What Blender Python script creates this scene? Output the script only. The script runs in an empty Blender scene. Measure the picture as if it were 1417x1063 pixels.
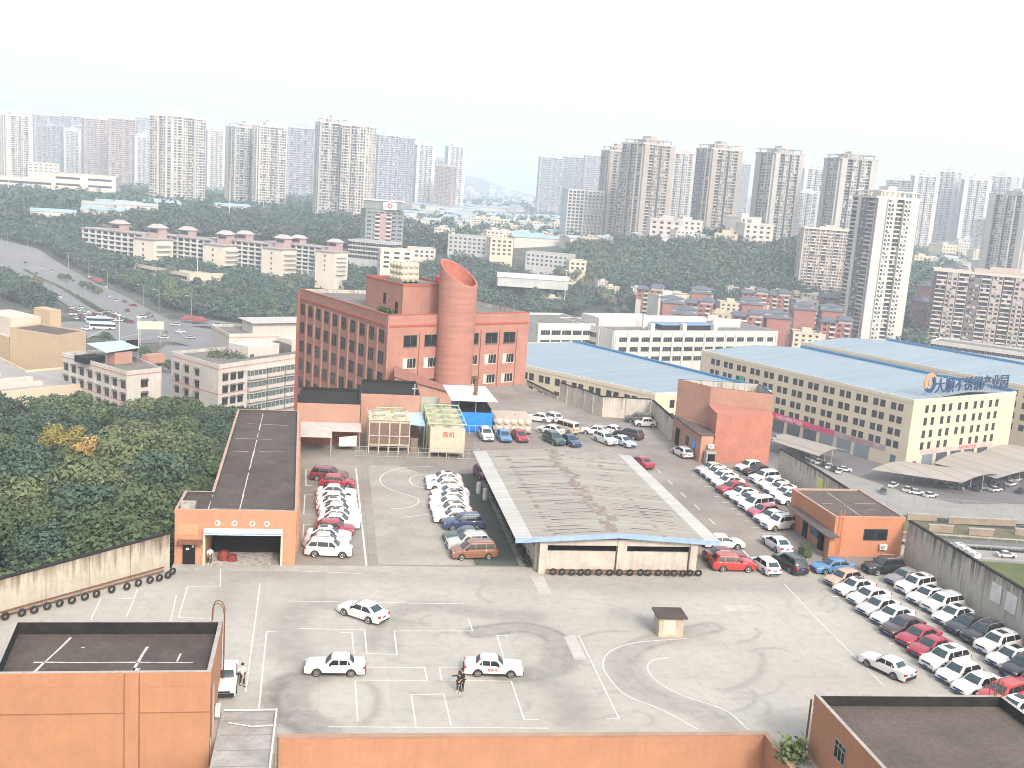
import bpy, math, random
import numpy as np
from mathutils import Vector, Matrix
random.seed(7); RNG = np.random.RandomState(5)
SC = bpy.context.scene; COL = SC.collection
R = math.radians

# ------------------------------------------------------------------ survey of the place (camera pose + point finding)
FPX = 1440.0; ROLL = R(4.1); HC = 37.0; PIT = math.atan(268.5/FPX); AZ = R(10.0)
def _axes():
    sa, ca, sp, cp = math.sin(AZ), math.cos(AZ), math.sin(PIT), math.cos(PIT)
    F = Vector((sa*cp, ca*cp, -sp)); R0 = Vector((ca, -sa, 0)); U0 = Vector((sa*sp, ca*sp, cp))
    return F, R0*math.cos(ROLL)+U0*math.sin(ROLL), U0*math.cos(ROLL)-R0*math.sin(ROLL)
AF, AR, AU = _axes(); CAM = Vector((0, 0, HC))
def ray(px, py): return AF*FPX + AR*(px-708.5) - AU*(py-531.5)
def P(px, py, z=0.0):                       # survey point at height z
    d = ray(px, py); t = (z-HC)/d.z
    return Vector((d.x*t, d.y*t, z))
def PZ(px, py, Z):                          # survey point at distance Z
    return CAM + ray(px, py)*(Z/FPX)
def top_at(x, y, py):
    lo, hi = -200.0, 900.0
    for _ in range(50):
        m = (lo+hi)/2; v = Vector((x, y, m))-CAM
        yy = 531.5-FPX*v.dot(AU)/v.dot(AF)
        if yy > py: lo = m
        else: hi = m
    return lo
def smooth(t): t = min(1, max(0, t)); return t*t*(3-2*t)

# ------------------------------------------------------------------ terrain height
def T(x, y):
    D = .985*y+.17*x
    h = -40+33*smooth((D-640)/260.)
    if D > 640: h += 1.6*math.sin(x*.011+1)*math.sin(y*.013)*smooth((D-640)/100.)
    if D > 4200:                                        # far hills
        k = smooth((D-4200)/1200.)
        h += k*(45+42*math.sin(x*.0012+2.1)+45*math.sin(x*.0031+.6)+14*math.sin(x*.011)+8*math.sin(x*.027+2))
    hl = -10-(y-100)*.13
    k = smooth((300-y)/45.)*smooth((6-x)/10.)*smooth((y+200)/150.)
    if x < 8: h = h*(1-k)+max(hl, -34)*k
    # wooded knoll below the towers
    g = math.exp(-(((x-330)/120.)**2+((y-820)/75.)**2)); h += 16*g
    return h
def PT(px, py):                             # survey point on the terrain
    d = ray(px, py); t = .02
    p = CAM
    while t < 6:
        q = CAM+d*t
        if q.z < T(q.x, q.y): break
        p = q; t *= 1.01
    lo, hi = t/1.01, t
    for _ in range(30):
        m = (lo+hi)/2; q = CAM+d*m
        if q.z < T(q.x, q.y): hi = m
        else: lo = m
    q = CAM+d*lo
    return Vector((q.x, q.y, T(q.x, q.y)))

# ------------------------------------------------------------------ materials
MATS = {}
def nodes(name):
    m = bpy.data.materials.new(name); m.use_nodes = True
    nt = m.node_tree; b = nt.nodes['Principled BSDF']; return m, nt, b
def N(nt, t, **k):
    n = nt.nodes.new(t)
    for a, v in k.items():
        if a in n.inputs.keys() if isinstance(a, str) and not hasattr(n, a) else False: n.inputs[a].default_value = v
        else: setattr(n, a, v)
    return n
def lk(nt, a, b): nt.links.new(a, b)
def math_(nt, op, a, b=None, c=None):
    n = nt.nodes.new('ShaderNodeMath'); n.operation = op
    for i, v in enumerate((a, b, c)):
        if v is None: continue
        if isinstance(v, (int, float)): n.inputs[i].default_value = v
        else: lk(nt, v, n.inputs[i])
    return n.outputs[0]
def mixc(nt, f, a, b, blend='MIX'):
    n = nt.nodes.new('ShaderNodeMix'); n.data_type = 'RGBA'; n.blend_type = blend
    for s, v in ((n.inputs[0], f), (n.inputs[6], a), (n.inputs[7], b)):
        if isinstance(v, (int, float)): s.default_value = v
        elif isinstance(v, tuple): s.default_value = (*v[:3], 1)
        else: lk(nt, v, s)
    return n.outputs[2]
def noise(nt, vec, scale, detail=3, rough=.55):
    n = nt.nodes.new('ShaderNodeTexNoise'); n.inputs['Scale'].default_value = scale
    n.inputs['Detail'].default_value = detail; n.inputs['Roughness'].default_value = rough
    if vec is not None: lk(nt, vec, n.inputs['Vector'])
    return n.outputs[0]
def pos(nt, sx=1, sy=1, sz=1, obj=False):
    if obj: g = nt.nodes.new('ShaderNodeTexCoord').outputs['Object']
    else: g = nt.nodes.new('ShaderNodeNewGeometry').outputs['Position']
    m = nt.nodes.new('ShaderNodeMapping'); m.inputs['Scale'].default_value = (sx, sy, sz)
    lk(nt, g, m.inputs[0]); return m.outputs[0]
def ramp(nt, f, a, b, lo=0., hi=1.):
    n = nt.nodes.new('ShaderNodeMapRange'); n.inputs[1].default_value = a; n.inputs[2].default_value = b
    n.inputs[3].default_value = lo; n.inputs[4].default_value = hi; lk(nt, f, n.inputs[0]); return n.outputs[0]
def M(name, col, rough=.8, var=.12, sc=.6, spec=.3, metal=0., streak=0., streakcol=(.06, .055, .05), fine=0., bump=0., obj=False, alpha=None, coat=0.):
    if name in MATS: return MATS[name]
    m, nt, b = nodes(name)
    b.inputs['Roughness'].default_value = rough; b.inputs['Metallic'].default_value = metal
    b.inputs['Specular IOR Level'].default_value = spec
    b.inputs['Coat Weight'].default_value = coat
    c = tuple(col)
    if var or fine:
        p = pos(nt, obj=obj)
        n = noise(nt, p, sc, 4, .6)
        lo = tuple(x*(1-var) for x in c); hi = tuple(min(1, x*(1+var)) for x in c)
        out = mixc(nt, ramp(nt, n, .3, .7), lo, hi)
        if fine:
            n2 = noise(nt, p, sc*9, 6, .75)
            out = mixc(nt, ramp(nt, n2, .35, .7, 0, fine), out, tuple(x*.55 for x in c))
            n5 = noise(nt, p, 2.6, 6, .8)
            out = mixc(nt, ramp(nt, n5, .42, .75, 0, min(.8, fine*1.6)), out, tuple(x*.62 for x in c)); out = mixc(nt, ramp(nt, n5, .5, .25, 0, min(.5, fine)), out, tuple(min(1, x*1.25) for x in c))
        if streak:
            ps = pos(nt, 1.3, 1.3, .09, obj=obj); n3 = noise(nt, ps, 1.6, 5, .65)
            out = mixc(nt, ramp(nt, n3, .48, .72, 0, streak), out, streakcol)
        lk(nt, out, b.inputs['Base Color'])
    else: b.inputs['Base Color'].default_value = (*c, 1)
    if bump:
        bn = nt.nodes.new('ShaderNodeBump'); bn.inputs['Strength'].default_value = bump; bn.inputs['Distance'].default_value = .02
        lk(nt, noise(nt, pos(nt, obj=obj), 6, 4), bn.inputs['Height']); lk(nt, bn.outputs[0], b.inputs['Normal'])
    MATS[name] = m; return m
def Mribs(name, col, dirx, diry, period, dark=.25, rough=.5, dirt=.15, dirtcol=None, joint=0., jcol=(.1, .1, .1)):
    """sheet roofing: ribs across (dirx,diry), sheet joints the other way, weathering"""
    if name in MATS: return MATS[name]
    m, nt, b = nodes(name); b.inputs['Roughness'].default_value = rough; b.inputs['Specular IOR Level'].default_value = .3
    p = pos(nt)
    d = nt.nodes.new('ShaderNodeVectorMath'); d.operation = 'DOT_PRODUCT'; d.inputs[1].default_value = (dirx, diry, 0); lk(nt, p, d.inputs[0])
    s = math_(nt, 'MULTIPLY', d.outputs['Value'], 1/period)
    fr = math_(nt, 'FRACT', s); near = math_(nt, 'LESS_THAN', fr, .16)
    row = math_(nt, 'FLOOR', s)
    wn = nt.nodes.new('ShaderNodeTexWhiteNoise'); wn.noise_dimensions = '1D'; lk(nt, row, wn.inputs['W'])
    base = mixc(nt, ramp(nt, wn.outputs[0], 0, 1), tuple(x*.9 for x in col), tuple(min(1, x*1.06) for x in col))
    n = noise(nt, p, .12, 5, .65)
    base = mixc(nt, ramp(nt, n, .45, .75, 0, dirt*2), base, dirtcol or tuple(x*.6 for x in col))
    n2 = noise(nt, pos(nt, 1, 1, 1), 2.2, 4, .7)
    base = mixc(nt, ramp(nt, n2, .5, .8, 0, dirt), base, tuple(x*.7 for x in col))
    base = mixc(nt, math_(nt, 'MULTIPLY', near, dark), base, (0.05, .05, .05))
    if joint:
        d2 = nt.nodes.new('ShaderNodeVectorMath'); d2.operation = 'DOT_PRODUCT'; d2.inputs[1].default_value = (-diry, dirx, 0); lk(nt, p, d2.inputs[0])
        s2 = math_(nt, 'MULTIPLY', d2.outputs['Value'], 1/joint); f2 = math_(nt, 'FRACT', s2)
        br = noise(nt, pos(nt, .12, 1.2, 1), 1.3, 3, .6)
        base = mixc(nt, math_(nt, 'MULTIPLY', math_(nt, 'LESS_THAN', f2, .1), ramp(nt, br, .5, .62, 0, .85)), base, jcol)
    lk(nt, base, b.inputs['Base Color'])
    bn = nt.nodes.new('ShaderNodeBump'); bn.inputs['Strength'].default_value = .5; bn.inputs['Distance'].default_value = .05
    lk(nt, fr, bn.inputs['Height']); lk(nt, bn.outputs[0], b.inputs['Normal'])
    MATS[name] = m; return m

# ------------------------------------------------------------------ objects
def setp(o, label=None, cat=None, group=None, kind=None):
    if label: o['label'] = label
    if cat: o['category'] = cat
    if group: o['group'] = group
    if kind: o['kind'] = kind
    return o
def thing(name, label, cat, loc=(0, 0, 0), rz=0, group=None):
    o = bpy.data.objects.new(name, None); COL.objects.link(o); o.location = loc; o.rotation_euler = (0, 0, rz)
    o.empty_display_size = .3
    return setp(o, label, cat, group)
def link(name, me, parent=None, loc=None, rz=None, **k):
    o = bpy.data.objects.new(name, me); COL.objects.link(o)
    if parent is not None: o.parent = parent
    if loc is not None: o.location = loc
    if rz is not None: o.rotation_euler = (0, 0, rz)
    if k: setp(o, **k)
    return o
def kids(root):
    return [(c, kids(c)) for c in root.children]
def copy_tree(root, loc=None, rz=None, label=None, group=None, scale=None, tree=None):
    tree = kids(root) if tree is None else tree
    def cp(o, sub, par):
        c = o.copy(); COL.objects.link(c)
        if par is not None: c.parent = par
        for a, b in sub: cp(a, b, c)
        return c
    c = cp(root, tree, None)
    if loc is not None: c.location = loc
    if rz is not None: c.rotation_euler = (0, 0, rz)
    if scale is not None: c.scale = scale if hasattr(scale, '__len__') else (scale,)*3
    if label: c['label'] = label
    if group: c['group'] = group
    return c
class MB:
    def __init__(s): s.v = []; s.f = []; s.m = []
    def face(s, pts, m=0):
        n = len(s.v); s.v += [tuple(p) for p in pts]; s.f.append(tuple(range(n, n+len(pts)))); s.m.append(m)
    def box(s, x0, x1, y0, y1, z0, z1, m=0, mt=None):
        n = len(s.v); s.v += [(x, y, z) for z in (z0, z1) for x, y in ((x0, y0), (x1, y0), (x1, y1), (x0, y1))]
        F = [(0, 3, 2, 1), (4, 5, 6, 7), (0, 1, 5, 4), (1, 2, 6, 5), (2, 3, 7, 6), (3, 0, 4, 7)]
        s.f += [tuple(n+i for i in q) for q in F]; s.m += [m, m if mt is None else mt, m, m, m, m]
    def prism(s, poly, z0, z1, m=0, mt=None, bottom=True):
        n = len(s.v); k = len(poly)
        z0s = z0 if hasattr(z0, '__len__') else [z0]*k; z1s = z1 if hasattr(z1, '__len__') else [z1]*k
        s.v += [(p[0], p[1], a) for p, a in zip(poly, z0s)]+[(p[0], p[1], a) for p, a in zip(poly, z1s)]
        for i in range(k):
            j = (i+1) % k; s.f.append((n+i, n+j, n+k+j, n+k+i)); s.m.append(m)
        s.f.append(tuple(n+k+i for i in range(k))); s.m.append(m if mt is None else mt)
        if bottom: s.f.append(tuple(n+k-1-i for i in range(k))); s.m.append(m)
    def ring(s, outer, inner, z0, z1, m=0, mi=None, mt=None):
        n = len(s.v); k = len(outer); mi = m if mi is None else mi; mt = m if mt is None else mt
        for z in (z0, z1): s.v += [(p[0], p[1], z) for p in outer]+[(p[0], p[1], z) for p in inner]
        for i in range(k):
            j = (i+1) % k
            s.f.append((n+i, n+j, n+2*k+j, n+2*k+i)); s.m.append(m)
            s.f.append((n+k+j, n+k+i, n+3*k+i, n+3*k+j)); s.m.append(mi)
            s.f.append((n+2*k+i, n+2*k+j, n+3*k+j, n+3*k+i)); s.m.append(mt)
            s.f.append((n+j, n+i, n+k+i, n+k+j)); s.m.append(m)
    def bar(s, a, b, w, h=None, m=0):
        """square bar from a to b"""
        a = Vector(a); b = Vector(b); h = w if h is None else h; d = (b-a).normalized()
        up = Vector((0, 0, 1)) if abs(d.z) < .95 else Vector((1, 0, 0))
        x = d.cross(up).normalized()*w/2; y = x.cross(d).normalized()*h/2
        n = len(s.v)
        for c in (a, b): s.v += [tuple(c+x*i+y*j) for i, j in ((-1, -1), (1, -1), (1, 1), (-1, 1))]
        F = [(0, 1, 2, 3), (7, 6, 5, 4), (0, 4, 5, 1), (1, 5, 6, 2), (2, 6, 7, 3), (3, 7, 4, 0)]
        s.f += [tuple(n+i for i in q) for q in F]; s.m += [m]*6
    def tube(s, pts, r, n=8, m=0, cap=True):
        rs = r if hasattr(r, '__len__') else [r]*len(pts); pts = [Vector(p) for p in pts]; b0 = len(s.v)
        prev = None
        for i, p in enumerate(pts):
            d = ((pts[i+1] if i < len(pts)-1 else p)-(pts[i-1] if i else p)).normalized()
            if prev is None: x = d.cross(Vector((0, 0, 1)) if abs(d.z) < .9 else Vector((1, 0, 0))).normalized()
            else: x = (prev-d*prev.dot(d)).normalized()
            prev = x; y = d.cross(x)
            s.v += [tuple(p+(x*math.cos(t)+y*math.sin(t))*rs[i]) for t in [2*math.pi*k/n for k in range(n)]]
        for i in range(len(pts)-1):
            for k in range(n):
                k2 = (k+1) % n; s.f.append((b0+i*n+k, b0+i*n+k2, b0+(i+1)*n+k2, b0+(i+1)*n+k)); s.m.append(m)
        if cap:
            s.f.append(tuple(b0+n-1-k for k in range(n))); s.m.append(m)
            e = b0+(len(pts)-1)*n; s.f.append(tuple(e+k for k in range(n))); s.m.append(m)
    def lathe(s, prof, n=24, c=(0, 0, 0), axis='z', m=0):
        b0 = len(s.v)
        for r_, h in prof:
            for k in range(n):
                t = 2*math.pi*k/n; a, b = r_*math.cos(t), r_*math.sin(t)
                q = (a, b, h) if axis == 'z' else ((a, h, b) if axis == 'y' else (h, a, b))
                s.v.append((q[0]+c[0], q[1]+c[1], q[2]+c[2]))
        for i in range(len(prof)-1):
            for k in range(n):
                k2 = (k+1) % n; q = (b0+i*n+k, b0+i*n+k2, b0+(i+1)*n+k2, b0+(i+1)*n+k)
                s.f.append(q if axis != 'y' else q[::-1]); s.m.append(m)
    def mesh(s, name, mats, smooth=None):
        me = bpy.data.meshes.new(name); me.from_pydata(s.v, [], s.f)
        for m in (mats if isinstance(mats, (list, tuple)) else [mats]): me.materials.append(m)
        me.polygons.foreach_set('material_index', s.m)
        if smooth is not None:
            me.polygons.foreach_set('use_smooth', [True]*len(me.polygons)); me.update()
            me.set_sharp_from_angle(angle=R(smooth))
        me.update(); return me
    def build(s, name, mats, parent=None, loc=None, rz=None, smooth=None, **k):
        return link(name, s.mesh(name, mats, smooth), parent, loc, rz, **k)
def inset(poly, d):
    out = []; k = len(poly)
    for i in range(k):
        a, b, c = Vector(poly[i-1][:2]), Vector(poly[i][:2]), Vector(poly[(i+1) % k][:2])
        e1 = (b-a).normalized(); e2 = (c-b).normalized()
        n1 = Vector((-e1.y, e1.x)); n2 = Vector((-e2.y, e2.x))
        s = n1+n2; den = max(.2, 1+n1.dot(n2)); out.append(tuple(b+s*(d/den)))
    return out
def ORD(i):
    W = 'first second third fourth fifth sixth seventh eighth ninth tenth eleventh twelfth thirteenth fourteenth fifteenth sixteenth seventeenth eighteenth nineteenth twentieth'.split()
    return W[i-1] if i <= 20 else 'twenty-'+W[i-21]

# ------------------------------------------------------------------ shared materials
GLASS = M('dark_window_glass', (.016, .02, .025), .15, .5, .9, spec=.3)
GLASSB = M('blue_window_glass', (.06, .1, .16), .1, .3, 1.5, spec=.6)
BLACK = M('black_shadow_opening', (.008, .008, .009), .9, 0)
STEEL = M('grey_steel', (.33, .34, .34), .5, .15, 2, metal=.3)
WHITEP = M('white_paint', (.58, .575, .56), .6, .12, 1.2, fine=.15)
CONC = M('pale_concrete', (.34, .325, .3), .9, .15, .5, fine=.3, streak=.35)
STAINED = M('stained_concrete', (.42, .405, .375), .95, .25, .35, fine=.35, streak=.8, streakcol=(.03, .03, .028))
def Mwall(name, col, h0, h1, dark=(.03, .028, .025), amt=.92, sec=.5):
    m, nt, b = nodes(name); b.inputs['Roughness'].default_value = .95; p = pos(nt)
    o_ = mixc(nt, ramp(nt, noise(nt, p, .5, 5, .65), .3, .7), tuple(x*(.8 if amt > .8 else .92) for x in col), tuple(x*1.1 for x in col))
    o_ = mixc(nt, ramp(nt, noise(nt, p, 3.5, 6, .75), .45, .75, 0, .45 if amt > .8 else .3), o_, tuple(x*.6 for x in col))
    s1 = noise(nt, pos(nt, 1.1, 1.1, .07), 1.5, 5, .7); s2 = noise(nt, pos(nt, 3, 3, .15), 1.3, 4, .7)
    sx = nt.nodes.new('ShaderNodeSeparateXYZ'); lk(nt, nt.nodes.new('ShaderNodeNewGeometry').outputs['Position'], sx.inputs[0])
    zz = ramp(nt, sx.outputs[2], h0, h1)
    k = math_(nt, 'ADD', math_(nt, 'MULTIPLY', zz, .34), s1); o_ = mixc(nt, ramp(nt, k, .66, .92, 0, amt), o_, dark)
    o_ = mixc(nt, ramp(nt, s2, .52, .75, 0, sec), o_, tuple(x*.45 for x in col))
    lk(nt, o_, b.inputs['Base Color']); MATS[name] = m; return m
WALLM = Mwall('top_stained_wall', (.44, .415, .365), 1.0, 5.0); WALLC = Mwall('top_stained_cream_wall', (.42, .385, .32), .8, 3.4, (.10, .055, .035))
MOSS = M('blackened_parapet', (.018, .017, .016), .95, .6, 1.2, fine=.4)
ROOFD = M('dark_bitumen_roof', (.082, .068, .060), .95, .4, .3, fine=.6)
ORANGE = M('orange_render', (.42, .22, .135), .9, .1, .25, fine=.2, streak=.2, streakcol=(.25, .11, .06))
SALMON = M('salmon_render', (.38, .22, .17), .9, .1, .3, fine=.2, streak=.25, streakcol=(.25, .13, .09))
BRICK = M('salmon_brick', (.37, .19, .152), .9, .12, .3, fine=.35, streak=.2, streakcol=(.2, .08, .06))
BRICKR = M('red_brick', (.40, .17, .125), .9, .15, .4, fine=.4)
CREAM = M('cream_render', (.52, .45, .335), .85, .06, .08, fine=.05, streak=.1, streakcol=(.4, .33, .25))
TILEW = M('white_tile_wall', (.52, .50, .47), .7, .1, .2, fine=.15, streak=.35, streakcol=(.3, .27, .24))
RUBBER = M('black_rubber', (.025, .025, .026), .8, .3, 4)
PAINTW = M('white_road_paint', (.56, .555, .53), .8, .25, 1.5, fine=.6)
RUST = M('rusty_steel', (.16, .075, .045), .85, .3, 2)
BARK = M('brown_bark', (.09, .065, .045), .95, .2, 2)
# ------------------------------------------------------------------ world, sun, camera
SUND = Vector((.22, -.76, .60)).normalized()
w = bpy.data.worlds.new('World'); SC.world = w; w.use_nodes = True
nt = w.node_tree; sky = nt.nodes.new('ShaderNodeTexSky'); sky.sky_type = 'NISHITA'; sky.sun_disc = False
sky.sun_elevation = math.asin(SUND.z); sky.sun_rotation = math.atan2(SUND.x, SUND.y)
sky.air_density = 1.0; sky.dust_density = 9.0; sky.ozone_density = .6; sky.altitude = 200
hs0 = nt.nodes.new('ShaderNodeMix'); hs0.data_type = 'RGBA'; hs0.inputs[0].default_value = .6; hs0.inputs[7].default_value = (2.5, 2.46, 2.4, 1)   # thin bright overcast veil
nt.links.new(sky.outputs[0], hs0.inputs[6]); nt.links.new(hs0.outputs[2], nt.nodes['Background'].inputs[0]); nt.nodes['Background'].inputs[1].default_value = .15
sl = bpy.data.lights.new('sun', 'SUN'); sl.energy = .85; sl.angle = R(12); sl.color = (1, .96, .91)
so = bpy.data.objects.new('sun', sl); COL.objects.link(so); so.rotation_euler = (-SUND).to_track_quat('-Z', 'Y').to_euler()
cd = bpy.data.cameras.new('camera'); cd.sensor_width = 36; cd.lens = FPX/1417*36; cd.clip_end = 30000; cd.clip_start = .5
co = bpy.data.objects.new('camera', cd); COL.objects.link(co); SC.camera = co
mw = Matrix((AR, AU, -AF)).transposed().to_4x4(); mw.translation = CAM; co.matrix_world = mw
SC.view_settings.view_transform = 'Standard'; SC.view_settings.look = 'None'; SC.view_settings.exposure = 1.86; SC.view_settings.gamma = 1
SC.cycles.use_denoising = True; SC.cycles.denoising_prefilter = 'NONE'; SC.cycles.pixel_filter_type = 'BLACKMAN_HARRIS'; SC.cycles.filter_width = 1.0; SC.cycles.sample_clamp_indirect = 4; SC.cycles.max_bounces = 6; SC.cycles.diffuse_bounces = 3; SC.cycles.volume_bounces = 1
SC.cycles.caustics_reflective = False; SC.cycles.caustics_refractive = False
# haze
hm = bpy.data.materials.new('haze'); hm.use_nodes = True; nt = hm.node_tree; nt.nodes.clear()
pv = nt.nodes.new('ShaderNodeVolumePrincipled'); pv.inputs['Density'].default_value = .00034; pv.inputs['Color'].default_value = (.76, .88, 1, 1); pv.inputs['Anisotropy'].default_value = .1
ou = nt.nodes.new('ShaderNodeOutputMaterial'); nt.links.new(pv.outputs[0], ou.inputs['Volume'])
b = MB(); b.box(-7600, 7600, -900, 8600, -62, 330); b.build('haze', hm, kind='stuff')

# ------------------------------------------------------------------ ground sheet
def span(lo, hi, c, d0, g):
    a = [c]; d = d0
    while a[-1] < hi: a.append(a[-1]+d); d *= g
    b_ = [c]; d = d0
    while b_[-1] > lo: b_.append(b_[-1]-d); d *= g
    return sorted(set(b_[1:]+a))
xs = span(-7400, 7400, 0, 9, 1.028); ys = span(-800, 8400, 150, 9, 1.022)
m, nt, bs = nodes('ground_earth_and_grass'); bs.inputs['Roughness'].default_value = .95
p = pos(nt); n1 = noise(nt, p, .006, 6, .6); n2 = noise(nt, p, .05, 5, .7)
c = mixc(nt, ramp(nt, n1, .4, .6), (.022, .034, .018), (.07, .07, .055)); c = mixc(nt, ramp(nt, n2, .5, .68), c, (.11, .105, .09))
lk(nt, c, bs.inputs['Base Color'])
me = bpy.data.meshes.new('ground'); V = [(x, y, T(x, y)) for y in ys for x in xs]; nx = len(xs)
me.from_pydata(V, [], [(j*nx+i, j*nx+i+1, (j+1)*nx+i+1, (j+1)*nx+i) for j in range(len(ys)-1) for i in range(nx-1)])
me.materials.append(m); link('ground', me, kind='structure')

# ------------------------------------------------------------------ raised yard: platform body and its surfaces
PLAT = [(-2.6, 65.3), (31.7, 64.4), (31.9, 44), (62.2, 44), (61.9, 78), (63.4, 101), (63.4, 135), (64.3, 141.5), (54, 168.3), (45.8, 168.6),
        (42.9, 176.7), (37.3, 192), (37.2, 196.2), (12, 181), (-5.2, 160), (-5.2, 142), (-12.6, 141.8), (-12.6, 103.5), (-14.1, 103.4), (-14.1, 96.2), (-46, 65.4)]
b = MB(); b.prism(PLAT, -42, -.02, 0); b.build('retaining_wall', [STAINED], label='tall stained concrete retaining wall carrying the raised car yard', cat='retaining wall')
# orange apron walls below the front edge
t = thing('apron_wall', 'orange rendered wall dropping from the front edge of the raised yard', 'wall', (-2.6, 65, 0))
def L_(t_, pts): return [(x-t_.location.x, y-t_.location.y) for x, y in pts]
APR = Mwall('apron_orange_render', (.40, .20, .115), -5, .6, (.2, .095, .055), .16, .04)
b = MB(); b.prism(L_(t, [(-2.55, 64.95), (31.35, 64.05), (31.35, 64.37), (-2.55, 65.28)]), -30, .16); b.build('front_face', APR, t)
b = MB(); b.prism(L_(t, [(31.36, 44), (31.68, 44), (31.68, 64.37), (31.36, 64.37)]), -30, .16); b.build('side_face', APR, t)
b = MB(); b.prism(L_(t, [(-2.6, 64.9), (31.72, 63.99), (31.72, 64.42), (-2.6, 65.33)]), .16, .24); b.build('coping', M('coping', (.3, .2, .15), .9), t)
b = MB(); b.prism(L_(t, [(31.3, 44), (31.72, 44), (31.72, 63.97), (31.3, 63.97)]), .16, .24); b.build('coping', MATS['coping'], t)
# training yard surface with tyre wear
ax = np.arange(-46, 62, .22); ay = np.arange(44.2, 95.8, .22)
X, Y = np.meshgrid(ax, ay); wear = np.zeros_like(X)
def cat_(pts, n=14):
    out = []; p = [Vector((q[0], q[1])) for q in pts]; p = [p[0]*2-p[1]]+p+[p[-1]*2-p[-2]]
    for i in range(1, len(p)-2):
        for k in range(n):
            t_ = k/n; a, b_, c_, d_ = p[i-1], p[i], p[i+1], p[i+2]
            out.append(.5*((2*b_)+(c_-a)*t_+(2*a-5*b_+4*c_-d_)*t_*t_+(3*b_-a-3*c_+d_)*t_**3))
    out.append(p[-2]); return out
def skid(pix, wid, s, pair=0):
    pts = cat_([P(*q) for q in pix])
    best = np.full(X.shape, 1e9)
    for a, b_ in zip(pts[:-1], pts[1:]):
        dx, dy = b_.x-a.x, b_.y-a.y; L2 = dx*dx+dy*dy+1e-9
        t_ = np.clip(((X-a.x)*dx+(Y-a.y)*dy)/L2, 0, 1); d_ = np.hypot(X-a.x-t_*dx, Y-a.y-t_*dy); best = np.minimum(best, d_)
    s = min(.6, s*1.2); wid = wid*1.25
    global wear
    wear = np.maximum(wear, s*np.exp(-(best/wid)**2))
    if pair: wear += s*.35*np.exp(-((best-pair)/.25)**2)
for dx in (0, 6, 13, 20):                                                    # left loops
    skid([(560, 862), (500, 842), (440, 832+dx*.3), (405+dx, 845), (388+dx, 868), (393+dx, 900), (415+dx, 922)], 1.0, .30)
    skid([(425+dx, 935), (395+dx, 945), (384+dx, 965), (395+dx, 990), (430+dx, 1010)], .9, .42, 1.0)
skid([(520, 858), (570, 840), (620, 840), (680, 850), (740, 853)], .9, .30, .9)
skid([(540, 850), (520, 875), (517, 895)], .8, .3); skid([(549, 862), (545, 880), (545, 900)], .6, .25)
for dx in (0, 8, 18):
    skid([(660, 875), (720, 868), (765, 880), (787-dx, 905), (775-dx, 925), (735-dx, 935), (700, 935)], .9, .33, .9)
    skid([(735, 938), (775-dx, 948), (800-dx, 970), (805-dx, 1000)], .9, .28)
for dx in (0, 10, -8):                                                       # S bend
    skid([(985, 868), (930, 880), (885, 893), (862+dx*.5, 915), (875+dx, 945), (920+dx, 968), (975+dx, 985), (1010+dx, 1012)], .85, .26, .9)
skid([(860, 850), (890, 862), (925, 884), (960, 880)], 1.4, .25); skid([(905, 868), (950, 872)], 1.0, .4)
skid([(500, 1005), (520, 985), (522, 960), (508, 945)], .3, .3); skid([(1055, 905), (1052, 930), (1030, 948), (1005, 955)], .3, .28)
skid([(245, 793), (500, 797), (740, 806), (960, 812), (1130, 812)], 1.6, .22); skid([(300, 840), (330, 800), (400, 795)], 1.2, .25)
for _ in range(34):
    cx, cy = RNG.uniform(560, 1200), RNG.uniform(815, 1000); rr = RNG.uniform(12, 60); a0 = RNG.uniform(0, 6.28)
    skid([(cx+rr*1.4*math.cos(a0+k*.35), cy+rr*.45*math.sin(a0+k*.35)) for k in range(6)], .16, RNG.uniform(.12, .30))
me = bpy.data.meshes.new('training_yard'); ny, nx = X.shape
def inpoly(x, y, poly):
    c_ = False; k = len(poly)
    for i in range(k):
        x1, y1 = poly[i][:2]; x2, y2 = poly[i-1][:2]
        if (y1 > y) != (y2 > y) and x < (x2-x1)*(y-y1)/(y2-y1)+x1: c_ = not c_
    return c_
OKP = [(-2.6, 65.3), (31.7, 64.4), (31.9, 44), (61.8, 44), (61.8, 95.9), (-14, 95.9), (-46, 65.5)]
ins = np.array([[inpoly(x, y, OKP) for x in ax] for y in ay])
idx = lambda j, i: j*nx+i
F = [(idx(j, i), idx(j, i+1), idx(j+1, i+1), idx(j+1, i)) for j in range(ny-1) for i in range(nx-1) if ins[j, i] and ins[j+1, i+1] and ins[j, i+1] and ins[j+1, i]]
me.from_pydata(np.stack([X, Y, X*0], -1).reshape(-1, 3).tolist(), [], F)
at = me.attributes.new('wear', 'FLOAT', 'POINT'); at.data.foreach_set('value', np.clip(wear, 0, 1).reshape(-1).astype(np.float32))
m, nt, bs = nodes('worn_yard_concrete'); bs.inputs['Roughness'].default_value = .85; bs.inputs['Specular IOR Level'].default_value = .25
p = pos(nt); n1 = noise(nt, p, .09, 6, .62); n2 = noise(nt, p, 1.1, 5, .7); n4 = noise(nt, pos(nt, .25, 2.2, 1), .8, 4, .7)
c = mixc(nt, ramp(nt, n1, .3, .7), (.30, .292, .264), (.375, .365, .332)); c = mixc(nt, ramp(nt, n2, .45, .8, 0, .5), c, (.22, .213, .192))
c = mixc(nt, ramp(nt, n4, .55, .8, 0, .25), c, (.22, .215, .2))
bt = nt.nodes.new('ShaderNodeTexBrick'); bt.offset = 0; bt.inputs['Scale'].default_value = 1; bt.inputs['Brick Width'].default_value = 5.2; bt.inputs['Row Height'].default_value = 6.1
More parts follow.
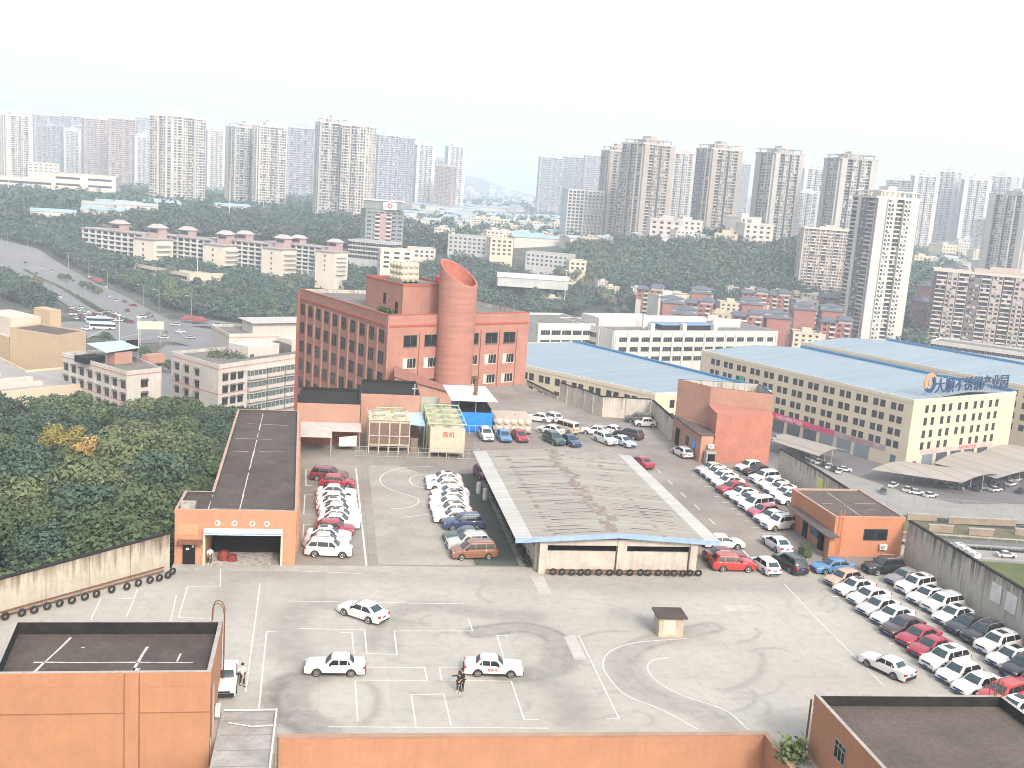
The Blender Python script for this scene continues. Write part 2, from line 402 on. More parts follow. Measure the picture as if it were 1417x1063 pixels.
bt.inputs['Mortar Size'].default_value = .035; bt.inputs['Color1'].default_value = (1, 1, 1, 1); bt.inputs['Color2'].default_value = (.94, .94, .94, 1); bt.inputs['Mortar'].default_value = (.86, .86, .86, 1); lk(nt, p, bt.inputs['Vector'])
c = mixc(nt, .75, c, bt.outputs['Color'], 'MULTIPLY')
vo = nt.nodes.new('ShaderNodeTexVoronoi'); vo.feature = 'DISTANCE_TO_EDGE'; vo.inputs['Scale'].default_value = .16
dm = nt.nodes.new('ShaderNodeVectorMath'); dm.operation = 'ADD'; nz = nt.nodes.new('ShaderNodeTexNoise'); nz.inputs['Scale'].default_value = .7; nz.inputs['Detail'].default_value = 5; lk(nt, p, nz.inputs['Vector'])
ns = nt.nodes.new('ShaderNodeVectorMath'); ns.operation = 'SCALE'; ns.inputs['Scale'].default_value = 2.4; lk(nt, nz.outputs['Color'], ns.inputs[0]); lk(nt, p, dm.inputs[0]); lk(nt, ns.outputs[0], dm.inputs[1]); lk(nt, dm.outputs[0], vo.inputs['Vector'])
ck = math_(nt, 'MULTIPLY', ramp(nt, vo.outputs['Distance'], .004, .011, 1, 0), ramp(nt, n1, .42, .6, 0, .22)); c = mixc(nt, ck, c, (.17, .163, .15))
sp = nt.nodes.new('ShaderNodeTexVoronoi'); sp.inputs['Scale'].default_value = .55; lk(nt, p, sp.inputs['Vector']); c = mixc(nt, ramp(nt, sp.outputs['Distance'], .04, .13, .2, 0), c, (.14, .132, .12))
a = nt.nodes.new('ShaderNodeAttribute'); a.attribute_name = 'wear'; ws = math_(nt, 'MULTIPLY', a.outputs['Fac'], ramp(nt, noise(nt, p, .9, 4, .7), .25, .7, .45, 1.25))
c = mixc(nt, ws, c, (.10, .095, .09)); lk(nt, c, bs.inputs['Base Color'])
me.materials.append(m); link('training_yard', me, kind='structure')
# back terrace (darker, patched)
m, nt, bs = nodes('patched_terrace_asphalt'); bs.inputs['Roughness'].default_value = .9
p = pos(nt); n1 = noise(nt, p, .07, 6, .65); n2 = noise(nt, p, .8, 5, .7); n3 = noise(nt, pos(nt, .3, .3, .3), .13, 3, .5)
c = mixc(nt, ramp(nt, n1, .35, .65), (.155, .142, .126), (.27, .252, .226)); c = mixc(nt, ramp(nt, n3, .5, .62, 0, .6), c, (.21, .175, .15)); c = mixc(nt, ramp(nt, n2, .5, .8, 0, .5), c, (.13, .12, .11))
bt = nt.nodes.new('ShaderNodeTexBrick'); bt.offset = 0; bt.inputs['Scale'].default_value = 1; bt.inputs['Brick Width'].default_value = 4.3; bt.inputs['Row Height'].default_value = 5
bt.inputs['Mortar Size'].default_value = .03; bt.inputs['Color1'].default_value = (1, 1, 1, 1); bt.inputs['Color2'].default_value = (.88, .88, .88, 1); bt.inputs['Mortar'].default_value = (.6, .6, .6, 1); lk(nt, p, bt.inputs['Vector'])
c = mixc(nt, .7, c, bt.outputs['Color'], 'MULTIPLY'); lk(nt, c, bs.inputs['Base Color'])
PV = [(-14, 96.3), (63.3, 96.3), (63.3, 135), (64.2, 141.4), (54, 168.2), (45.8, 168.5), (42.8, 176.7), (37.2, 192), (37.1, 196), (12, 180.9), (-5.1, 160), (-5.1, 96.3)]
b = MB(); b.face([(x, y, .004) for x, y in PV]); b.build('terrace', m, kind='structure')
b = MB(); b.face([(-14, 95.6, .008), (61.8, 95.6, .008), (61.8, 97.1, .008), (-14, 97.1, .008)]); b.build('kerb_strip', M('pale_strip', (.34, .325, .295), .9, .15, .6, fine=.35), kind='structure')
b = MB(); b.face([(5.2, 97.5, .008), (14.5, 97.5, .008), (14.2, 128, .008), (9, 134, .008), (5.2, 134, .008)]); b.build('driving_lane', M('pale_lane', (.30, .285, .258), .9, .22, .2, fine=.35), kind='structure')
b = MB(); b.face([(14.8, 97.5, .01), (19.3, 97.5, .01), (19.3, 131, .01), (14.8, 131, .01)]); b.build('green_strip', M('mossy_asphalt', (.085, .1, .088), .95, .3, .5, fine=.5), kind='structure')

for q_ in (((780, 881), (797, 881), (812, 913), (795, 913)), ((734, 797), (752, 797), (764, 822), (746, 822)), ((1000, 838), (1040, 838), (1046, 846), (1004, 846))):
    b = MB(); b.face([(P(*c_).x, P(*c_).y, .010) for c_ in q_[::-1]]); b.build('repair_patch', M('pale_repair', (.40, .39, .36), .9, .12, 1, fine=.3), kind='structure')
# painted lines
def line(pix, wd=.14, z=.016, mat=None):
    pts = [P(*q) for q in pix]; b_ = MB(); k = len(pts)
    nn = []
    for i in range(k):
        d_ = (pts[min(i+1, k-1)]-pts[max(i-1, 0)]); d_.z = 0; d_.normalize()
        e1 = (pts[i]-pts[i-1]).normalized() if i else d_; e2 = (pts[i+1]-pts[i]).normalized() if i < k-1 else d_
        n_ = Vector((-e1.y-e2.y, e1.x+e2.x, 0)); n_ = n_.normalized() if n_.length > .1 else Vector((-d_.y, d_.x, 0))
        sc_ = 1/max(.5, n_.dot(Vector((-e1.y, e1.x, 0)))) if i else 1
        nn.append(n_*sc_)
    for i in range(k-1):
        b_.face([(p_.x, p_.y, z) for p_ in (pts[i]-nn[i]*wd/2, pts[i+1]-nn[i+1]*wd/2, pts[i+1]+nn[i+1]*wd/2, pts[i]+nn[i]*wd/2)])
    return b_.build('road_marking', mat or PAINTW, kind='structure')
def curve(pix, wd=.13, z=.016):
    pts = cat_([P(*q) for q in pix], 8); b_ = MB()
    for i in range(len(pts)-1):
        a, c_ = pts[i], pts[i+1]; d0 = (pts[min(i+1, len(pts)-1)]-pts[max(i-1, 0)]).normalized(); d1 = (pts[min(i+2, len(pts)-1)]-pts[i]).normalized()
        n0 = Vector((-d0.y, d0.x))*wd/2; n1_ = Vector((-d1.y, d1.x))*wd/2
        b_.face([(*(a-n0), z), (*(c_-n1_), z), (*(c_+n1_), z), (*(a+n0), z)])
    b_.build('road_marking', PAINTW, kind='structure')
for q in ([(399, 832), (642, 836)], [(413, 870), (504.5, 872), (507.5, 904.5), (549.5, 906), (545.4, 873.4), (654, 873.4), (648, 855.6)],
          [(472, 875.7), (487, 876), (489.7, 904.5)], [(501.5, 923.7), (587.5, 924.3), (591.3, 942), (491, 941.5)], [(491.5, 943), (495, 998)],
          [(638, 924.3), (608, 924.3), (611, 941.5), (707.5, 943), (725.3, 995.8), (746, 996.4)], [(575.6, 1006), (569, 961.4), (614, 960.8), (624.5, 1004.4)],
          [(454, 1006), (759, 1008)], [(704.5, 879.9), (688, 880), (696.5, 909)], [(786, 880.4), (801, 880.4), (857, 995.3), (839, 994.3)],
          [(125.6, 857.9), (139.7, 827.7), (185, 828.8), (190.5, 815.5)], [(185, 831), (175, 853.6)], [(247, 855), (259.7, 811.9), (303.5, 811.3)],
          [(249, 855), (292, 856), (290, 864)], [(360, 807), (340, 958)], [(382.5, 874), (369, 874), (358, 983.5)], [(244, 824), (236, 860)],
          [(1085, 808), (1130, 856), (1222, 948)], [(305, 787), (305, 812)], [(406, 790), (500, 794)]):
    line(q, .12)
curve([(965, 1009), (917, 983), (866, 962), (842, 937), (834, 919), (844, 902), (872, 891), (905, 887), (950, 884)])
curve([(1036, 1010), (1003, 983), (943, 962), (908, 942), (896, 924), (904, 914), (925, 910)])
line([(492.6, 648.6), (507, 783)], .2)
for q in ([(437, 649.7), (423.3, 649.7), (423.3, 672.3), (431.6, 672.3)], [(435, 685), (422, 685), (420.3, 711.8), (437, 711.8)], [(431.6, 726), (420.3, 726), (418.7, 756.5)]):
    line(q, .14)
curve([(596, 645.6), (558, 647.4), (535, 654), (526, 663), (531, 672.3), (547, 680.2), (567, 686), (579.5, 691.5), (576, 698.2), (562.6, 702.8), (540, 704.3)], .14)
curve([(592, 655.8), (574, 658.7), (566.7, 664.4), (574, 672.3), (592, 675.7)], .14); line([(556, 716.3), (598.7, 711.3)], .14)
for q in ((908, 649, 915, 655), (924.5, 665, 931, 671.3), (941.7, 681.7, 949, 688.2), (961, 698.6, 968.4, 705.4), (981, 717.8, 989.7, 726), (1003, 738.6, 1012.5, 747.5), (1027.7, 761.7, 1036.6, 770.6)):
    line([q[:2], q[2:]], .16)
for q in ((957, 658.3, 966, 659.3), (966, 665.5, 975, 666.3), (974, 673, 984, 673.5), (989.5, 687.3, 1001, 688.2), (999, 695.5, 1010, 696.2), (1009, 703.5, 1022, 704.5), (1018.5, 711.5, 1032, 712.3), (1029, 721, 1044, 721.5), (1040, 729.5, 1056, 730.7), (1049, 737.7, 1086, 739.5)):
    line([q[:2], q[2:]], .16)
for i in range(9):
    a = (1152+i*19.5, 826+i*16.2); line([a, (a[0]+18, a[1]-1)], .14)
for i in range(8):
    a = (1232+i*19.5, 815+i*14.5); line([a, (a[0]+26, a[1]-3)], .14)
# ------------------------------------------------------------------ building kit
_WM = {}
def win_mesh(w_, h_, fr=None, mull=1, hood=0, sill=0, dep=.06, glass=None, tr=0, curtain=0):
    """a window seen from outside: x along the wall, -y outward, origin at its centre on the wall. returns (frame mesh, pane mesh)"""
    key = (w_, h_, fr.name if fr else '', mull, hood, sill, dep, glass.name if glass else '', tr, curtain)
    if key in _WM: return _WM[key]
    fr = fr or WHITEP; glass = glass or GLASS; a, c = w_/2, h_/2; f = .07
    b = MB()
    b.box(-a-f, a+f, -dep, .05, c, c+f); b.box(-a-f, a+f, -dep, .05, -c-f, -c)
    b.box(-a-f, -a, -dep, .05, -c, c); b.box(a, a+f, -dep, .05, -c, c)
    for k in range(1, mull+1):
        x = -a+w_*k/(mull+1); b.box(x-.035, x+.035, -dep*.8, .04, -c, c)
    if tr: z = c-h_*.3; b.box(-a, a, -dep*.7, .03, z-.03, z+.03)
    if hood: b.prism([(-a-.15, -hood), (a+.15, -hood), (a+.15, 0), (-a-.15, 0)], [c+f+.02, c+f+.02, c+f+.3, c+f+.3], [c+f+.08, c+f+.08, c+f+.36, c+f+.36])
    if sill: b.box(-a-.12, a+.12, -sill, .02, -c-f-.1, -c-f-.002)
    fm = b.mesh('window_frame', fr)
    b = MB(); b.box(-a, a, -dep*.35, .02, -c, c, 0)
    if curtain: b.box(-a+.08, -a+w_*curtain, -dep*.5, -dep*.36, -c+.05, c-.05, 1)
    pm = b.mesh('window_pane', [glass, M('pale_curtain', (.6, .56, .48), .9, .1, 3)])
    _WM[key] = (fm, pm); return fm, pm
def joinmesh(name, items):
    """items: (mesh, x, y, z, rz) joined into one mesh"""
    vs, fs, ms, mats = [], [], [], []
    cache = {}
    for me, x, y, z, rz in items:
        if me.name not in cache:
            co_ = np.empty(len(me.vertices)*3); me.vertices.foreach_get('co', co_)
            mp = []
            for mm in me.materials:
                if mm not in mats: mats.append(mm)
                mp.append(mats.index(mm))
            cache[me.name] = (co_.reshape(-1, 3), [tuple(p_.vertices) for p_ in me.polygons], [mp[p_.material_index] for p_ in me.polygons])
        c_, f_, m_ = cache[me.name]; n0 = sum(len(q) for q in vs)
        cs, sn = math.cos(rz), math.sin(rz)
        vs.append(np.stack([c_[:, 0]*cs-c_[:, 1]*sn+x, c_[:, 0]*sn+c_[:, 1]*cs+y, c_[:, 2]+z], -1))
        fs += [tuple(i+n0 for i in q) for q in f_]; ms += m_
    me = bpy.data.meshes.new(name); me.from_pydata(np.concatenate(vs).tolist(), [], fs)
    for mm in mats: me.materials.append(mm)
    me.polygons.foreach_set('material_index', ms); me.update(); return me
class Bld:
    def __init__(s, name, label, cat, poly, z0, z1, wall, roof=None, par=.8, parm=None, pari=None, group=None, roofpart=True, th=.25, notch=None):
        s.cx = sum(p[0] for p in poly)/len(poly); s.cy = sum(p[1] for p in poly)/len(poly); s.z0 = z0; s.z1 = z1
        s.poly = [(p[0]-s.cx, p[1]-s.cy) for p in poly]; s.t = thing(name, label, cat, (s.cx, s.cy, z0), 0, group); s.wins = []
        H = z1-z0; s.H = H
        b = MB()
        if notch:
            n_ = [(p[0]-s.cx, p[1]-s.cy) for p in notch[0]]; b.prism(s.poly[:1]+n_+s.poly[1:], 0, notch[1], 0); b.prism(s.poly, notch[1]+.001, H, 0)
        else: b.prism(s.poly, 0, H, 0)
        s.wall = b.build('wall', wall, s.t)
        if roofpart:
            b = MB(); b.prism(inset(s.poly, .02), H+.004, H+.05, 0); b.build('roof', roof or ROOFD, s.t)
        if par:
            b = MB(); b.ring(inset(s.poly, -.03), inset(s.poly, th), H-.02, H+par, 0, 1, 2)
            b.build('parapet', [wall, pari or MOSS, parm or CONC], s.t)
    def fr(s, i):
        a = Vector(s.poly[i]); b = Vector(s.poly[(i+1) % len(s.poly)]); d = b-a; L = d.length; u = d/L
        return a, u, Vector((u.y, -u.x)), L, math.atan2(u.y, u.x)
    def at(s, i, u_, z, out=0):
        a, u, n, L, rz = s.fr(i); p = a+u*u_+n*out; return (p.x, p.y, z-s.z0), rz
    def win(s, i, us, zs, **k):
        L = s.fr(i)[3]
        for z in zs:
            for u_ in us:
                s.wins.append((i, u_*L if k.get('frac') else u_, z, {a: b for a, b in k.items() if a != 'frac'}))
    def finish(s, pane=False, cap=100):
        it = []
        for i, u_, z, k in s.wins:
            l, rz = s.at(i, u_, z); wp = Vector((l[0]+s.cx, l[1]+s.cy, z)); it.append(((wp-CAM).length, k, l, rz))
        it.sort(key=lambda q: q[0])
        for d_, k, l, rz in it[:cap]:
            fm, pm = win_mesh(**k)
            if pane:
                o = link('window', fm, s.t, l, rz); link('pane', pm, o)
            else:
                kk = 'J'+str(sorted((a, getattr(b, 'name', b)) for a, b in k.items()))
                if kk not in _WM: _WM[kk] = joinmesh('window', [(fm, 0, 0, 0, 0), (pm, 0, 0, 0, 0)])
                link('window', _WM[kk], s.t, l, rz)
        if it[cap:]:
            L = []
            for d_, k, l, rz in it[cap:]:
                for me in win_mesh(**k): L.append((me, *l, rz))
            link('window', joinmesh('window', L), s.t, kind='stuff')
        return s
    def part(s, name, mb, mats, **k): return mb.build(name, mats, s.t, **k)
def even(n, L, m=0): return [m+(L-2*m)*(i+.5)/n for i in range(n)]
def ac_unit(parent, loc, rz, name='air_conditioner'):
    if 'ac' not in _WM:
        b = MB(); b.box(-.42, .42, -.34, -.02, 0, .6, 0); b.lathe([(.22, 0), (.22, -.02), (.0, -.025)], 14, (-.1, -.34, .3), 'y', 1); _WM['ac'] = b.mesh('air_conditioner', [WHITEP, STEEL])
    return link(name, _WM['ac'], parent, loc, rz)
def scatter_lines(bl, segs, z, mat=None):
    b = MB()
    for x0, y0, x1, y1, wd in segs:
        d_ = Vector((x1-x0, y1-y0)); L = d_.length; n_ = Vector((-d_.y, d_.x)).normalized()*wd/2; k = max(2, int(L/1.2)); prev = None
        for i in range(k+1):
            f = i/k; j = random.uniform(-.08, .08)+1; c_ = Vector((x0, y0))+d_*f; a = c_+n_*j*random.uniform(.4, 1.5); e = c_-n_*j*random.uniform(.4, 1.5)
            if prev and random.random() < .88: b.face([(*prev[1], z), (*e, z), (*a, z), (*prev[0], z)])
            prev = (a, e)
    return b.build('sealant_line', mat or M('pale_sealant', (.42, .41, .39), .9, .3, 3), bl.t)

# ------------------------------------------------------------------ buildings on the platform
# 1 gate hall on the left
g = Bld('gate_hall', 'long orange gate hall with a dark flat roof and a wide dark vehicle opening', 'building',
        [(-14, 97.2), (-2.8, 97.2), (-2.8, 99.0), (-4.2, 141.3), (-12.3, 141), (-11.3, 103.2), (-13.9, 103.2)], 0, 5.05, ORANGE, ROOFD, par=.35, pari=ROOFD, parm=M('pink_coping', (.34, .24, .2), .9), notch=([(-11.15, 97.2), (-10.4, 118), (-5, 118), (-4.2, 97.2)], 3.1))
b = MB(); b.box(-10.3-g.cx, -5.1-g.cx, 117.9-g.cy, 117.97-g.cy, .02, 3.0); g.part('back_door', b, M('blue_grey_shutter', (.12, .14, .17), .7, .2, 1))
b = MB(); b.bar((-9.2-g.cx, 104-g.cy, .02), (-9.2-g.cx, 104-g.cy, 3.08), .35); b.bar((-6.6-g.cx, 107-g.cy, .02), (-6.6-g.cx, 107-g.cy, 3.08), .3); g.part('column', b, CONC)
b = MB(); b.box(-10.9-g.cx, -4.4-g.cx, 100.6-g.cy, 117.5-g.cy, .03, 3.06); g.part('interior_shade_box', b, BLACK)  # solid black box added to stand in for the shade inside the hall
b = MB(); b.box(-11.3-g.cx, -4.05-g.cx, 96.6-g.cy, 97.15-g.cy, 3.12, 3.62, 0)
b.box(-11.3-g.cx, -4.05-g.cx, 96.58-g.cy, 96.6-g.cy, 3.2, 3.3, 1); g.part('awning', b, [M('pale_blue_sheet', (.5, .56, .64), .6, .3, 1.5), M('faded_blue', (.18, .28, .45), .6, .3, 2)])
b = MB()
for x in (-11.3, -4.1): b.box(x-g.cx-.1, x-g.cx+.1, 96.95-g.cy, 97.19-g.cy, .01, 3.1)
g.part('jamb', b, CREAM)
b = MB(); b.box(-13.25-g.cx, -12.1-g.cx, 97.13-g.cy, 97.19-g.cy, .01, 2.1); d_ = g.part('door', b, BLACK)
b = MB(); b.box(-12.95-g.cx, -12.65-g.cx, 97.1-g.cy, 97.125-g.cy, 1.45, 1.65); b.box(-12.4-g.cx, -12.2-g.cx, 97.1-g.cy, 97.125-g.cy, 1.7, 1.9); b.build('notice', WHITEP, d_)
b = MB(); b.box(-13.7-g.cx, -11.5-g.cx, 96.5-g.cy, 97.19-g.cy, 2.15, 2.45); g.part('canopy', b, RUST)
b = MB(); b.box(-13.8-g.cx, -11.9-g.cx, 97.16-g.cy, 97.195-g.cy, 2.9, 4.0); g.part('wall_panel', b, M('orange_panel', (.50, .24, .14), .9, .05, 1))
for k, x in enumerate((-10.1, -8.55, -6.9, -5.55)):
    b = MB(); b.lathe([(0, -.03), (.27, -.03), (.27, 0)], 20, (0, 0, 0), 'y', 0); b.lathe([(0, -.045), (.08, -.045), (.15, -.031)], 10, ((-.05, .04, .03, -.02)[k], 0, .03), 'y', 1)
    b.box(-.13, .13, -.04, -.031, -.13+.02*k, -.08+.02*k, 1); b.build('round_letter_sign', [WHITEP, M('sign_red', (.5, .16, .12), .7)], g.t, (x-g.cx, 97.17-g.cy, 4.12-g.z0))
scatter_lines(g, [(-8.2-g.cx, 98-g.cy, -8.9-g.cx, 140-g.cy, .12), (-11.2-g.cx, 103.5-g.cy, -11.1-g.cx, 98-g.cy, .1), (-11-g.cx, 120-g.cy, -9.2-g.cx, 120-g.cy, .1), (-8-g.cx, 120-g.cy, -5-g.cx, 120.3-g.cy, .12), (-11.3-g.cx, 126-g.cy, -5.5-g.cx, 126-g.cy, .08), (-13.5-g.cx, 98.6-g.cy, -4-g.cx, 98.4-g.cy, .08), (-10.5-g.cx, 134-g.cy, -5.3-g.cx, 133.6-g.cy, .1)], g.H+.06)
b = MB(); b.ring([(-13.6-g.cx, 97.9-g.cy), (-12.3-g.cx, 97.9-g.cy), (-12.3-g.cx, 99.2-g.cy), (-13.6-g.cx, 99.2-g.cy)], [(-13.4-g.cx, 98.1-g.cy), (-12.5-g.cx, 98.1-g.cy), (-12.5-g.cx, 99-g.cy), (-13.4-g.cx, 99-g.cy)], g.H+.05, g.H+.6); g.part('roof_hatch', b, CONC)
for k in range(9):
    b = MB(); y = 101+k*4.6; x = -2.8-(y-99)*.0331+.12; b.box(x-g.cx-.1, x-g.cx+.12, y-g.cy-.3, y-g.cy+.3, 0, 5.3); g.part('wall_buttress', b, ORANGE)
g.finish()
# 2 open shed in the middle
S0 = thing('parking_shed', 'wide low parking shed with weathered sheet roof, blue front fascia and tyres along its front', 'shed', (28.9, 111, 0))
def SL(x, y): return x-28.9, y-111
b = MB(); wl = M('shed_plaster', (.45, .41, .36), .9, .2, .7, fine=.3, streak=.2)
for x0, x1 in ((21.3, 28.6), (29.7, 36.2)):
    a = SL(x0, 95.75); c_ = SL(x1, 95.95); b.box(a[0], c_[0], a[1], c_[1], .35, 2.25)
b.build('infill_wall', wl, S0)
for x in (20.8, 28.7, 36.3):
    b = MB(); a = SL(x, 95.45); b.box(a[0], a[0]+.95 if x == 28.7 else a[0]+.75, a[1], a[1]+.6, 0, 3.6); b.build('pillar', wl, S0)
b = MB(); a = SL(20.8, 95.5); b.box(a[0]+.76, a[0]+7.89, a[1]+.1, a[1]+.45, 2.9, 3.55); b.box(a[0]+8.86, a[0]+15.49, a[1]+.1, a[1]+.45, 2.9, 3.55); b.build('beam', wl, S0)
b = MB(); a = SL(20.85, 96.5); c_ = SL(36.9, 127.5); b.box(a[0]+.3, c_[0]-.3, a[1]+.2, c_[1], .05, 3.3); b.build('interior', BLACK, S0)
for sx, nm in ((20.6, 'side_wall'), (36.85, 'side_wall')):
    b = MB(); a = SL(sx, 96.4); b.box(a[0], a[0]+.25, a[1], a[1]+31.2, 0, 2.1, 0)
    for k in range(8): b.box(a[0]-.1, a[0]+.35, a[1]+k*4.3, a[1]+k*4.3+.4, 2.1, 3.5, 0)
    b.build(nm, wl, S0)
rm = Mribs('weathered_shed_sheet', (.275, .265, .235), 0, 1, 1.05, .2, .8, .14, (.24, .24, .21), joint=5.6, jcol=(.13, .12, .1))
def roofz(x): return 4.35-abs(x-28.6)*.062
for (xa, xb, nm, mt) in ((19.9, 28.6, 'roof', rm), (28.6, 37.5, 'roof', rm), (18.2, 19.9, 'translucent_eave', 0), (37.5, 39.2, 'translucent_eave', 0)):
    b = MB(); pts = [SL(xa, 95.1), SL(xb, 95.1), SL(xb, 128.6), SL(xa, 128.6)]
    za, zb = roofz(xa), roofz(xb); b.prism(pts, [za-.06, zb-.06, zb-.06, za-.06], [za, zb, zb, za])
    mt = mt or Mribs('translucent_sheet', (.40, .395, .375), 0, 1, 1.05, .18, .5, .2)
    b.build(nm, mt, S0)
# red-brown ridge sheets, irregular
b = MB(); y = 95.6
while y < 127.5:
    h = random.uniform(.6, 1.2); off = random.uniform(-.9, .5)+(.4*math.sin(y*.4)); x0 = 28.4+off-random.uniform(.2, .7); x1 = 28.4+off+random.uniform(.3, .9)
    x0 -= .6*(y < 106)*0; a = SL(x0, y); c_ = SL(x1, y+h); xm = SL(28.6, y)[0]
    if a[0] < xm: b.face([(a[0], a[1], roofz(x0)+.02), (min(c_[0], xm), a[1], roofz(min(x1, 28.6))+.02), (min(c_[0], xm), c_[1], roofz(min(x1, 28.6))+.02), (a[0], c_[1], roofz(x0)+.02)])
    if c_[0] > xm: b.face([(max(a[0], xm), a[1], roofz(max(x0, 28.6))+.02), (c_[0], a[1], roofz(x1)+.02), (c_[0], c_[1], roofz(x1)+.02), (max(a[0], xm), c_[1], roofz(max(x0, 28.6))+.02)])
    y += h*.98
b.build('ridge_sheet', M('faded_red_sheet', (.24, .20, .18), .9, .35, 2, fine=.5), S0)
for k in range(85):
    b = MB()
    x = random.choice([random.uniform(20.2, 26), random.uniform(29.5, 35)]); y = 96+1.05*random.randint(0, 30); L = random.uniform(1.2, 5.5); L = min(L, (28 if x < 28 else 37.3)-x)
    z0, z1 = roofz(x)+.012, roofz(x+L)+.012; a = SL(x, y); wd = random.uniform(.08, .22)
    b.face([(a[0], a[1], z0), (a[0]+L, a[1]+random.uniform(-.06, .06), z1), (a[0]+L, a[1]+wd*.6, z1), (a[0], a[1]+wd, z0)])
    b.build('lifted_sheet_edge', M('dark_gap', (.10, .09, .08), .9, .3, 4), S0)
for xa, xb in ((18.2, 28.6), (28.6, 39.2)):
    b = MB(); pts = [SL(xa, 94.94), SL(xb, 94.94), SL(xb, 95.09), SL(xa, 95.09)]; za, zb = roofz(xa), roofz(xb)
    b.prism(pts, [za-.42, zb-.42, zb-.42, za-.42], [za+.03, zb+.03, zb+.03, za+.03]); b.build('fascia', M('blue_fascia', (.22, .33, .62), .6, .15, 1.5), S0)
# rail carrying the tyres
TY = MB(); TY.lathe([(.19, -.1), (.3, -.12), (.34, -.06), (.34, .06), (.3, .12), (.19, .1), (.19, -.1)], 20, (0, 0, 0), 'y'); TYM = TY.mesh('tyre', RUBBER, 40)
x = 22.2
lab_ty = 'worn black tyre hung as a bumper along the front of the parking shed'
b = MB(); b.box(21.5, 37.6, 95.12, 95.22, .42, .52); b.box(21.5, 37.6, 95.12, 95.22, .1, .2); b.build('rusty_rail', RUST, label='rusty double rail holding tyres at the shed front', cat='rail')
k = 0
while x < 37.9:
    link('tyre', TYM, None, (x, 94.98+random.uniform(-.04, .04), .33+random.uniform(0, .06)), random.uniform(-.12, .12), label=lab_ty, cat='tyre', group='tyres along the shed front')
    x += random.choice([.75, .9, 1.0, 1.1]); k += 1
# 3 office building on the right
HUBF = M('dark_steel_frame', (.05, .05, .05), .6)
f = Bld('office_annex', 'low orange office with a brown flat roof and one wide dark window', 'building',
        [(54.6, 101.2), (62.95, 101.4), (63.05, 112.2), (54.3, 111.8)], 0, 4.35, M('deep_orange_render', (.42, .19, .11), .9, .1, .3, fine=.15, streak=.12, streakcol=(.3, .1, .05)), M('brown_roof', (.105, .088, .075), .95, .25, .3, fine=.55), par=.22, pari=MATS['pink_coping'], parm=MATS['pink_coping'])
f.win(0, [5.0], [2.55], w_=2.7, h_=1.15, fr=HUBF, mull=1, dep=.08)
b = MB(); b.box(53.0-f.cx, 54.45-f.cx, 99.4-f.cy, 110.5-f.cy, 2.75, 2.85); f.part('canopy', b, M('dark_canopy', (.09, .08, .08), .8, .2, 1))
b = MB(); b.box(53.7-f.cx, 54.5-f.cx, 100.2-f.cy, 101.1-f.cy, 0, 2.74); f.part('porch_wall', b, MATS['deep_orange_render'])
b = MB()
for y in (103, 107): b.box(54.3-f.cx, 54.5-f.cx, y-f.cy, y+1-f.cy, 0, 2.1)
f.part('door', b, BLACK)
b = MB(); b.box(54.35-f.cx, 54.45-f.cx, 104.3-f.cy, 106.2-f.cy, 1, 2.2); f.part('side_window', b, GLASSB)
b = MB(); b.bar((55.05-f.cx, 101.05-f.cy, 0), (55.05-f.cx, 101.05-f.cy, 5.4), .05); b.bar((55.5-f.cx, 101.05-f.cy, 0), (55.5-f.cx, 101.05-f.cy, 5.4), .05)
for k in range(16): b.bar((55.05-f.cx, 101.05-f.cy, .3+k*.3), (55.5-f.cx, 101.05-f.cy, .3+k*.3), .03)
f.part('ladder', b, M('orange_steel', (.5, .17, .07), .7, .1))
ac_unit(f.t, (60.6-f.cx, 101.3-f.cy, .9), 0)
scatter_lines(f, [(58-f.cx, 102-f.cy, 58.4-f.cx, 111-f.cy, .08), (55.5-f.cx, 106.5-f.cy, 62.3-f.cx, 106.8-f.cy, .07), (60-f.cx, 104.5-f.cy, 61.5-f.cx, 104.4-f.cy, .1)], f.H+.06)
f.finish()
# 4 brick stair block at the far right: taller hollow part + plain brick box in front
k4 = Bld('brick_block', 'salmon rendered block with roofless top and blank red brick front beside the far car rows', 'building',
         [(56.6, 147.5), (64.9, 143.6), (66.2, 152), (53.3, 153.2)], 0, 8.1, SALMON, ROOFD, par=1.7, pari=STAINED, parm=MOSS)
b = MB(); b.prism([(55.1-k4.cx, 140.1-k4.cy), (63.5-k4.cx, 139.6-k4.cy), (64.7-k4.cx, 143.5-k4.cy), (56.3-k4.cx, 147.3-k4.cy), (55.6-k4.cx, 144-k4.cy)], 0, 7.3); k4.part('brick_front', b, BRICKR)
b = MB(); b.prism([(53-k4.cx, 139.9-k4.cy), (55.0-k4.cx, 140.2-k4.cy), (55.5-k4.cx, 144.2-k4.cy), (56.2-k4.cx, 147.6-k4.cy), (53.1-k4.cx, 152.6-k4.cy)], 0, 4.1); k4.part('side_room', b, SALMON)
b = MB(); b.prism([(52.4-k4.cx, 139.6-k4.cy), (55.0-k4.cx, 139.9-k4.cy), (55.5-k4.cx, 144-k4.cy), (52.6-k4.cx, 152.8-k4.cy)], 4.11, 4.32); k4.part('canopy', b, M('dark_tile', (.10, .075, .07), .8, .3, 2))
b = MB(); b.box(52.9-k4.cx, 53.1-k4.cx, 149.6-k4.cy, 151-k4.cy, 0, 2.6); k4.part('doorway', b, BLACK)
b = MB(); b.box(52.92-k4.cx, 53.08-k4.cx, 145.2-k4.cy, 146.3-k4.cy, 1.2, 2.5); k4.part('side_window', b, GLASS)
b = MB(); b.box(52.86-k4.cx, 52.98-k4.cx, 142-k4.cy, 143.3-k4.cy, 1.5, 2.6); k4.part('blue_sign', b, M('blue_sign', (.1, .3, .75), .5, .2, 4))
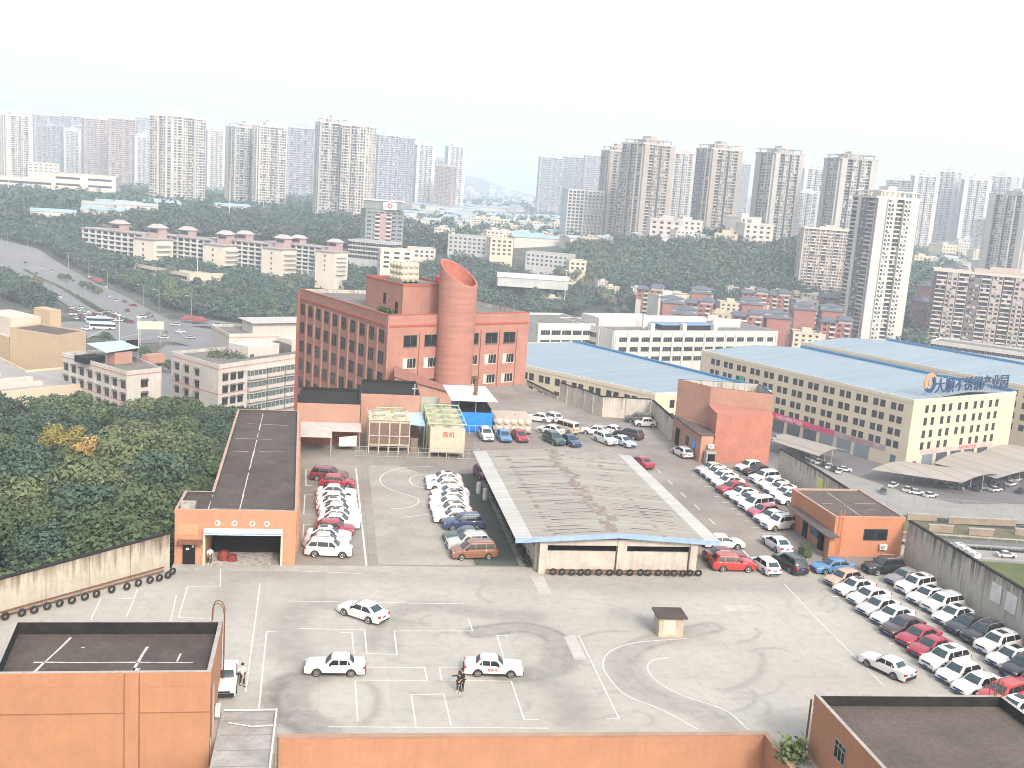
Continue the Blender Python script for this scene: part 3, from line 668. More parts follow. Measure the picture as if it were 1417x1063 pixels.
b = MB(); b.box(53.6-k4.cx, 55-k4.cx, 138.7-k4.cy, 139.8-k4.cy, 0, 1.9, 0); b.box(53.8-k4.cx, 54.9-k4.cx, 138.6-k4.cy, 138.69-k4.cy, .2, 1.6, 1); k4.part('cage', b, [STEEL, BLACK]); ac_unit(k4.t, (54.4-k4.cx, 139.6-k4.cy, 2.3), 0)
k4.finish()
# 5 perimeter walls
def wallrun(pts, h, label, th=.3, mat=WALLM, cat='perimeter wall'):
    c_ = (pts[0][0], pts[0][1], 0); t_ = thing('perimeter_wall', label, cat, c_)
    q = [Vector((p_[0]-c_[0], p_[1]-c_[1])) for p_ in pts]; hs = h if hasattr(h, '__len__') else [h]*len(pts)
    nn = []
    for i in range(len(q)):
        d_ = (q[min(i+1, len(q)-1)]-q[max(0, i-1)]).normalized(); nn.append(Vector((-d_.y, d_.x)))
    for i in range(len(q)-1):
        a, e = q[i], q[i+1]; b = MB()
        b.prism([a-nn[i]*0, e-nn[i+1]*0, e+nn[i+1]*th, a+nn[i]*th], 0, [hs[i], hs[i+1], hs[i+1], hs[i]]); b.build('wall_panel', mat, t_)
        b = MB(); z = .12; b.prism([a-nn[i]*.06, e-nn[i+1]*.06, e+nn[i+1]*(th+.06), a+nn[i]*(th+.06)], [hs[i]+.005, hs[i+1]+.005, hs[i+1]+.005, hs[i]+.005], [hs[i]+z, hs[i+1]+z, hs[i+1]+z, hs[i]+z]); b.build('coping', MOSS, t_)
        L = (e-a).length; n_ = int(L/4.2)
        for k in range(1, n_+1):
            p_ = a.lerp(e, k/(n_+1)); u_ = (e-a).normalized(); n0 = Vector((-u_.y, u_.x)); hh = hs[i]+(hs[i+1]-hs[i])*k/(n_+1)
            b = MB(); b.prism([p_-u_*.17-n0*.14, p_+u_*.17-n0*.14, p_+u_*.17+n0*.02, p_-u_*.17+n0*.02], 0, hh-.02); b.build('pilaster', mat, t_)
    return t_
tw = wallrun([(61.0, 55), (61.9, 78), (63.05, 100.9)][::-1], [4.3, 4.9, 5.0], 'streaked grey concrete wall behind the two rows of cars at the near right')
for y, z in ((82.6, 3.1), (80.2, 3.1)):
    b = MB(); x = 61.9+(y-78)*.05; b.box(x-63.05-.1, x-63.05-.04, y-100.9, y-100.9+1.5, z-.9, z+.9); b.build('white_panel', WHITEP, tw)
for k in range(4):
    b = MB(); x = 62.5; y = 90.5-k*.95; b.ring([(x-63.05-.2, y-100.9), (x-63.05+.5, y-100.9), (x-63.05+.5, y-100.9+.7), (x-63.05-.2, y-100.9+.7)], [(x-63.05-.1, y-100.9+.1), (x-63.05+.4, y-100.9+.1), (x-63.05+.4, y-100.9+.6), (x-63.05-.1, y-100.9+.6)], 4.95, 5.35); b.build('roof_vent', WHITEP, tw)
wallrun([(63.1, 112.4), (63.3, 124), (62.8, 134.5)][::-1], 3.6, 'black streaked concrete wall behind the far double row of cars')
b = MB(); b.box(63.15, 63.2, 121.5, 123.2, 1.2, 3.0); b.build('yellow_notice', M('yellow_notice', (.5, .5, .16), .8, .1, 3), label='pale yellow notice fixed to the blackened wall behind the far cars', cat='notice')
wallrun([(52.9, 152.8), (53.8, 167.2)][::-1], 3.5, 'grey concrete wall running back from the brick block')
wallrun([(53.8, 167.6), (45.6, 168.4)][::-1], 3.5, 'pale concrete wall behind the dark van and small white car')
wallrun([(45.5, 168.6), (42.8, 176.6)][::-1], 3.4, 'short angled concrete wall piece behind the open terrace')
wallrun([(42.6, 177), (40.9, 181.5)][::-1], 3.2, 'lower end piece of the concrete terrace wall')
wallrun([(40.6, 182), (37.3, 195.5)][::-1], .7, 'low kerb wall between the brick building and the blue roof')
LW = M('yellowed_plaster', (.38, .345, .295), .95, .25, .4, fine=.25, streak=.9, streakcol=(.13, .075, .045))
lw = wallrun([(-46, 66.2), (-25.7, 84.9), (-14.2, 95.7)], [3.2, 3.2, 3.5], 'stained cream boundary wall below the trees, tyres hung along its foot', mat=WALLC)
b = MB(); b.bar((-40, 71.2, .55), (-14.6, 94.9, .55), .1); b.bar((-40, 71.2, .2), (-14.6, 94.9, .2), .1); b.build('rusty_rail', RUST, label='rusty double rail holding tyres at the foot of the cream wall', cat='rail')
for (px, py) in ((8, 852), (31, 847), (48, 843), (66, 838), (83, 834), (100, 830), (118, 825), (134, 821), (155, 815), (176, 811), (192, 806), (208, 802), (221, 799), (233, 795), (239, 790)):
    q = P(px, py, .36); d_ = .25; link('tyre', TYM, None, (q.x+.0, q.y-.1, .36), R(42)+random.uniform(-.1, .1), label='worn black tyre hung as a bumper along the foot of the cream wall', cat='tyre', group='tyres along the cream wall')
# 6 small hut on the yard
h = thing('valve_hut', 'small concrete hut with a dark overhanging slab roof standing alone on the yard', 'hut', (29.72, 81.6, 0), R(-3))
b = MB(); b.box(-1.08, 1.08, -.9, .9, 0, 1.75); b.build('wall', M('hut_plaster', (.45, .37, .29), .95, .2, 1.2, fine=.4, streak=.3), h)
b = MB(); b.box(-1.32, 1.32, -1.15, 1.15, 1.755, 1.9); b.build('roof', ROOFD, h)
b = MB(); b.box(-.72, .35, -.93, -.89, .25, 1.6); b.build('door', M('hut_door', (.5, .43, .35), .8, .1, 2), h)
# 7 near buildings at the bottom
bl = Bld('near_left_building', 'large orange block at the lower left with black-walled flat roof and caged ladder', 'building',
         [(-20.3, 64.9), (-7.0, 64.9), (-7.1, 72.9), (-21.2, 72.9)], -26, 4.0, Mwall('bright_orange_render', (.375, .183, .10), -9, 5.5, (.2, .095, .055), .16, .04), ROOFD, par=.95, pari=MOSS, parm=CONC)
b = MB(); b.box(-12.3-bl.cx, -11.45-bl.cx, -4.12, -4.005, 0, 30.9); bl.part('pilaster', b, MATS['bright_orange_render'])
b = MB(); b.box(-12.36-bl.cx, -12.305-bl.cx, -4.08, -4.006, 0, 30.9); b.box(-11.445-bl.cx, -11.39-bl.cx, -4.08, -4.006, 0, 30.9); bl.part('dark_joint', b, M('joint_dark', (.22, .10, .055), .9))  # narrow dark joint strips along both edges of the pilaster
b = MB(); b.box(-20.2-bl.cx, -12.37-bl.cx, -4.03, -4.003, 28.1, 28.16); b.box(-11.38-bl.cx, -7.05-bl.cx, -4.03, -4.003, 28.1, 28.16); bl.part('render_joint', b, M('joint_dark', (.35, .15, .07), .9))
scatter_lines(bl, [(-18.6-bl.cx, -3.7, -17.3-bl.cx, 3.2, .22), (-12.4-bl.cx, -3.7, -11.7-bl.cx, 3, .2), (-20-bl.cx, -.6, -8.5-bl.cx, -.8, .12), (-18.6-bl.cx, -3.7, -18.2-bl.cx, -2.2, .5), (-12.2-bl.cx, -3, -12-bl.cx, -1.6, .4), (-9.6-bl.cx, -.9, -9.5-bl.cx, .6, .1), (-16.5-bl.cx, 1.6, -16-bl.cx, 1.6, .12)], bl.H+.06)
b = MB()
for x in (-.28, .28): b.bar((x, 0, 24.5), (x, 0, 32.1), .05)
for k in range(22): b.bar((-.28, 0, 24.8+k*.33), (.28, 0, 24.8+k*.33), .035)
for x in (-.28, .28): b.tube([(x, 0, 31.9), (x, .06, 32.3), (x, .22, 32.6), (x, .45, 32.7), (x, .68, 32.6), (x, .8, 32.3), (x, .85, 31.2)], .04, 6)
b.build('caged_ladder', RUST, bl.t, (-6.9-bl.cx, 72.2-bl.cy, 0), R(90))
b = MB(); b.tube([(-6.85-bl.cx, -3.6, 0), (-6.85-bl.cx, -3.6, 30)], .08, 8); bl.part('drain_pipe', b, MATS['pink_coping'])
ac_unit(bl.t, (-6.95-bl.cx, 67.6-bl.cy, 26.5), R(90)); bl.finish()
br = Bld('near_right_building', 'orange block at the lower right with brown flat roof and small side window', 'building',
         [(33.5, 40), (48.3, 40), (47.3, 61.2), (33.5, 61.7)], 0, 3.7, MATS['bright_orange_render'], MATS['brown_roof'], par=.8, pari=MOSS, parm=CONC)
br2 = [i for i in range(4)]
br.win(3, [4.2], [2.6], w_=1.4, h_=1.2, fr=STEEL, mull=2, tr=1)
b = MB()
for x in (-.28, .28): b.bar((x, 0, 0), (x, 0, 5.2), .05); b.tube([(x, 0, 5.2), (x, .15, 5.7), (x, .5, 5.7), (x, .62, 4.6)], .04, 6)
for k in range(16): b.bar((-.28, 0, .3+k*.33), (.28, 0, .3+k*.33), .035)
b.build('roof_ladder', RUST, br.t, (46.7-br.cx, 61.35-br.cy, 0), R(180))
b = MB(); b.tube([(-7.6+.45, 21.2-9.8, 0), (-7.6+.45, 21.2-9.8, 3.9)], .07, 8); br.part('drain_pipe', b, RUST)
ac_unit(br.t, (33.45-br.cx, 56.5-br.cy, .6), R(-90)); br.finish()
# lower deck roof between near left building and apron
b = MB(); b.box(-6.6, -2.75, 50, 65.25, -12, .18, 0); b.box(-6.6, -2.75, 65.25, 68.6, .01, .18, 0)
for k in range(9): b.box(-6.4, -2.95, 52+k*1.9, 52.06+k*1.9, .18, .2, 1)
b.build('deck_roof', [M('grey_deck_sheet', (.30, .29, .275), .85, .3, .5, fine=.4, streak=0), M('deck_joint', (.2, .19, .18), .9)], label='grey sheet roof in the gap beside the near left building', cat='deck roof')
b = MB(); b.tube([(-2.9, 50, .35), (-2.9, 68.5, .35)], .07); b.tube([(-6.4, 68.4, .35), (-2.9, 68.4, .35)], .06); b.tube([(-6.0, 66.8, .3), (-4.4, 66.2, .32), (-3, 66.3, .33)], .04); b.build('white_pipe', WHITEP, label='white pipe edging the grey deck roof', cat='pipe')
# ------------------------------------------------------------------ brick office building with the slanted round tower
bb = Bld('brick_office_building', 'salmon brick office block with ribbed pilasters, rows of windows and a rooftop stair house', 'building',
         [(9.3, 181.2), (37.1, 196.3), (20.5, 226), (-7.1, 217.3)], -30, 13.2, BRICK, M('grey_roof', (.16, .15, .14), .95, .25, .3, fine=.3), par=.8, pari=STAINED, parm=M('red_coping', (.33, .09, .06), .9))
WF = M('cream_frame', (.46, .43, .37), .6, .1, 2); DF = M('dark_frame', (.12, .11, .1), .6, .1, 2)
for z, h_, fr_, cu in ((9.3, 2.0, DF, 0), (5.3, 1.7, WF, .35), (1.5, 1.6, WF, .3)):
    bb.win(0, [.15, .29, .58, .72, .855], [z], frac=1, w_=2.7, h_=h_, fr=fr_, mull=3 if cu else 1, sill=.12, curtain=cu)
for z in (10.0, 6.2, 2.4, -1.4, -5.2, -9): bb.win(3, [.045+.1*k for k in range(10)], [z], frac=1, w_=1.95, h_=2.2, fr=DF, mull=2, tr=1)
redp = M('dark_red_pilaster', (.28, .09, .07), .9, .12, 1)
for fr_ in (.218, .36, .505, .648, .787, .92):
    b = MB(); b.box(-.28, .28, -.22, -.004, -.5, 10.9); l, rz = bb.at(0, fr_*31.6, 0); b.build('pilaster', BRICK, bb.t, l, rz)
for k in range(11):
    b = MB(); b.box(-.22, .22, -.3, -.004, -15, 11.4); l, rz = bb.at(3, (-.006+.1*k)*40+.3, 0); b.build('pilaster', BRICK, bb.t, l, rz)
for i, L in ((0, 31.6), (3, 39.4)):
    b = MB(); b.box(0.3, L-.3, -.14, -.004, 11.9, 12.25); l, rz = bb.at(i, 0, 0); b.build('cornice', MATS['red_coping'], bb.t, l, rz)
    b = MB(); b.box(-.1, L+.1, -.12, .3, 13.99, 14.1); b.build('coping', MATS['red_coping'], bb.t, l, rz)
b = MB(); b.tube([(-6.9-bb.cx-.35, 214.5-bb.cy, 4), (-6.9-bb.cx-.35, 214.5-bb.cy, 43.6)], .28, 10); bb.part('drain_pipe', b, redp)
b = MB(); l0, rz0 = bb.at(0, .36*31.6+1.5, 0, .3); b.box(-1.6, 1.6, -1.2, 0, 2.7, 2.85); b.build('door_canopy', MATS['cream_frame'], bb.t, l0, rz0)
b = MB(); b.box(-1.1, 1.1, -.06, .0, .05, 2.6); b.build('entrance', BLACK, bb.t, l0, rz0)
pa, pb, pc = P(556, 437, 13.3), P(606, 437, 13.3), P(510, 418, 13.3)
pb = pa+(Vector((27.8, 15.1, 0)).normalized()*10.5); q0 = Vector((-16.4, 36.1, 0)).normalized()
pc = pa+q0*15; pd = pb+q0*15
b = MB(); b.prism([(q.x-bb.cx, q.y-bb.cy) for q in (pa, pb, pd, pc)], 43.26, 48.6, 0, 1); ph_ = bb.part('stair_house', b, [BRICK, MATS['grey_roof']])
pp = [(q.x-bb.cx, q.y-bb.cy) for q in (pa, pb, pd, pc)]
b = MB(); b.ring(inset(pp, -.08), inset(pp, .25), 48.61, 49.0); b.build('parapet', MATS['red_coping'], ph_)
b = MB(); a2 = Vector(pp[0]); e2 = Vector(pp[3]); u2 = (e2-a2).normalized(); n2 = Vector((-u2.y, u2.x))
for s_, zz, ww in ((2.2, 44.5, 1.0), (7, 45.6, .9)):
    c_ = a2+u2*s_; b.prism([c_-u2*ww/2-n2*-.06, c_+u2*ww/2-n2*-.06, c_+u2*ww/2-n2*.02, c_-u2*ww/2-n2*.02], zz-1, zz+1)
b.build('dark_opening', BLACK, ph_)
def bubble_tank(name, label, loc, rz, nx_, ny_, nz_, u=1.0, mat=None):
    t_ = thing(name, label, 'water tank', loc, rz); mat = mat or M('tank_panel', (.40, .33, .28), .5, .12, 1.5)
    b = MB(); b.box(0, nx_*u, 0, ny_*u, .3, .3+nz_*u); b.build('tank_body', mat, t_)
    b = MB()
    for k in range(nx_+1): b.box(k*u-.05 if k else -.03, k*u+.05 if k < nx_ else nx_*u+.03, -.06, ny_*u+.06, 0, .29)
    b.build('base_frame', STEEL, t_)
    if 'bub' not in _WM:
        b = MB(); b.lathe([(.46, 0), (.42, -.1), (.3, -.2), (.12, -.25), (0, -.26)], 14, (0, 0, 0), 'y'); _WM['bub'] = b.mesh('bulged_panel', mat, 60)
        b = MB(); b.lathe([(.46, 0), (.42, -.1), (.3, -.2), (.12, -.25), (0, -.26)], 14, (0, 0, 0), 'y'); _WM['bub'].materials[0] = mat
    for i in range(nx_):
        for k in range(nz_):
            o = link('bulged_panel', _WM['bub'], t_, ((i+.5)*u, -.005, .3+(k+.5)*u), 0); o.scale = (u, u, u)
    for i in range(ny_):
        for k in range(nz_):
            o = link('bulged_panel', _WM['bub'], t_, (-.005, (i+.5)*u, .3+(k+.5)*u), R(-90)); o.scale = (u, u, u)
    b = MB(); b.box(nx_*u*.6, nx_*u*.6+.8, ny_*u*.4, ny_*u*.4+.8, .3+nz_*u, .45+nz_*u); b.build('hatch', STEEL, t_)
    return t_
tq = pa+Vector((27.8, 15.1, 0)).normalized()*2.6+q0*5
bubble_tank('roof_water_tank', 'cream bulged panel water tank on top of the brick rooftop stair house', (tq.x, tq.y, 18.63), R(28.5), 3, 4, 3, 1.15, M('cream_tank_panel', (.45, .42, .34), .5, .1, 1.5))
b = MB(); b.tube([(0, 0, 0), (0, 0, .9)], .5, 12); b.lathe([(.5, .9), (.3, 1.2), (0, 1.3)], 12); b.build('red_tank', M('red_tank', (.38, .05, .05), .5, .1, 1), None, (tq.x+6.6, tq.y+1.6, 19.02), label='small red cylinder tank on the brick stair house roof beside the cream tank', cat='tank')
for k, (s_, r_) in enumerate(((6, .7), (9, .9), (11, .6))):   # rooftop shrubs
    c_ = Vector((9.3, 181.2))+Vector((-16.4, 36.1)).normalized()*s_+Vector((3.0+.4*k, 1.6))
    b = MB()
    for j in range(170):
        v = Vector((random.gauss(0, .5), random.gauss(0, .9), abs(random.gauss(0, .45)))); n_ = Vector((random.uniform(-1, 1), random.uniform(-1, 1), 1)).normalized(); x_ = n_.orthogonal().normalized()*.16; y_ = n_.cross(x_)
        b.face([v*r_*1.3+x_, v*r_*1.3+y_, v*r_*1.3-x_, v*r_*1.3-y_])
    b.build('rooftop_shrub', M('shrub_green', (.06, .085, .04), .9, .4, 2), None, (c_.x, c_.y, 13.27), label=('low green shrub in the rooftop bed nearest the brick corner', 'widest green shrub on the brick roof before the stair house', 'smallest green shrub on the brick roof, farther back')[k], cat='shrub')
bb.finish(pane=True)
# round tower with slanted open top
rt = thing('round_brick_tower', 'tall round red brick tower cut off at a slant, standing before the brick office block', 'tower', (21.8, 186.4, 0))
b = MB(); n = 56; ro, ri = 3.45, 3.1
def cut(x, y): return 21.6-.5*x+.42*y
for k in range(n):
    t0_, t1_ = 2*math.pi*k/n, 2*math.pi*(k+1)/n; p = [(math.cos(t_)*r_, math.sin(t_)*r_) for r_ in (ro, ri) for t_ in (t0_, t1_)]
    o0, o1, i0, i1 = p
    b.face([(*o0, -1), (*o1, -1), (*o1, cut(*o1)), (*o0, cut(*o0))]); b.face([(*i1, 8), (*i0, 8), (*i0, cut(*i0)), (*i1, cut(*i1))], 1)
    b.face([(*o0, cut(*o0)), (*o1, cut(*o1)), (*i1, cut(*i1)), (*i0, cut(*i0))], 1)
b.face([(math.cos(2*math.pi*k/n)*ri, math.sin(2*math.pi*k/n)*ri, 8) for k in range(n)], 1)
mm, nt, bs = nodes('coursed_red_brick'); bs.inputs['Roughness'].default_value = .9
z_ = pos(nt, .08, .08, 1.0); c = mixc(nt, ramp(nt, noise(nt, z_, 1.6, 6, .7), .35, .65), (.285, .135, .105), (.37, .185, .145))
c = mixc(nt, ramp(nt, noise(nt, pos(nt, 1, 1, 2.5), 2.2, 4, .7), .5, .8, 0, .45), c, (.27, .07, .05)); lk(nt, c, bs.inputs['Base Color'])
b.build('shell', [mm, M('inner_red_brick', (.38, .14, .105), .9, .15, .8, fine=.3)], rt, smooth=30)
# lean-to and pink service rooms
def simple(name, label, cat, poly, z0, z1, wall, roof, par=.4, pari=None, **k):
    o = Bld(name, label, cat, poly, z0, z1, wall, roof, par=par, pari=pari or MOSS, parm=MOSS, **k); return o
s1 = simple('service_room', 'pink service room with a black edged roof nearest the gate hall', 'building', [(-4.6, 144.6), (4.1, 144.6), (4.3, 156), (-4.4, 156)], 0, 5.3, SALMON, MOSS, .5); s1.finish()
s2 = simple('service_room', 'longer pink service room with a black edged roof behind the cooling units', 'building', [(4.4, 151.6), (13.0, 151.6), (13.2, 163), (4.6, 163)], 0, 5.5, SALMON, MOSS, .5)
b = MB(); b.box(13.0-s2.cx, 13.06-s2.cx, 153-s2.cy, 155-s2.cy, .02, 3); s2.part('doorway', b, BLACK)
b = MB(); b.tube([(3.4, -5.2, 5.5), (3.4, -5.2, 7.6)], .12, 6); b.tube([(3.0, -5.2, 6.9), (3.8, -5.2, 6.9)], .08, 6); s2.part('vent_pipe', b, STEEL); s2.finish()
lt = thing('lean_to_roof', 'sloping dull red tiled lean-to at the corner of the brick building', 'lean-to', (14, 174, 0))
b = MB(); b.prism([(-3.6, -2.5), (6.5, 1.5), (6, 6), (-3, 6.6)], 0, [5.0, 1.7, 1.7, 5.0]); b.build('wall', SALMON, lt)
b = MB(); b.prism([(-3.8, -2.9), (7.0, 1.2), (6.4, 6.4), (-3.2, 7)], [5.02, 1.72, 1.72, 5.02], [5.2, 1.9, 1.9, 5.2]); b.build('roof', M('dull_red_tile', (.27, .13, .10), .9, .2, 2, fine=.3), lt)
b = MB(); b.box(14.3, 17.2, 163.4, 163.6, 0, 3.4); b.build('green_wall', M('pale_green_render', (.36, .40, .33), .9, .15, 1, streak=.3), label='pale green screen wall behind the rear cooling unit', cat='wall')
# ------------------------------------------------------------------ cooling units
CRM = M('cream_steel', (.48, .43, .34), .6, .12, 1.2, fine=.25, streak=.2); GRN = M('green_pipe', (.30, .40, .22), .6, .15, 1); LOUV = M('rusty_louver', (.17, .12, .10), .9, .3, 4, fine=.5)
def fan(parent, x, y, z, r_=.95):
    b = MB(); b.lathe([(r_, 0), (r_*.93, .35), (r_*.88, .35), (r_*.9, .05)], 20, (0, 0, 0), 'z', 0); b.lathe([(.2, .2), (.2, .34), (0, .36)], 10, (0, 0, 0), 'z', 1)
    for k in range(5):
        a_ = k*2*math.pi/5; b.bar((0, 0, .25), (math.cos(a_)*r_*.85, math.sin(a_)*r_*.85, .25), .22, .03, 1)
    b.lathe([(r_*.9, .02), (0, .02)], 16, (0, 0, 0), 'z', 2)
    o = b.build('fan', [CRM, STEEL, BLACK], parent, (x, y, z), 0)
    return o
ct = thing('cooling_unit', 'cream framed cooling tower on legs with brown louver panels and fans on top', 'cooling tower', (5.2, 140.2, 0))
b = MB(); b.box(.1, 5.7, .1, 6.4, 1.2, 4.7); b.build('casing', CRM, ct)
for k in range(4):
    b = MB(); b.box(.25+k*1.4, 1.4+k*1.4, .04, .098, 1.35, 4.3); b.build('louver_panel', LOUV, ct)
b = MB()
for k in range(5): b.bar((.15+k*1.38, 0, 0), (.15+k*1.38, 0, 4.8), .12)
for z in (1.15, 2.5, 4.75): b.bar((.05, -.06, z), (5.8, -.06, z), .1)
for k in (0, 5.7):
    for y in (2, 4, 6.3): b.bar((k, y, 0), (k, y, 4.8), .12)
b.build('frame', CRM, ct)
for x in (1.5, 4.3):
    for y in (1.6, 4.7): fan(ct, x, y, 4.71, 1.0)
b = MB(); b.bar((.1, 0, 5.5), (5.7, 0, 5.5), .05); b.bar((2.9, 0, 4.7), (2.9, 0, 6.2), .12)
for k in range(5): b.bar((.1+k*1.4, 0, 4.8), (.1+k*1.4, 0, 5.5), .05)
b.tube([(1.2, 5.8, 5.2), (5, 5.8, 5.2)], .1, 6); b.build('top_rail', GRN, ct)
c2 = thing('cooling_unit', 'long cream cooling tower with a blank front, red lettering and green pipes over its fans', 'cooling tower', (13.6, 138.6, 0), R(-1))
b = MB(); b.box(0, 4.8, 0, 14, .8, 4.1); b.build('casing', CRM, c2)
for y in (1.9, 5.2, 8.5, 11.8):
    for x in (1.25, 3.55): fan(c2, x, y, 4.11, .98)
b = MB()
for x in (.1, 2.4, 4.7):
    for y in (.1, 7, 13.8): b.bar((x, y, 0), (x, y, .8), .14)
b.build('leg', CRM, c2)
b = MB()
for x in (-.2, 2.4, 5.0): b.tube([(x, .8, 4.6), (x, 13.6, 4.6)], .11, 6)
for y in (.8, 3.6, 6.9, 10.2, 13.4): b.tube([(-.2, y, 4.62), (5, y, 4.62)], .09, 6)
for y in (3.6, 8, 13): b.tube([(-.2, y, 0), (-.2, y, 4.6)], .11, 6)
b.build('green_pipe', GRN, c2)
def text_mesh(s_, size, depth, name='lettering'):
    cu = bpy.data.curves.new(name, 'FONT'); cu.body = s_; cu.size = size; cu.extrude = depth; cu.align_x = 'CENTER'; cu.resolution_u = 2; cu.offset = size*.012
    o = bpy.data.objects.new('tmp', cu); COL.objects.link(o); me = bpy.data.meshes.new_from_object(o.evaluated_get(bpy.context.evaluated_depsgraph_get()))
    bpy.data.objects.remove(o); bpy.data.curves.remove(cu); me.name = name; return me
def text(s_, size, mat, parent, loc, rz, depth=.02, name='lettering', tilt=90, **k):
    me = text_mesh(s_, size, depth, name); me.materials.clear(); me.materials.append(mat)
    o = link(name, me, parent, loc, None, **k); o.rotation_euler = (R(tilt), 0, rz); return o
REDL = M('red_lettering', (.55, .06, .05), .7)
text('良机', .85, REDL, c2, (2.5, -.02, 3.0), 0, .012)
b = MB(); b.prism([(10.9, 144), (13.3, 143), (13.4, 152), (10.9, 152)], 3.3, 3.42); b.box(11, 11.1, 144.2, 144.3, 0, 3.29); b.box(13.1, 13.2, 143.2, 143.3, 0, 3.29)
b.build('sheet_canopy', M('pale_blue_roof', (.36, .52, .66), .5, .12, 1), label='small pale blue sheet canopy between the two cooling towers', cat='canopy')
b = MB(); b.box(11.2, 12.2, 141.6, 142.3, 0, 1.7); b.box(11.1, 12.3, 141.5, 142.4, 1.71, 1.8); b.build('control_cabinet', M('brown_cabinet', (.2, .15, .12), .8, .2, 2), label='brown metal cabinet between the two cooling towers', cat='cabinet')
b = MB()
for x in np.arange(3.6, 20.5, 1.4): b.bar((x, 137.5, 0), (x, 137.5, 1.6), .05)
for z in (.3, 1.0, 1.6): b.bar((3.4, 137.5, z), (20.4, 137.5, z), .045)
for y in np.arange(138.6, 144, 1.4): b.bar((20.4, y, 0), (20.4, y, 1.6), .05)
for z in (.3, 1.0, 1.6): b.bar((20.4, 137.5, z), (20.4, 144, z), .045)
b.build('steel_railing', STEEL, label='thin steel railing fencing in the cooling towers', cat='railing')
# blue pump house
pu = thing('pump_house', 'bright blue open-topped pump house with a white sheet roof and rusty flue', 'pump house', (19.2, 154.4, 0))
BL_ = M('bright_blue_sheet', (.02, .20, .62), .55, .15, 2, fine=.2)
b = MB(); b.box(0, 5.4, 0, .1, .1, 3.1); b.build('front_wall', BL_, pu)
b = MB(); b.box(-.1, 0, 0, 9, .1, 4.2); b.build('side_wall', M('dark_blue_sheet', (.03, .12, .35), .6, .15, 2), pu)
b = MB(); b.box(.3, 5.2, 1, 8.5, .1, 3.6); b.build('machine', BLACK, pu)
b = MB()
for x in (.05, 2.7, 5.35):
    for y in (.15, 8.9): b.bar((x, y, 0), (x, y, 5), .1)
b.build('post', STEEL, pu)
b = MB(); b.prism([(-1.2, -.9), (5.9, -.9), (5.3, 9.6), (-1.6, 9.6)], [5.0, 5.0, 5.3, 5.3], [5.1, 5.1, 5.4, 5.4]); b.build('roof', WHITEP, pu)
b = MB(); b.tube([(2.9, 3, 0), (2.9, 3, 7.8)], .32, 12); b.lathe([(.5, 7.8), (.5, 8.1), (0, 8.3)], 12, (2.9, 3, 0)); b.build('flue', RUST, pu)
b = MB()
for x in np.arange(0, 5.5, .9): b.bar((x, -1, 0), (x, -1, 1.3), .05)
b.bar((0, -1, 1.3), (5.4, -1, 1.3), .05); b.build('railing', M('pale_blue_steel', (.35, .5, .62), .6), pu)
bubble_tank('ground_water_tank', 'low tan bulged panel water tank beside the blue pump house', (25.0, 153.6, 0), 0, 5, 5, 2, 1.12)
b = MB()
for x in np.arange(24.9, 32.5, 1.2): b.bar((x, 152.6, 0), (x, 152.6, 1.5), .05)
for z in (.2, .8, 1.5): b.bar((24.9, 152.6, z), (32.3, 152.6, z), .04)
b.build('tank_railing', STEEL, label='thin railing in front of the low tan water tank', cat='railing')
# left canopy
cn = thing('sheet_canopy', 'grey sheet canopy on thin posts against the pink service room', 'canopy', (-4.3, 138.5, 0))
gs = M('grey_sheet', (.40, .39, .37), .7, .12, 1, fine=.15)
b = MB(); b.prism([(0, -.8), (4.6, -.8), (4.6, 2), (0, 2)], [2.6, 2.6, 2.8, 2.8], [2.66, 2.66, 2.86, 2.86]); b.prism([(0, 2.01), (8.6, 2.01), (8.6, 6), (0, 6)], [2.8, 2.8, 3.1, 3.1], [2.86, 2.86, 3.16, 3.16]); b.build('roof_sheet', gs, cn)
b = MB()
for x, y, z in ((.1, -.7, 2.6), (4.5, -.7, 2.6), (8.4, 2.2, 2.8), (4.6, 2.2, 2.8)): b.bar((x, y, 0), (x, y, z), .08)
b.build('post', STEEL, cn)
b = MB(); b.prism([(5.6, 2.5), (8, 2.5), (8, 2.6), (5.6, 2.6)], [.6, .7, .7, .6], [1.9, 2.2, 2.2, 1.9]); b.build('white_banner', WHITEP, cn)
b = MB(); b.box(-4.0, 4.0, 144.2, 144.55, 0, 2.4); b.build('back_board', M('red_brown_board', (.3, .12, .08), .9, .2, 1), label='red brown board wall in shadow under the grey canopy', cat='board')
# odds and ends
b = MB(); b.lathe([(.0, .9), (.35, .86), (.55, .6), (.62, 0)], 14, (-9.6, 98.6, 0)); b.lathe([(0, .6), (.4, .55), (.5, 0)], 12, (-8.8, 98.3, 0)); b.build('red_tarp_heap', M('red_tarp', (.17, .035, .03), .8, .3, 2), label='heap under a red tarp just inside the gate hall opening', cat='heap')
gb = thing('refuse_bin', 'green wheeled refuse bin with a tipped lid beside the office porch', 'bin', (51.4, 100.9, 0), R(20))
b = MB(); b.prism([(-.6, -.45), (.6, -.45), (.6, .45), (-.6, .45)], .15, 1.1); b.build('body', M('bin_green', (.05, .07, .03), .6, .2, 2), gb)
b = MB(); b.prism([(-.65, -.5), (.65, -.5), (.65, .5), (-.65, .5)], [1.11, 1.11, 1.5, 1.5], [1.17, 1.17, 1.56, 1.56]); b.build('lid', M('bin_lid', (.03, .045, .02), .6), gb)
b = MB(); b.lathe([(.2, -.05), (.2, .05), (0, .05)], 12, (-.55, -.5, .2), 'y'); b.build('wheel', RUBBER, gb)
hc = thing('hand_cart', 'rusty hand cart with raised handles leaning by the green bin', 'cart', (52.2, 102.6, 0), R(60))
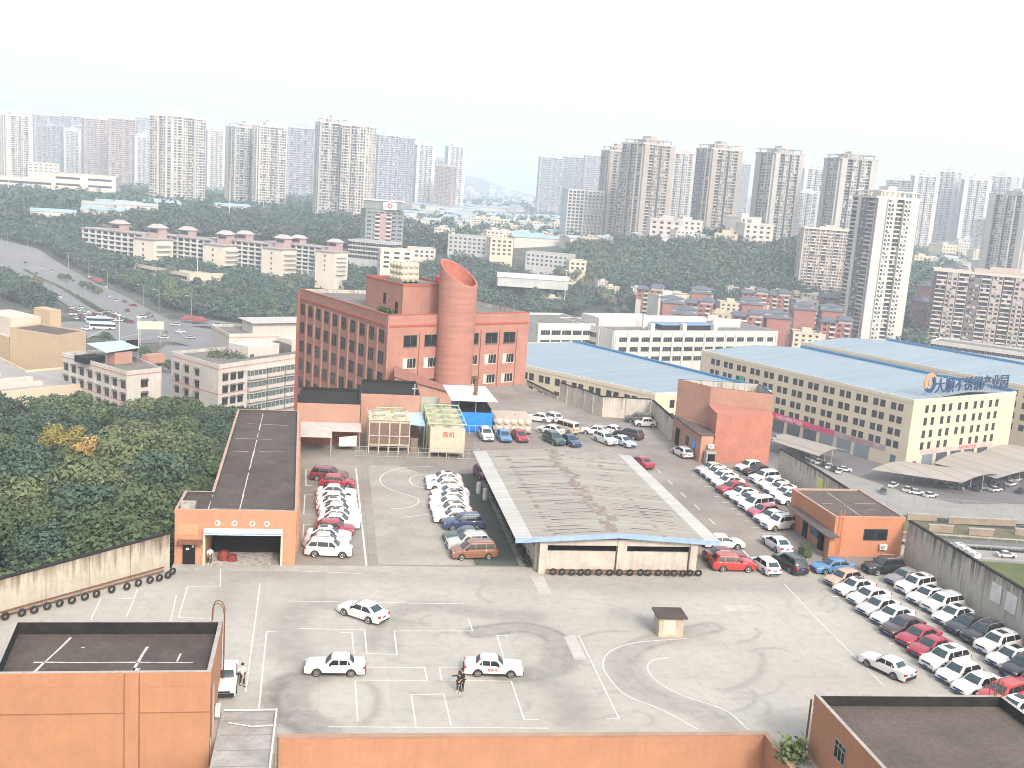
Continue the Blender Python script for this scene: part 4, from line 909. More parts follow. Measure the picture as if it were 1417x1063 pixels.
b = MB(); b.box(-.7, .7, -.4, .4, .5, .6); b.bar((.7, -.35, .55), (1.6, -.35, 1.5), .05); b.bar((.7, .35, .55), (1.6, .35, 1.5), .05); b.build('tray', RUST, hc)
b = MB(); b.lathe([(.3, -.05), (.3, .05), (0, .05)], 14, (0, -.45, .3), 'y'); b.build('wheel', RUBBER, hc)
for k, (px, py) in enumerate(((662, 683), (671, 692))):
    q = P(px, py); b = MB(); b.lathe([(.3, 0), (.32, .1), (.32, 1.3), (.25, 1.45), (0, 1.5)], 14); b.build('water_barrel', WHITEP, None, (q.x, q.y, 0), label=('white upright barrel behind the maroon car by the shed eave', 'white upright barrel standing nearest the shed side wall')[k], cat='barrel')
# planting strip junk against the shed side
b = MB()
for k in range(2600):
    y = random.uniform(97, 127); x = 20.2+random.gauss(0, .22); z = abs(random.gauss(0, .3))+.05; n_ = Vector((random.uniform(-1, 1), random.uniform(-1, 1), 1)).normalized(); x_ = n_.orthogonal().normalized()*.09; y_ = n_.cross(x_); c_ = Vector((x, y, z)); b.face([c_+x_, c_+y_, c_-x_, c_-y_])
b.build('weed_strip', M('dark_weed', (.035, .05, .025), .9, .5, 3), label='dark weeds growing along the foot of the shed side wall', cat='weeds', kind='stuff')
pl = MB()
for k in range(260):
    v = Vector((random.gauss(0, .4), random.gauss(0, .4), abs(random.gauss(.7, .4)))); n_ = Vector((random.uniform(-1, 1), random.uniform(-1, 1), .7)).normalized(); x_ = n_.orthogonal().normalized()*.2; y_ = n_.cross(x_); pl.face([v+x_, v+y_, v-x_, v-y_])
pl.tube([(0, 0, 0), (0, .05, 1.2)], .04, 5); q = P(1097, 1052); pl.build('potted_plant', M('pale_leaf', (.12, .16, .06), .8, .4, 3), None, (q.x, q.y, 0), label='leafy shrub at the foot of the near right orange building', cat='shrub')
# ------------------------------------------------------------------ cars
def carspec(L=4.65, W=1.8, H=1.46, belt=.93, hood=.86, trunk=.98, xa=.95, xb=.2, xc=-.95, xd=-1.75, wb=2.65, nose=.66, wr=.68, box=0., pil=2, r=.33, sunroof=0):
    return dict(locals())
KINDS = dict(
    sedan=carspec(), sedan_sun=carspec(sunroof=1, H=1.47),
    hatchback=carspec(L=4.2, H=1.5, xa=.95, xb=.3, xc=-1.35, xd=-1.9, trunk=.98, wb=2.55),
    suv=carspec(L=4.65, W=1.86, H=1.69, belt=1.08, hood=1.03, trunk=1.1, xa=1.0, xb=.35, xc=-1.75, xd=-2.15, wb=2.7, nose=.84, r=.37, pil=3),
    suv_sun=carspec(L=4.65, W=1.86, H=1.69, belt=1.08, hood=1.03, trunk=1.1, xa=1.0, xb=.35, xc=-1.75, xd=-2.15, wb=2.7, nose=.84, r=.37, pil=3, sunroof=1),
    minivan=carspec(L=4.75, W=1.84, H=1.75, belt=1.04, hood=1.0, trunk=1.1, xa=1.35, xb=.55, xc=-2.0, xd=-2.25, wb=2.8, nose=.8, pil=3),
    van=carspec(L=4.6, W=1.7, H=1.92, belt=1.1, hood=1.0, trunk=1.1, xa=1.75, xb=1.15, xc=-2.15, xd=-2.22, wb=2.7, nose=.85, wr=.8, box=.5, pil=3),
    training_car=carspec(L=4.55, W=1.71, H=1.42, belt=.9, hood=.86, trunk=.96, xa=.72, xb=.2, xc=-.95, xd=-1.42, wb=2.55, nose=.72, wr=.76, box=1., r=.31, pil=3),
    small_car=carspec(L=3.55, W=1.63, H=1.5, belt=.95, hood=.88, trunk=1.0, xa=.85, xb=.35, xc=-.95, xd=-1.45, wb=2.3, wr=.66))
def paint(name, c, rough=.28):
    if name in MATS: return MATS[name]
    m, nt, b = nodes(name); b.inputs['Roughness'].default_value = rough; b.inputs['Coat Weight'].default_value = .5; b.inputs['Coat Roughness'].default_value = .08
    n_ = noise(nt, pos(nt, obj=False), 1.4, 4, .6); lk(nt, mixc(nt, ramp(nt, n_, .4, .8, 0, .28), c, tuple(x*.55+.06 for x in c)), b.inputs['Base Color']); MATS[name] = m; return m
PAINT = {'white': (.56, .56, .555), 'silver': (.40, .40, .39), 'black': (.022, .022, .025), 'dark grey': (.07, .07, .075), 'red': (.27, .02, .035), 'bright red': (.36, .03, .025), 'maroon': (.13, .02, .03), 'blue': (.07, .18, .34),
         'pale blue': (.34, .42, .49), 'dark blue': (.03, .05, .12), 'dark green': (.04, .07, .06), 'brown': (.20, .085, .05), 'peach': (.40, .27, .20), 'cream': (.45, .39, .32), 'pink': (.34, .07, .11), 'dark purple': (.05, .028, .035), 'grey': (.2, .19, .2)}
TRIM = M('black_car_trim', (.02, .02, .021), .7, 0); RIM = M('alloy_rim', (.42, .42, .42), .35, 0, metal=.6); HUB = M('steel_hub', (.22, .19, .17), .6, .2, 3)
TL = M('tail_lamp', (.42, .03, .02), .25, 0); HL = M('headlamp_glass', (.55, .57, .58), .12, 0, spec=.7); CG = M('car_glass', (.012, .015, .018), .1, 0, spec=.5)
CGL = M('car_glass_light', (.025, .045, .055), .12, .3, 3, spec=.5)
PLB = M('blue_plate', (.05, .12, .4), .5); PLG = M('green_plate', (.1, .4, .22), .5); PLY = M('yellow_plate', (.6, .35, .06), .5); INT = M('pale_interior', (.4, .33, .25), .9)
_CM = {}
def car_meshes(kind):
    if kind in _CM: return _CM[kind]
    s = KINDS[kind]; L, W, H = s['L'], s['W'], s['H']; hw = W/2; bx = s['box']; out = {}
    fx, rx = s['wb']/2+.05*L/4.6, -s['wb']/2+.05*L/4.6
    st = sorted(set([round(-L/2+i*L/46, 3) for i in range(47)]))
    R_ = s['r']+.06
    def top(x):
        K = [(-L/2, s['trunk']*.80), (-L/2+.07, s['trunk']*.93), (-L/2+.2, s['trunk']), (s['xd'], s['trunk']+.01), (s['xa']-.5, s['belt']+.02), (s['xa'], s['hood']+.05), (s['xa']+(L/2-s['xa'])*.55, s['hood']), (L/2-.22, s['nose']+(s['hood']-s['nose'])*(.75 if bx else .5)), (L/2-.06, s['nose']+.02), (L/2, s['nose']*.86)]
        for (a, za), (b_, zb) in zip(K[:-1], K[1:]):
            if x <= b_: return za+(zb-za)*(x-a)/(b_-a) if b_ > a else za
        return K[-1][1]
    def half(x):
        e = L/2-abs(x); r0 = .30 if bx < 1 else .16; k = 1-.17*(1-bx*.45)*max(0, 1-e/(r0*2.2))**1.8-.02*abs(x)/L*2
        return hw*k
    b = MB(); rings = []
    for x in st:
        zt, w_ = top(x), half(x); zb = .22; zs = .24
        for cx in (fx, rx):
            if abs(x-cx) < R_: zs = max(zs, .30+math.sqrt(R_**2-(x-cx)**2))
        zs = min(zs, zt-.12)
        m1 = zs+(zt-zs)*.45; m2 = zs+(zt-zs)*.8
        rings.append([(x, 0, zb), (x, .68*w_, zb), (x, .70*w_, zs), (x, .985*w_, zs), (x, w_, m1), (x, .985*w_, m2), (x, (.945+.02*bx)*w_, zt-.045*(1-.5*bx)), (x, (.84+.06*bx)*w_, zt), (x, .45*w_, zt+.022), (x, 0, zt+.03)])
    def mir(r_): return r_+[(x, -y, z) for x, y, z in r_[-2:0:-1]]
    RR = [mir(r_) for r_ in rings]; n = len(RR[0]); b.v = [p for r_ in RR for p in r_]
    for i in range(len(RR)-1):
        for k in range(n):
            k2 = (k+1) % n; lowm = 1 if k in (0, n-1) or k in (1, n-2) else 0
            b.f.append((i*n+k, (i+1)*n+k, (i+1)*n+k2, i*n+k2)[::-1]); b.m.append(lowm)
    b.f.append(tuple(range(n))); b.m.append(0); b.f.append(tuple((len(RR)-1)*n+k for k in range(n))[::-1]); b.m.append(0)
    # greenhouse
    zb0 = s['belt']-.03; wbelt = hw*.915; wroof = hw*s['wr']*1.04
    def G(t): # t 0..1 up
        tt = t; xf = s['xa']+(s['xb']-s['xa'])*tt+.05*math.sin(t*math.pi); xr = s['xd']+(s['xc']-s['xd'])*tt-.05*math.sin(t*math.pi); w_ = wbelt+(wroof-wbelt)*(t**1.25); z = zb0+(H-.05-zb0)*t
        return xf, xr, w_, z
    lev = [0, .25, .5, .75, .92, 1.0]; base = len(b.v); ringn = []
    def outline(xf, xr, w_, z, rr=.14):
        pts = [(xf+.05, 0), (xf+.035, .5*w_), (xf-.02, .84*w_), (xf-rr, w_), ((xf+xr)/2+.3, w_*1.01), ((xf+xr)/2-.3, w_*1.01), (xr+rr, w_), (xr+.02, .84*w_), (xr-.03, .5*w_), (xr-.04, 0)]
        pts += [(x, -y) for x, y in pts[-2:0:-1]]; return [(x, y, z) for x, y in pts]
    rg = [outline(*G(t)) for t in lev]
    xf, xr, w_, z = G(1); rg.append(outline(xf-.14, xr+.14, w_*.86, H-.012)); rg.append(outline(xf-.4, xr+.4, w_*.5, H))
    m_ = len(rg[0])
    for r_ in rg: b.v += r_
    for i in range(len(rg)-1):
        for k in range(m_):
            k2 = (k+1) % m_; b.f.append((base+i*m_+k, base+i*m_+k2, base+(i+1)*m_+k2, base+(i+1)*m_+k)); b.m.append(0)
    b.f.append(tuple(base+(len(rg)-1)*m_+k for k in range(m_))); b.m.append(0)
    out['body'] = b
    # glass
    def pane(fn, us, ts, off):
        g_ = MB(); nu = len(us)
        for t in ts:
            for u in us: g_.v.append(fn(u, t))
        for i in range(len(ts)-1):
            for k in range(nu-1): g_.f.append((i*nu+k, i*nu+k+1, (i+1)*nu+k+1, (i+1)*nu+k)); g_.m.append(0)
        return g_
    def ff(u, t):
        xf, xr, w_, z = G(t); au = abs(u); x = xf+.05-(.015*min(au/.5, 1))-(.055*max(0, (au-.5)/.34)); return (x+.02, u*w_*.985, z+.012)
    def fr_(u, t):
        xf, xr, w_, z = G(t); au = abs(u); x = xr-.04+.01*min(au/.5, 1)+.05*max(0, (au-.5)/.34); return (x-.02, -u*w_*.985, z+.012)
    us = [-.82, -.5, 0, .5, .82]; out['windshield'] = pane(ff, us, [.1, .35, .6, .9], 0); out['rear_window'] = pane(fr_, [-.74, -.5, 0, .5, .74], [.16 if s['xd'] > -2 else .28, .5, .86], 0)
    sw = []; n_ = s['pil']
    def span_(t): xf, xr, w_, z = G(t); return xf-.13-.10*(1-t), xr+.14+.05*(1-t), w_, z
    for k in range(n_):
        for sg in (1, -1):
            g_ = MB(); rows = [.12, .45, .84]
            for t in rows:
                a, c_, w2, z = span_(t); xfr, xrr = a, c_
                mids = {2: [-.42], 3: [-.3, -.93] if bx == 1 else ([.0, -.95] if s['L'] < 4.6 or bx else [.0, -1.1])}[n_]
                e = [9]+[q+.05 for q in mids]; f_ = [q for q in mids]+[-9]
                xs_ = min(xfr, ([xfr]+[q-.035 for q in mids])[k]); xe = max(xrr, ([q+.035 for q in mids]+[xrr])[k])
                if xs_ < xe: xs_ = xe
                for x in (xs_, (xs_+xe)/2, xe): g_.v.append((x, sg*(w2*1.012+.006), z))
            for i in range(2):
                for q in range(2):
                    fc = (i*3+q, (i+1)*3+q, (i+1)*3+q+1, i*3+q+1); g_.f.append(fc if sg < 0 else fc[::-1]); g_.m.append(0)
            sw.append(g_)
    out['side_window'] = sw
    b = MB(); r_ = s['r']; b.lathe([(r_*.72, -.08), (r_*.92, -.10), (r_, -.07), (r_, .07), (r_*.92, .1), (r_*.72, .08)], 22, (0, 0, 0), 'y'); out['tyre'] = b
    b = MB(); b.lathe([(0, -.075), (r_*.2, -.08), (r_*.25, -.05), (r_*.3, -.04)], 14, (0, 0, 0), 'y', 0); b.lathe([(r_*.62, -.06), (r_*.72, -.09), (r_*.74, -.05)], 22, (0, 0, 0), 'y', 0); b.lathe([(0, -.03), (r_*.72, -.03)], 18, (0, 0, 0), 'y', 1)
    for k in range(5 if not bx else 8):
        a = k*2*math.pi/(5 if not bx else 8); b.bar((0, -.055, 0), (math.cos(a)*r_*.66, -.055, math.sin(a)*r_*.66), .05 if not bx else .07, .03, 0)
    out['rim'] = b
    w_ = half(L/2-.1); zn = s['nose']
    def lamp(x0, x1, y0, y1, z0, z1):
        q = MB(); q.box(min(x0, x1), max(x0, x1), min(y0, y1), max(y0, y1), z0, z1); return q
    out['headlight'] = [lamp(L/2-.42 if not bx == 1 else L/2-.12, L/2-.075 if not bx == 1 else L/2+.012, sg*w_*.62, sg*(w_*.985+.0), zn-.12 if bx != 1 else zn-.17, zn+.03 if bx != 1 else zn-.04) for sg in (1, -1)]
    out['tail_light'] = [lamp(-L/2-.012, -L/2+.22, sg*half(-L/2)*.66, sg*(half(-L/2+.1)+.004), s['trunk']*.70, s['trunk']*.88) for sg in (1, -1)]
    out['license_plate'] = [lamp(L/2+.004, L/2+.02, -.22, .22, .36, .5), lamp(-L/2-.02, -L/2-.004, -.22, .22, s['trunk']*.62, s['trunk']*.62+.14)]
    q = MB(); q.box(L/2-.05, L/2+(.05 if bx == 1 else .008), -half(L/2)*.96, half(L/2)*.96, .24, .36 if not bx == 1 else .5)
    q2 = MB(); q2.box(-L/2-(.05 if bx == 1 else .008), -L/2+.05, -half(-L/2)*.96, half(-L/2)*.96, .24, .38 if not bx == 1 else .52)
    if bx == 1:
        q3 = MB(); q3.box(rx+.42, fx-.42, -hw*1.0-.004, -hw+.03, .22, .33); q4 = MB(); q4.box(rx+.42, fx-.42, hw-.03, hw+.004, .22, .33); out['side_trim'] = [q3, q4]
    out['bumper'] = [q, q2]; q = MB(); q.box(L/2-.02, L/2+.006, -.45, .45, zn-.2, zn-.06); out['grille'] = q
    out['mirror'] = []
    for sg in (1, -1):
        q = MB(); x = s['xa']-.42; q.prism([(x, sg*wbelt), (x+.1, sg*wbelt), (x+.08, sg*(wbelt+.22)), (x-.04, sg*(wbelt+.22))][::sg], s['belt']+.02, s['belt']+.17); out['mirror'].append(q)
    if s['sunroof']:
        q = MB(); q.prism([(s['xb']-.35, -.38), (s['xb']-.35, .38), (s['xb']-1.1, .40), (s['xb']-1.1, -.40)][::-1], H-.02, H+.008); out['sunroof'] = q
    if kind in ('suv', 'suv_sun', 'minivan'):
        out['roof_rail'] = []
        for sg in (1, -1):
            q = MB(); q.tube([(s['xb']-.3, sg*wroof*.86, H-.02), (s['xb']-.4, sg*wroof*.86, H+.04), (s['xc']+.3, sg*wroof*.86, H+.03), (s['xc']+.15, sg*wroof*.86, H-.03)], .022, 5); out['roof_rail'].append(q)
    o2 = {}
    def cv(k_, v, mats, sm=None):
        o2[k_] = [q.mesh(k_, mats, sm) for q in (v if isinstance(v, list) else [v])]
    for k_, v in out.items():
        mats = dict(body=[paint('car_white', PAINT['white']), TRIM], windshield=CGL, rear_window=CGL, side_window=CG, tyre=RUBBER, rim=[HUB if bx == 1 else RIM, TRIM], headlight=HL, tail_light=TL, license_plate=PLB, bumper=TRIM, grille=TRIM,
                    mirror=TRIM, sunroof=CG, roof_rail=STEEL, side_trim=TRIM)[k_]
        cv(k_, v, mats, 38 if k_ in ('body', 'tyre', 'rim', 'windshield', 'rear_window') else None)
    o2['_w'] = (fx, rx, hw, s['r']); _CM[kind] = o2; return o2
_CT = {}; _BM = {}
def car_body(kind, col):
    k = (kind, col)
    if k not in _BM:
        me = car_meshes(kind)['body'][0].copy(); me.materials[0] = paint('car_'+col.replace(' ', '_'), PAINT[col]); _BM[k] = me
    return _BM[k]
def make_car(kind, label, plate=None):
    c = car_meshes(kind); name = {'sedan': 'sedan_car', 'sedan_sun': 'sedan_car', 'suv': 'suv_car', 'suv_sun': 'suv_car', 'hatchback': 'hatchback_car', 'small_car': 'small_car', 'minivan': 'minivan', 'van': 'van', 'training_car': 'training_car'}[kind]
    t = thing(name, label, 'car'); link('body', c['body'][0], t)
    for k_ in ('windshield', 'rear_window', 'side_window', 'headlight', 'tail_light', 'license_plate', 'bumper', 'grille', 'mirror', 'sunroof', 'roof_rail', 'side_trim'):
        for me in c.get(k_, []): link(k_, me, t)
    fx, rx, hw, r_ = c['_w']
    for x in (fx, rx):
        for sg in (1, -1):
            w_ = link('wheel', c['tyre'][0], t, (x, sg*(hw-.075), r_), 0 if sg < 0 else math.pi); link('rim', c['rim'][0], w_)
    return t
def car(kind, col, x, y, hd, label, group=None, z=0.0):
    if kind not in _CT:
        _CT[kind] = make_car(kind, label); r_ = _CT[kind]; first = True
    else: r_ = copy_tree(_CT[kind]); first = False
    r_.location = (x, y, z+.016); r_.rotation_euler = (0, 0, R(hd)); r_['label'] = label
    if group: r_['group'] = group
    elif 'group' in r_: del r_['group']
    for ch in r_.children:
        if ch.name.split('.')[0] == 'body': ch.data = car_body(kind, col)
    return r_
WD = dict(sedan='saloon', sedan_sun='saloon', suv='SUV', suv_sun='SUV', hatchback='hatchback', minivan='minivan', van='van', small_car='small car', training_car='old saloon')
def row(lst, hd, where, group, jit=2.5):
    """lst near to far: (px, py, kind, colour)"""
    for i, (px, py, kind, col) in enumerate(lst):
        q = P(px, py); car(kind, col, q.x, q.y, hd+random.uniform(-jit, jit), f'{col} {WD[kind]}, {ORD(i+1)} from the near end of {where}', group)
row([(455, 768, 'suv', 'white'), (452, 756, 'sedan', 'silver'), (455, 747, 'sedan_sun', 'white'), (463, 738, 'hatchback', 'red'), (469, 729.5, 'sedan', 'white'), (471, 721.5, 'sedan_sun', 'white'), (470, 713.5, 'sedan', 'white'),
     (467, 706, 'sedan_sun', 'white'), (466, 698, 'sedan', 'white'), (466, 687, 'sedan', 'white'), (467, 673, 'hatchback', 'red'), (455, 664, 'suv', 'maroon')], -5, 'the row beside the gate hall', 'cars in the row beside the gate hall')
row([(655, 771, 'minivan', 'brown'), (648, 759, 'suv', 'silver'), (643, 748, 'sedan', 'dark green'), (641, 731, 'suv', 'dark blue'), (627, 722, 'sedan', 'white'), (624, 712.5, 'sedan_sun', 'white'), (621, 704, 'sedan', 'white'),
     (621, 696, 'sedan_sun', 'white'), (622, 688, 'sedan', 'white'), (615, 677, 'sedan', 'white'), (613, 668, 'sedan_sun', 'white')], 186, 'the row left of the parking shed', 'cars in the row left of the parking shed')
row([(1078, 731, 'suv', 'white'), (1067, 722, 'sedan', 'white'), (1056, 714, 'hatchback', 'pink'), (1046, 705, 'minivan', 'white'), (1037, 697, 'sedan', 'white'), (1025, 689, 'sedan_sun', 'white'), (1013, 681, 'sedan', 'red'),
     (1007, 673, 'sedan', 'white'), (999, 666, 'sedan', 'white'), (991, 660, 'sedan', 'white'), (983, 654, 'sedan', 'silver')], 198, 'the lane side of the far double row', 'cars in the lane-side half of the far double row')
row([(1095, 696, 'sedan_sun', 'white'), (1087, 689, 'sedan', 'white'), (1079, 682, 'sedan', 'white'), (1069, 675, 'sedan', 'white'), (1057, 667, 'suv', 'white'), (1048, 657, 'sedan', 'black'), (1036, 651, 'hatchback', 'white')], 198, 'the wall side of the far double row', 'cars in the wall-side half of the far double row')
row([(1402, 990, 'sedan_sun', 'white'), (1386, 972, 'suv', 'bright red'), (1351, 956, 'sedan', 'white'), (1326, 940, 'hatchback', 'white'), (1306, 922, 'suv_sun', 'white'), (1287, 904, 'sedan', 'red'), (1270, 889, 'sedan', 'red'), (1248, 875, 'sedan', 'dark purple'),
     (1234, 860, 'sedan', 'white'), (1214, 847, 'sedan', 'silver'), (1201, 833, 'sedan', 'white'), (1181, 820, 'sedan_sun', 'white'), (1166, 808, 'hatchback', 'peach')], 200, 'the inner right yard row', 'cars in the inner row at the right of the yard')
row([(1446, 968, 'sedan', 'white'), (1431, 953, 'hatchback', 'red'), (1416, 934, 'suv', 'black'), (1397, 918, 'sedan_sun', 'white'), (1379, 900, 'suv_sun', 'white'), (1359, 886, 'suv', 'black'), (1337, 873, 'sedan', 'black'), (1318, 859, 'sedan_sun', 'white'), (1303, 844, 'suv', 'white'),
     (1282, 832, 'sedan_sun', 'white'), (1266, 818, 'suv_sun', 'white'), (1251, 806, 'sedan', 'grey')], 200, 'the outer row below the grey wall', 'cars in the outer row below the grey wall')
for kind, col, px, py, hd, lab in (
    ('sedan', 'blue', 1151, 791, 187, 'bright blue saloon parked in front of the orange office'), ('suv', 'black', 1222, 792, 188, 'black SUV tucked between the orange office and the grey wall'),
    ('sedan', 'white', 1074, 759, 96, 'white saloon driving away past the dark office porch'), ('hatchback', 'white', 1057, 789, 98, 'white hatchback with a blue side, seen from behind beside the red SUV'),
    ('suv', 'black', 1092, 787, 100, 'black SUV seen from behind beside the white hatchback'), ('suv', 'bright red', 1013, 788, -2, 'bright red SUV parked at the near right corner of the shed'),
    ('sedan', 'maroon', 1003, 776, 0, 'maroon saloon half hidden under the shed eave behind the red SUV'), ('sedan', 'white', 1000, 757, 0, 'white saloon half hidden under the shed eave, second from its near corner'),
    ('suv', 'white', 672, 607, -86, 'white SUV facing the camera beside the blue pump house'), ('hatchback', 'blue', 697, 609, -88, 'blue hatchback facing the camera by the tan water tank'), ('hatchback', 'red', 719, 609, -82, 'red hatchback facing the camera by the tan water tank'),
    ('sedan', 'white', 745, 583, 150, 'white saloon standing farthest left on the open terrace'), ('hatchback', 'white', 763, 582, 120, 'white hatchback nose to tail behind the farthest left saloon'),
    ('sedan', 'white', 761, 600, 140, 'white saloon just behind the dark green car'), ('van', 'cream', 783, 598, 125, 'cream van behind the dark blue car on the terrace'),
    ('suv', 'dark green', 766, 613, -72, 'dark green SUV facing the camera behind the shed roof'), ('sedan', 'dark blue', 789, 615, -74, 'dark blue saloon facing the camera behind the shed roof'),
    ('sedan', 'white', 823, 601, 160, 'white saloon angled behind the white SUV at the lane'), ('sedan', 'white', 846, 600, 130, 'white saloon in the middle of the five car cluster'), ('suv', 'dark purple', 870, 606, 135, 'dark purple SUV seen from behind in the lane cluster'),
    ('suv', 'white', 837, 613, -68, 'white SUV facing the camera in the lane cluster'), ('sedan', 'pale blue', 862, 616, -66, 'pale blue saloon facing the camera in the lane cluster'),
    ('minivan', 'dark grey', 884, 585, 165, 'dark grey people carrier against the pale back wall'), ('small_car', 'white', 892, 590, 178, 'tiny rounded white car beside the dark people carrier'),
    ('hatchback', 'white', 944, 631, 100, 'white hatchback parked alone beside the brick block'),
    ('sedan', 'red', 886, 645, 110, 'red car mostly hidden behind the far corner of the shed roof'), ('hatchback', 'maroon', 668, 660, -80, 'maroon hatchback under the left eave of the shed')):
    q = P(px, py); car(kind, col, q.x, q.y, hd, lab)
for i in range(6):
    y = 108.5+i*3.0; car(('sedan', 'hatchback')[i % 2], ('white', 'white', 'silver', 'pink', 'white', 'white')[i], 38.3, y, 2, f"{('white','white','silver','pink','white','white')[i]} car half under the shed's right eave, {ORD(i+1)} from the near end", 'cars under the right eave of the shed')
def seg_car(kind, col, f_, r_, lab, door=None):
    a, c_ = P(*f_), P(*r_); m = (a+c_)/2; d_ = a-c_
    return car(kind, col, m.x, m.y, math.degrees(math.atan2(d_.y, d_.x)), lab)
seg_car('training_car', 'white', (424, 929.5), (503, 931), 'old boxy white training car at the left, its nose to the left')
tc = seg_car('training_car', 'white', (720, 932.5), (644, 930), 'old boxy white training car in the middle with red door lettering')
for sg in (-1,): text('教练车', .27, REDL, tc, (-.1, -.862, .52), 0, .004)
seg_car('sedan', 'white', (484, 848), (520, 860), 'rounded white training saloon turning at the top of the yard')
seg_car('training_car', 'white', (1208, 921), (1244, 938), 'old boxy white training car standing alone near the two right rows')
car('training_car', 'white', P(313, 948).x-.05, P(313, 948).y, -88, 'white training car half hidden by the near left building')
# ------------------------------------------------------------------ people
def skin_obj(name, nodes_, edges, mat, parent, root=0, sub=1):
    me = bpy.data.meshes.new(name); me.from_pydata([n_[:3] for n_ in nodes_], edges, []); o = bpy.data.objects.new(name, me); COL.objects.link(o)
    md = o.modifiers.new('s', 'SKIN'); sv = me.skin_vertices[0].data
    for i, n_ in enumerate(nodes_): sv[i].radius = (n_[3], n_[4] if len(n_) > 4 else n_[3]); sv[i].use_root = (i == root)
    if sub: s_ = o.modifiers.new('u', 'SUBSURF'); s_.levels = sub
    ev = bpy.data.meshes.new_from_object(o.evaluated_get(bpy.context.evaluated_depsgraph_get())); ev.name = name; ev.polygons.foreach_set('use_smooth', [True]*len(ev.polygons))
    ev.materials.clear(); ev.materials.append(mat); bpy.data.objects.remove(o); bpy.data.meshes.remove(me)
    return link(name, ev, parent)
SKIN = M('skin', (.50, .30, .21), .6, 0); HAIR = M('black_hair', (.012, .01, .009), .6, 0); BC = M('black_clothing', (.02, .02, .023), .9, .3, 6); WC = M('white_shirt', (.70, .70, .68), .9, .05, 5); SH = M('white_shoe', (.6, .6, .58), .7)
def person(loc, rz, label, top, leg, shoe, arms, lean=0., step=.1, longhair=False):
    """arms: for left (+y) and right (-y): (elbow xyz, wrist xyz)"""
    t = thing('person', label, 'person', loc, rz); l = lean
    hip = (0, 0, .93); ch = (l*.35, 0, 1.28); nk = (l*.5, 0, 1.47); hd = (l*.55, 0, 1.6)
    nd = [(*hip, .12, .15), (l*.15, 0, 1.08, .10, .135), (*ch, .11, .155), (*nk, .05), (hd[0]+.01, 0, 1.57, .06, .055), (hd[0]+.015, 0, 1.66, .095, .075), (hd[0]+.01, 0, 1.73, .06, .05)]
    ed = [(0, 1), (1, 2), (2, 3), (3, 4), (4, 5), (5, 6)]
    def add(n_, p): nd.append(n_); ed.append((p, len(nd)-1)); return len(nd)-1
    hand_info = []
    for sg, (el, wr) in zip((1, -1), arms):
        s_ = add((l*.42, sg*.19, 1.41, .052), 2); e_ = add((*el, .04), s_); w_ = add((*wr, .026), e_); d_ = (Vector(wr)-Vector(el)).normalized(); p_ = Vector(wr)+d_*.07; h_ = add((*p_, .034, .018), w_)
        side = d_.cross(Vector((0, 0, 1))); side = side.normalized() if side.length > .1 else Vector((1, 0, 0))
        for k, ln in enumerate((.07, .085, .08, .06)):
            f0 = p_+side*(.027-.018*k)+d_*.03; f1 = f0+d_*ln*.6; f2 = f1+d_*ln*.35+Vector((0, 0, -.015)); a = add((*f0, .009), h_); a = add((*f1, .0085), a); add((*f2, .007), a)
        th = add((*(p_+side*.045-d_*.02), .010), h_); add((*(p_+side*.06+d_*.025), .009), th)
        st_ = step*sg; k_ = add((st_*.6, sg*.1, .5, .062), 0); a_ = add((st_-.02, sg*.1, .09, .04), k_); add((st_+.14, sg*.11, .035, .04, .03), a_)
    skin_obj('body', nd, ed, SKIN, t)
    # clothing
    n2 = [(0, 0, .9, .15, .175), (l*.15, 0, 1.08, .13, .16), (ch[0], 0, 1.28, .135, .175), (l*.47, 0, 1.44, .08, .1)]; e2 = [(0, 1), (1, 2), (2, 3)]
    for sg, (el, wr) in zip((1, -1), arms):
        n2.append((l*.42, sg*.19, 1.41, .07)); e2.append((2, len(n2)-1)); n2.append((*el, .055)); e2.append((len(n2)-2, len(n2)-1)); q = Vector(el).lerp(Vector(wr), .85 if top is BC else .15); n2.append((*q, .042)); e2.append((len(n2)-2, len(n2)-1))
    skin_obj('shirt' if top is not BC else 'jacket', n2, e2, top, t)
    n3 = [(0, 0, .93, .14, .17)]; e3 = []
    for sg in (1, -1):
        st_ = step*sg; n3 += [(.0, sg*.09, .86, .10), (st_*.6, sg*.1, .5, .08), (st_-.02, sg*.1, .13, .06)]; k_ = len(n3); e3 += [(0, k_-3), (k_-3, k_-2), (k_-2, k_-1)]
    skin_obj('trousers', n3, e3, leg, t)
    for sg in (1, -1):
        st_ = step*sg; b = MB(); b.prism([(st_-.1, sg*.1-.045), (st_+.12, sg*.105-.05), (st_+.19, sg*.11), (st_+.12, sg*.11+.05), (st_-.1, sg*.1+.045)], .0, [.09, .07, .05, .07, .09]); b.build('shoe', shoe, t)
    b = MB(); x = hd[0]
    prof = [(.0, 1.80), (.06, 1.79), (.098, 1.745), (.108, 1.69), (.1, 1.64 if not longhair else 1.5)]
    b.lathe(prof, 14, (x-.02, 0, 0)); hr = b.build('hair', HAIR, t, smooth=60)
    for sg in (1, -1):
        b = MB(); b.lathe([(0, .004), (.011, .002), (.013, -.004)], 8, (x+.098, sg*.033, 1.672), 'x'); b.build('eye', HAIR, t)
        b = MB(); b.box(x-.01, x+.03, sg*.083-.008, sg*.083+.008, 1.63, 1.69); b.build('ear', SKIN, t)
    b = MB(); b.prism([(x+.095, -.014), (x+.125, 0), (x+.095, .014)], 1.625, [1.67, 1.635, 1.67]); b.build('nose', SKIN, t)
    b = MB(); b.box(x+.088, x+.1, -.025, .025, 1.588, 1.598); b.build('mouth', M('lip', (.35, .12, .1), .6), t)
    return t
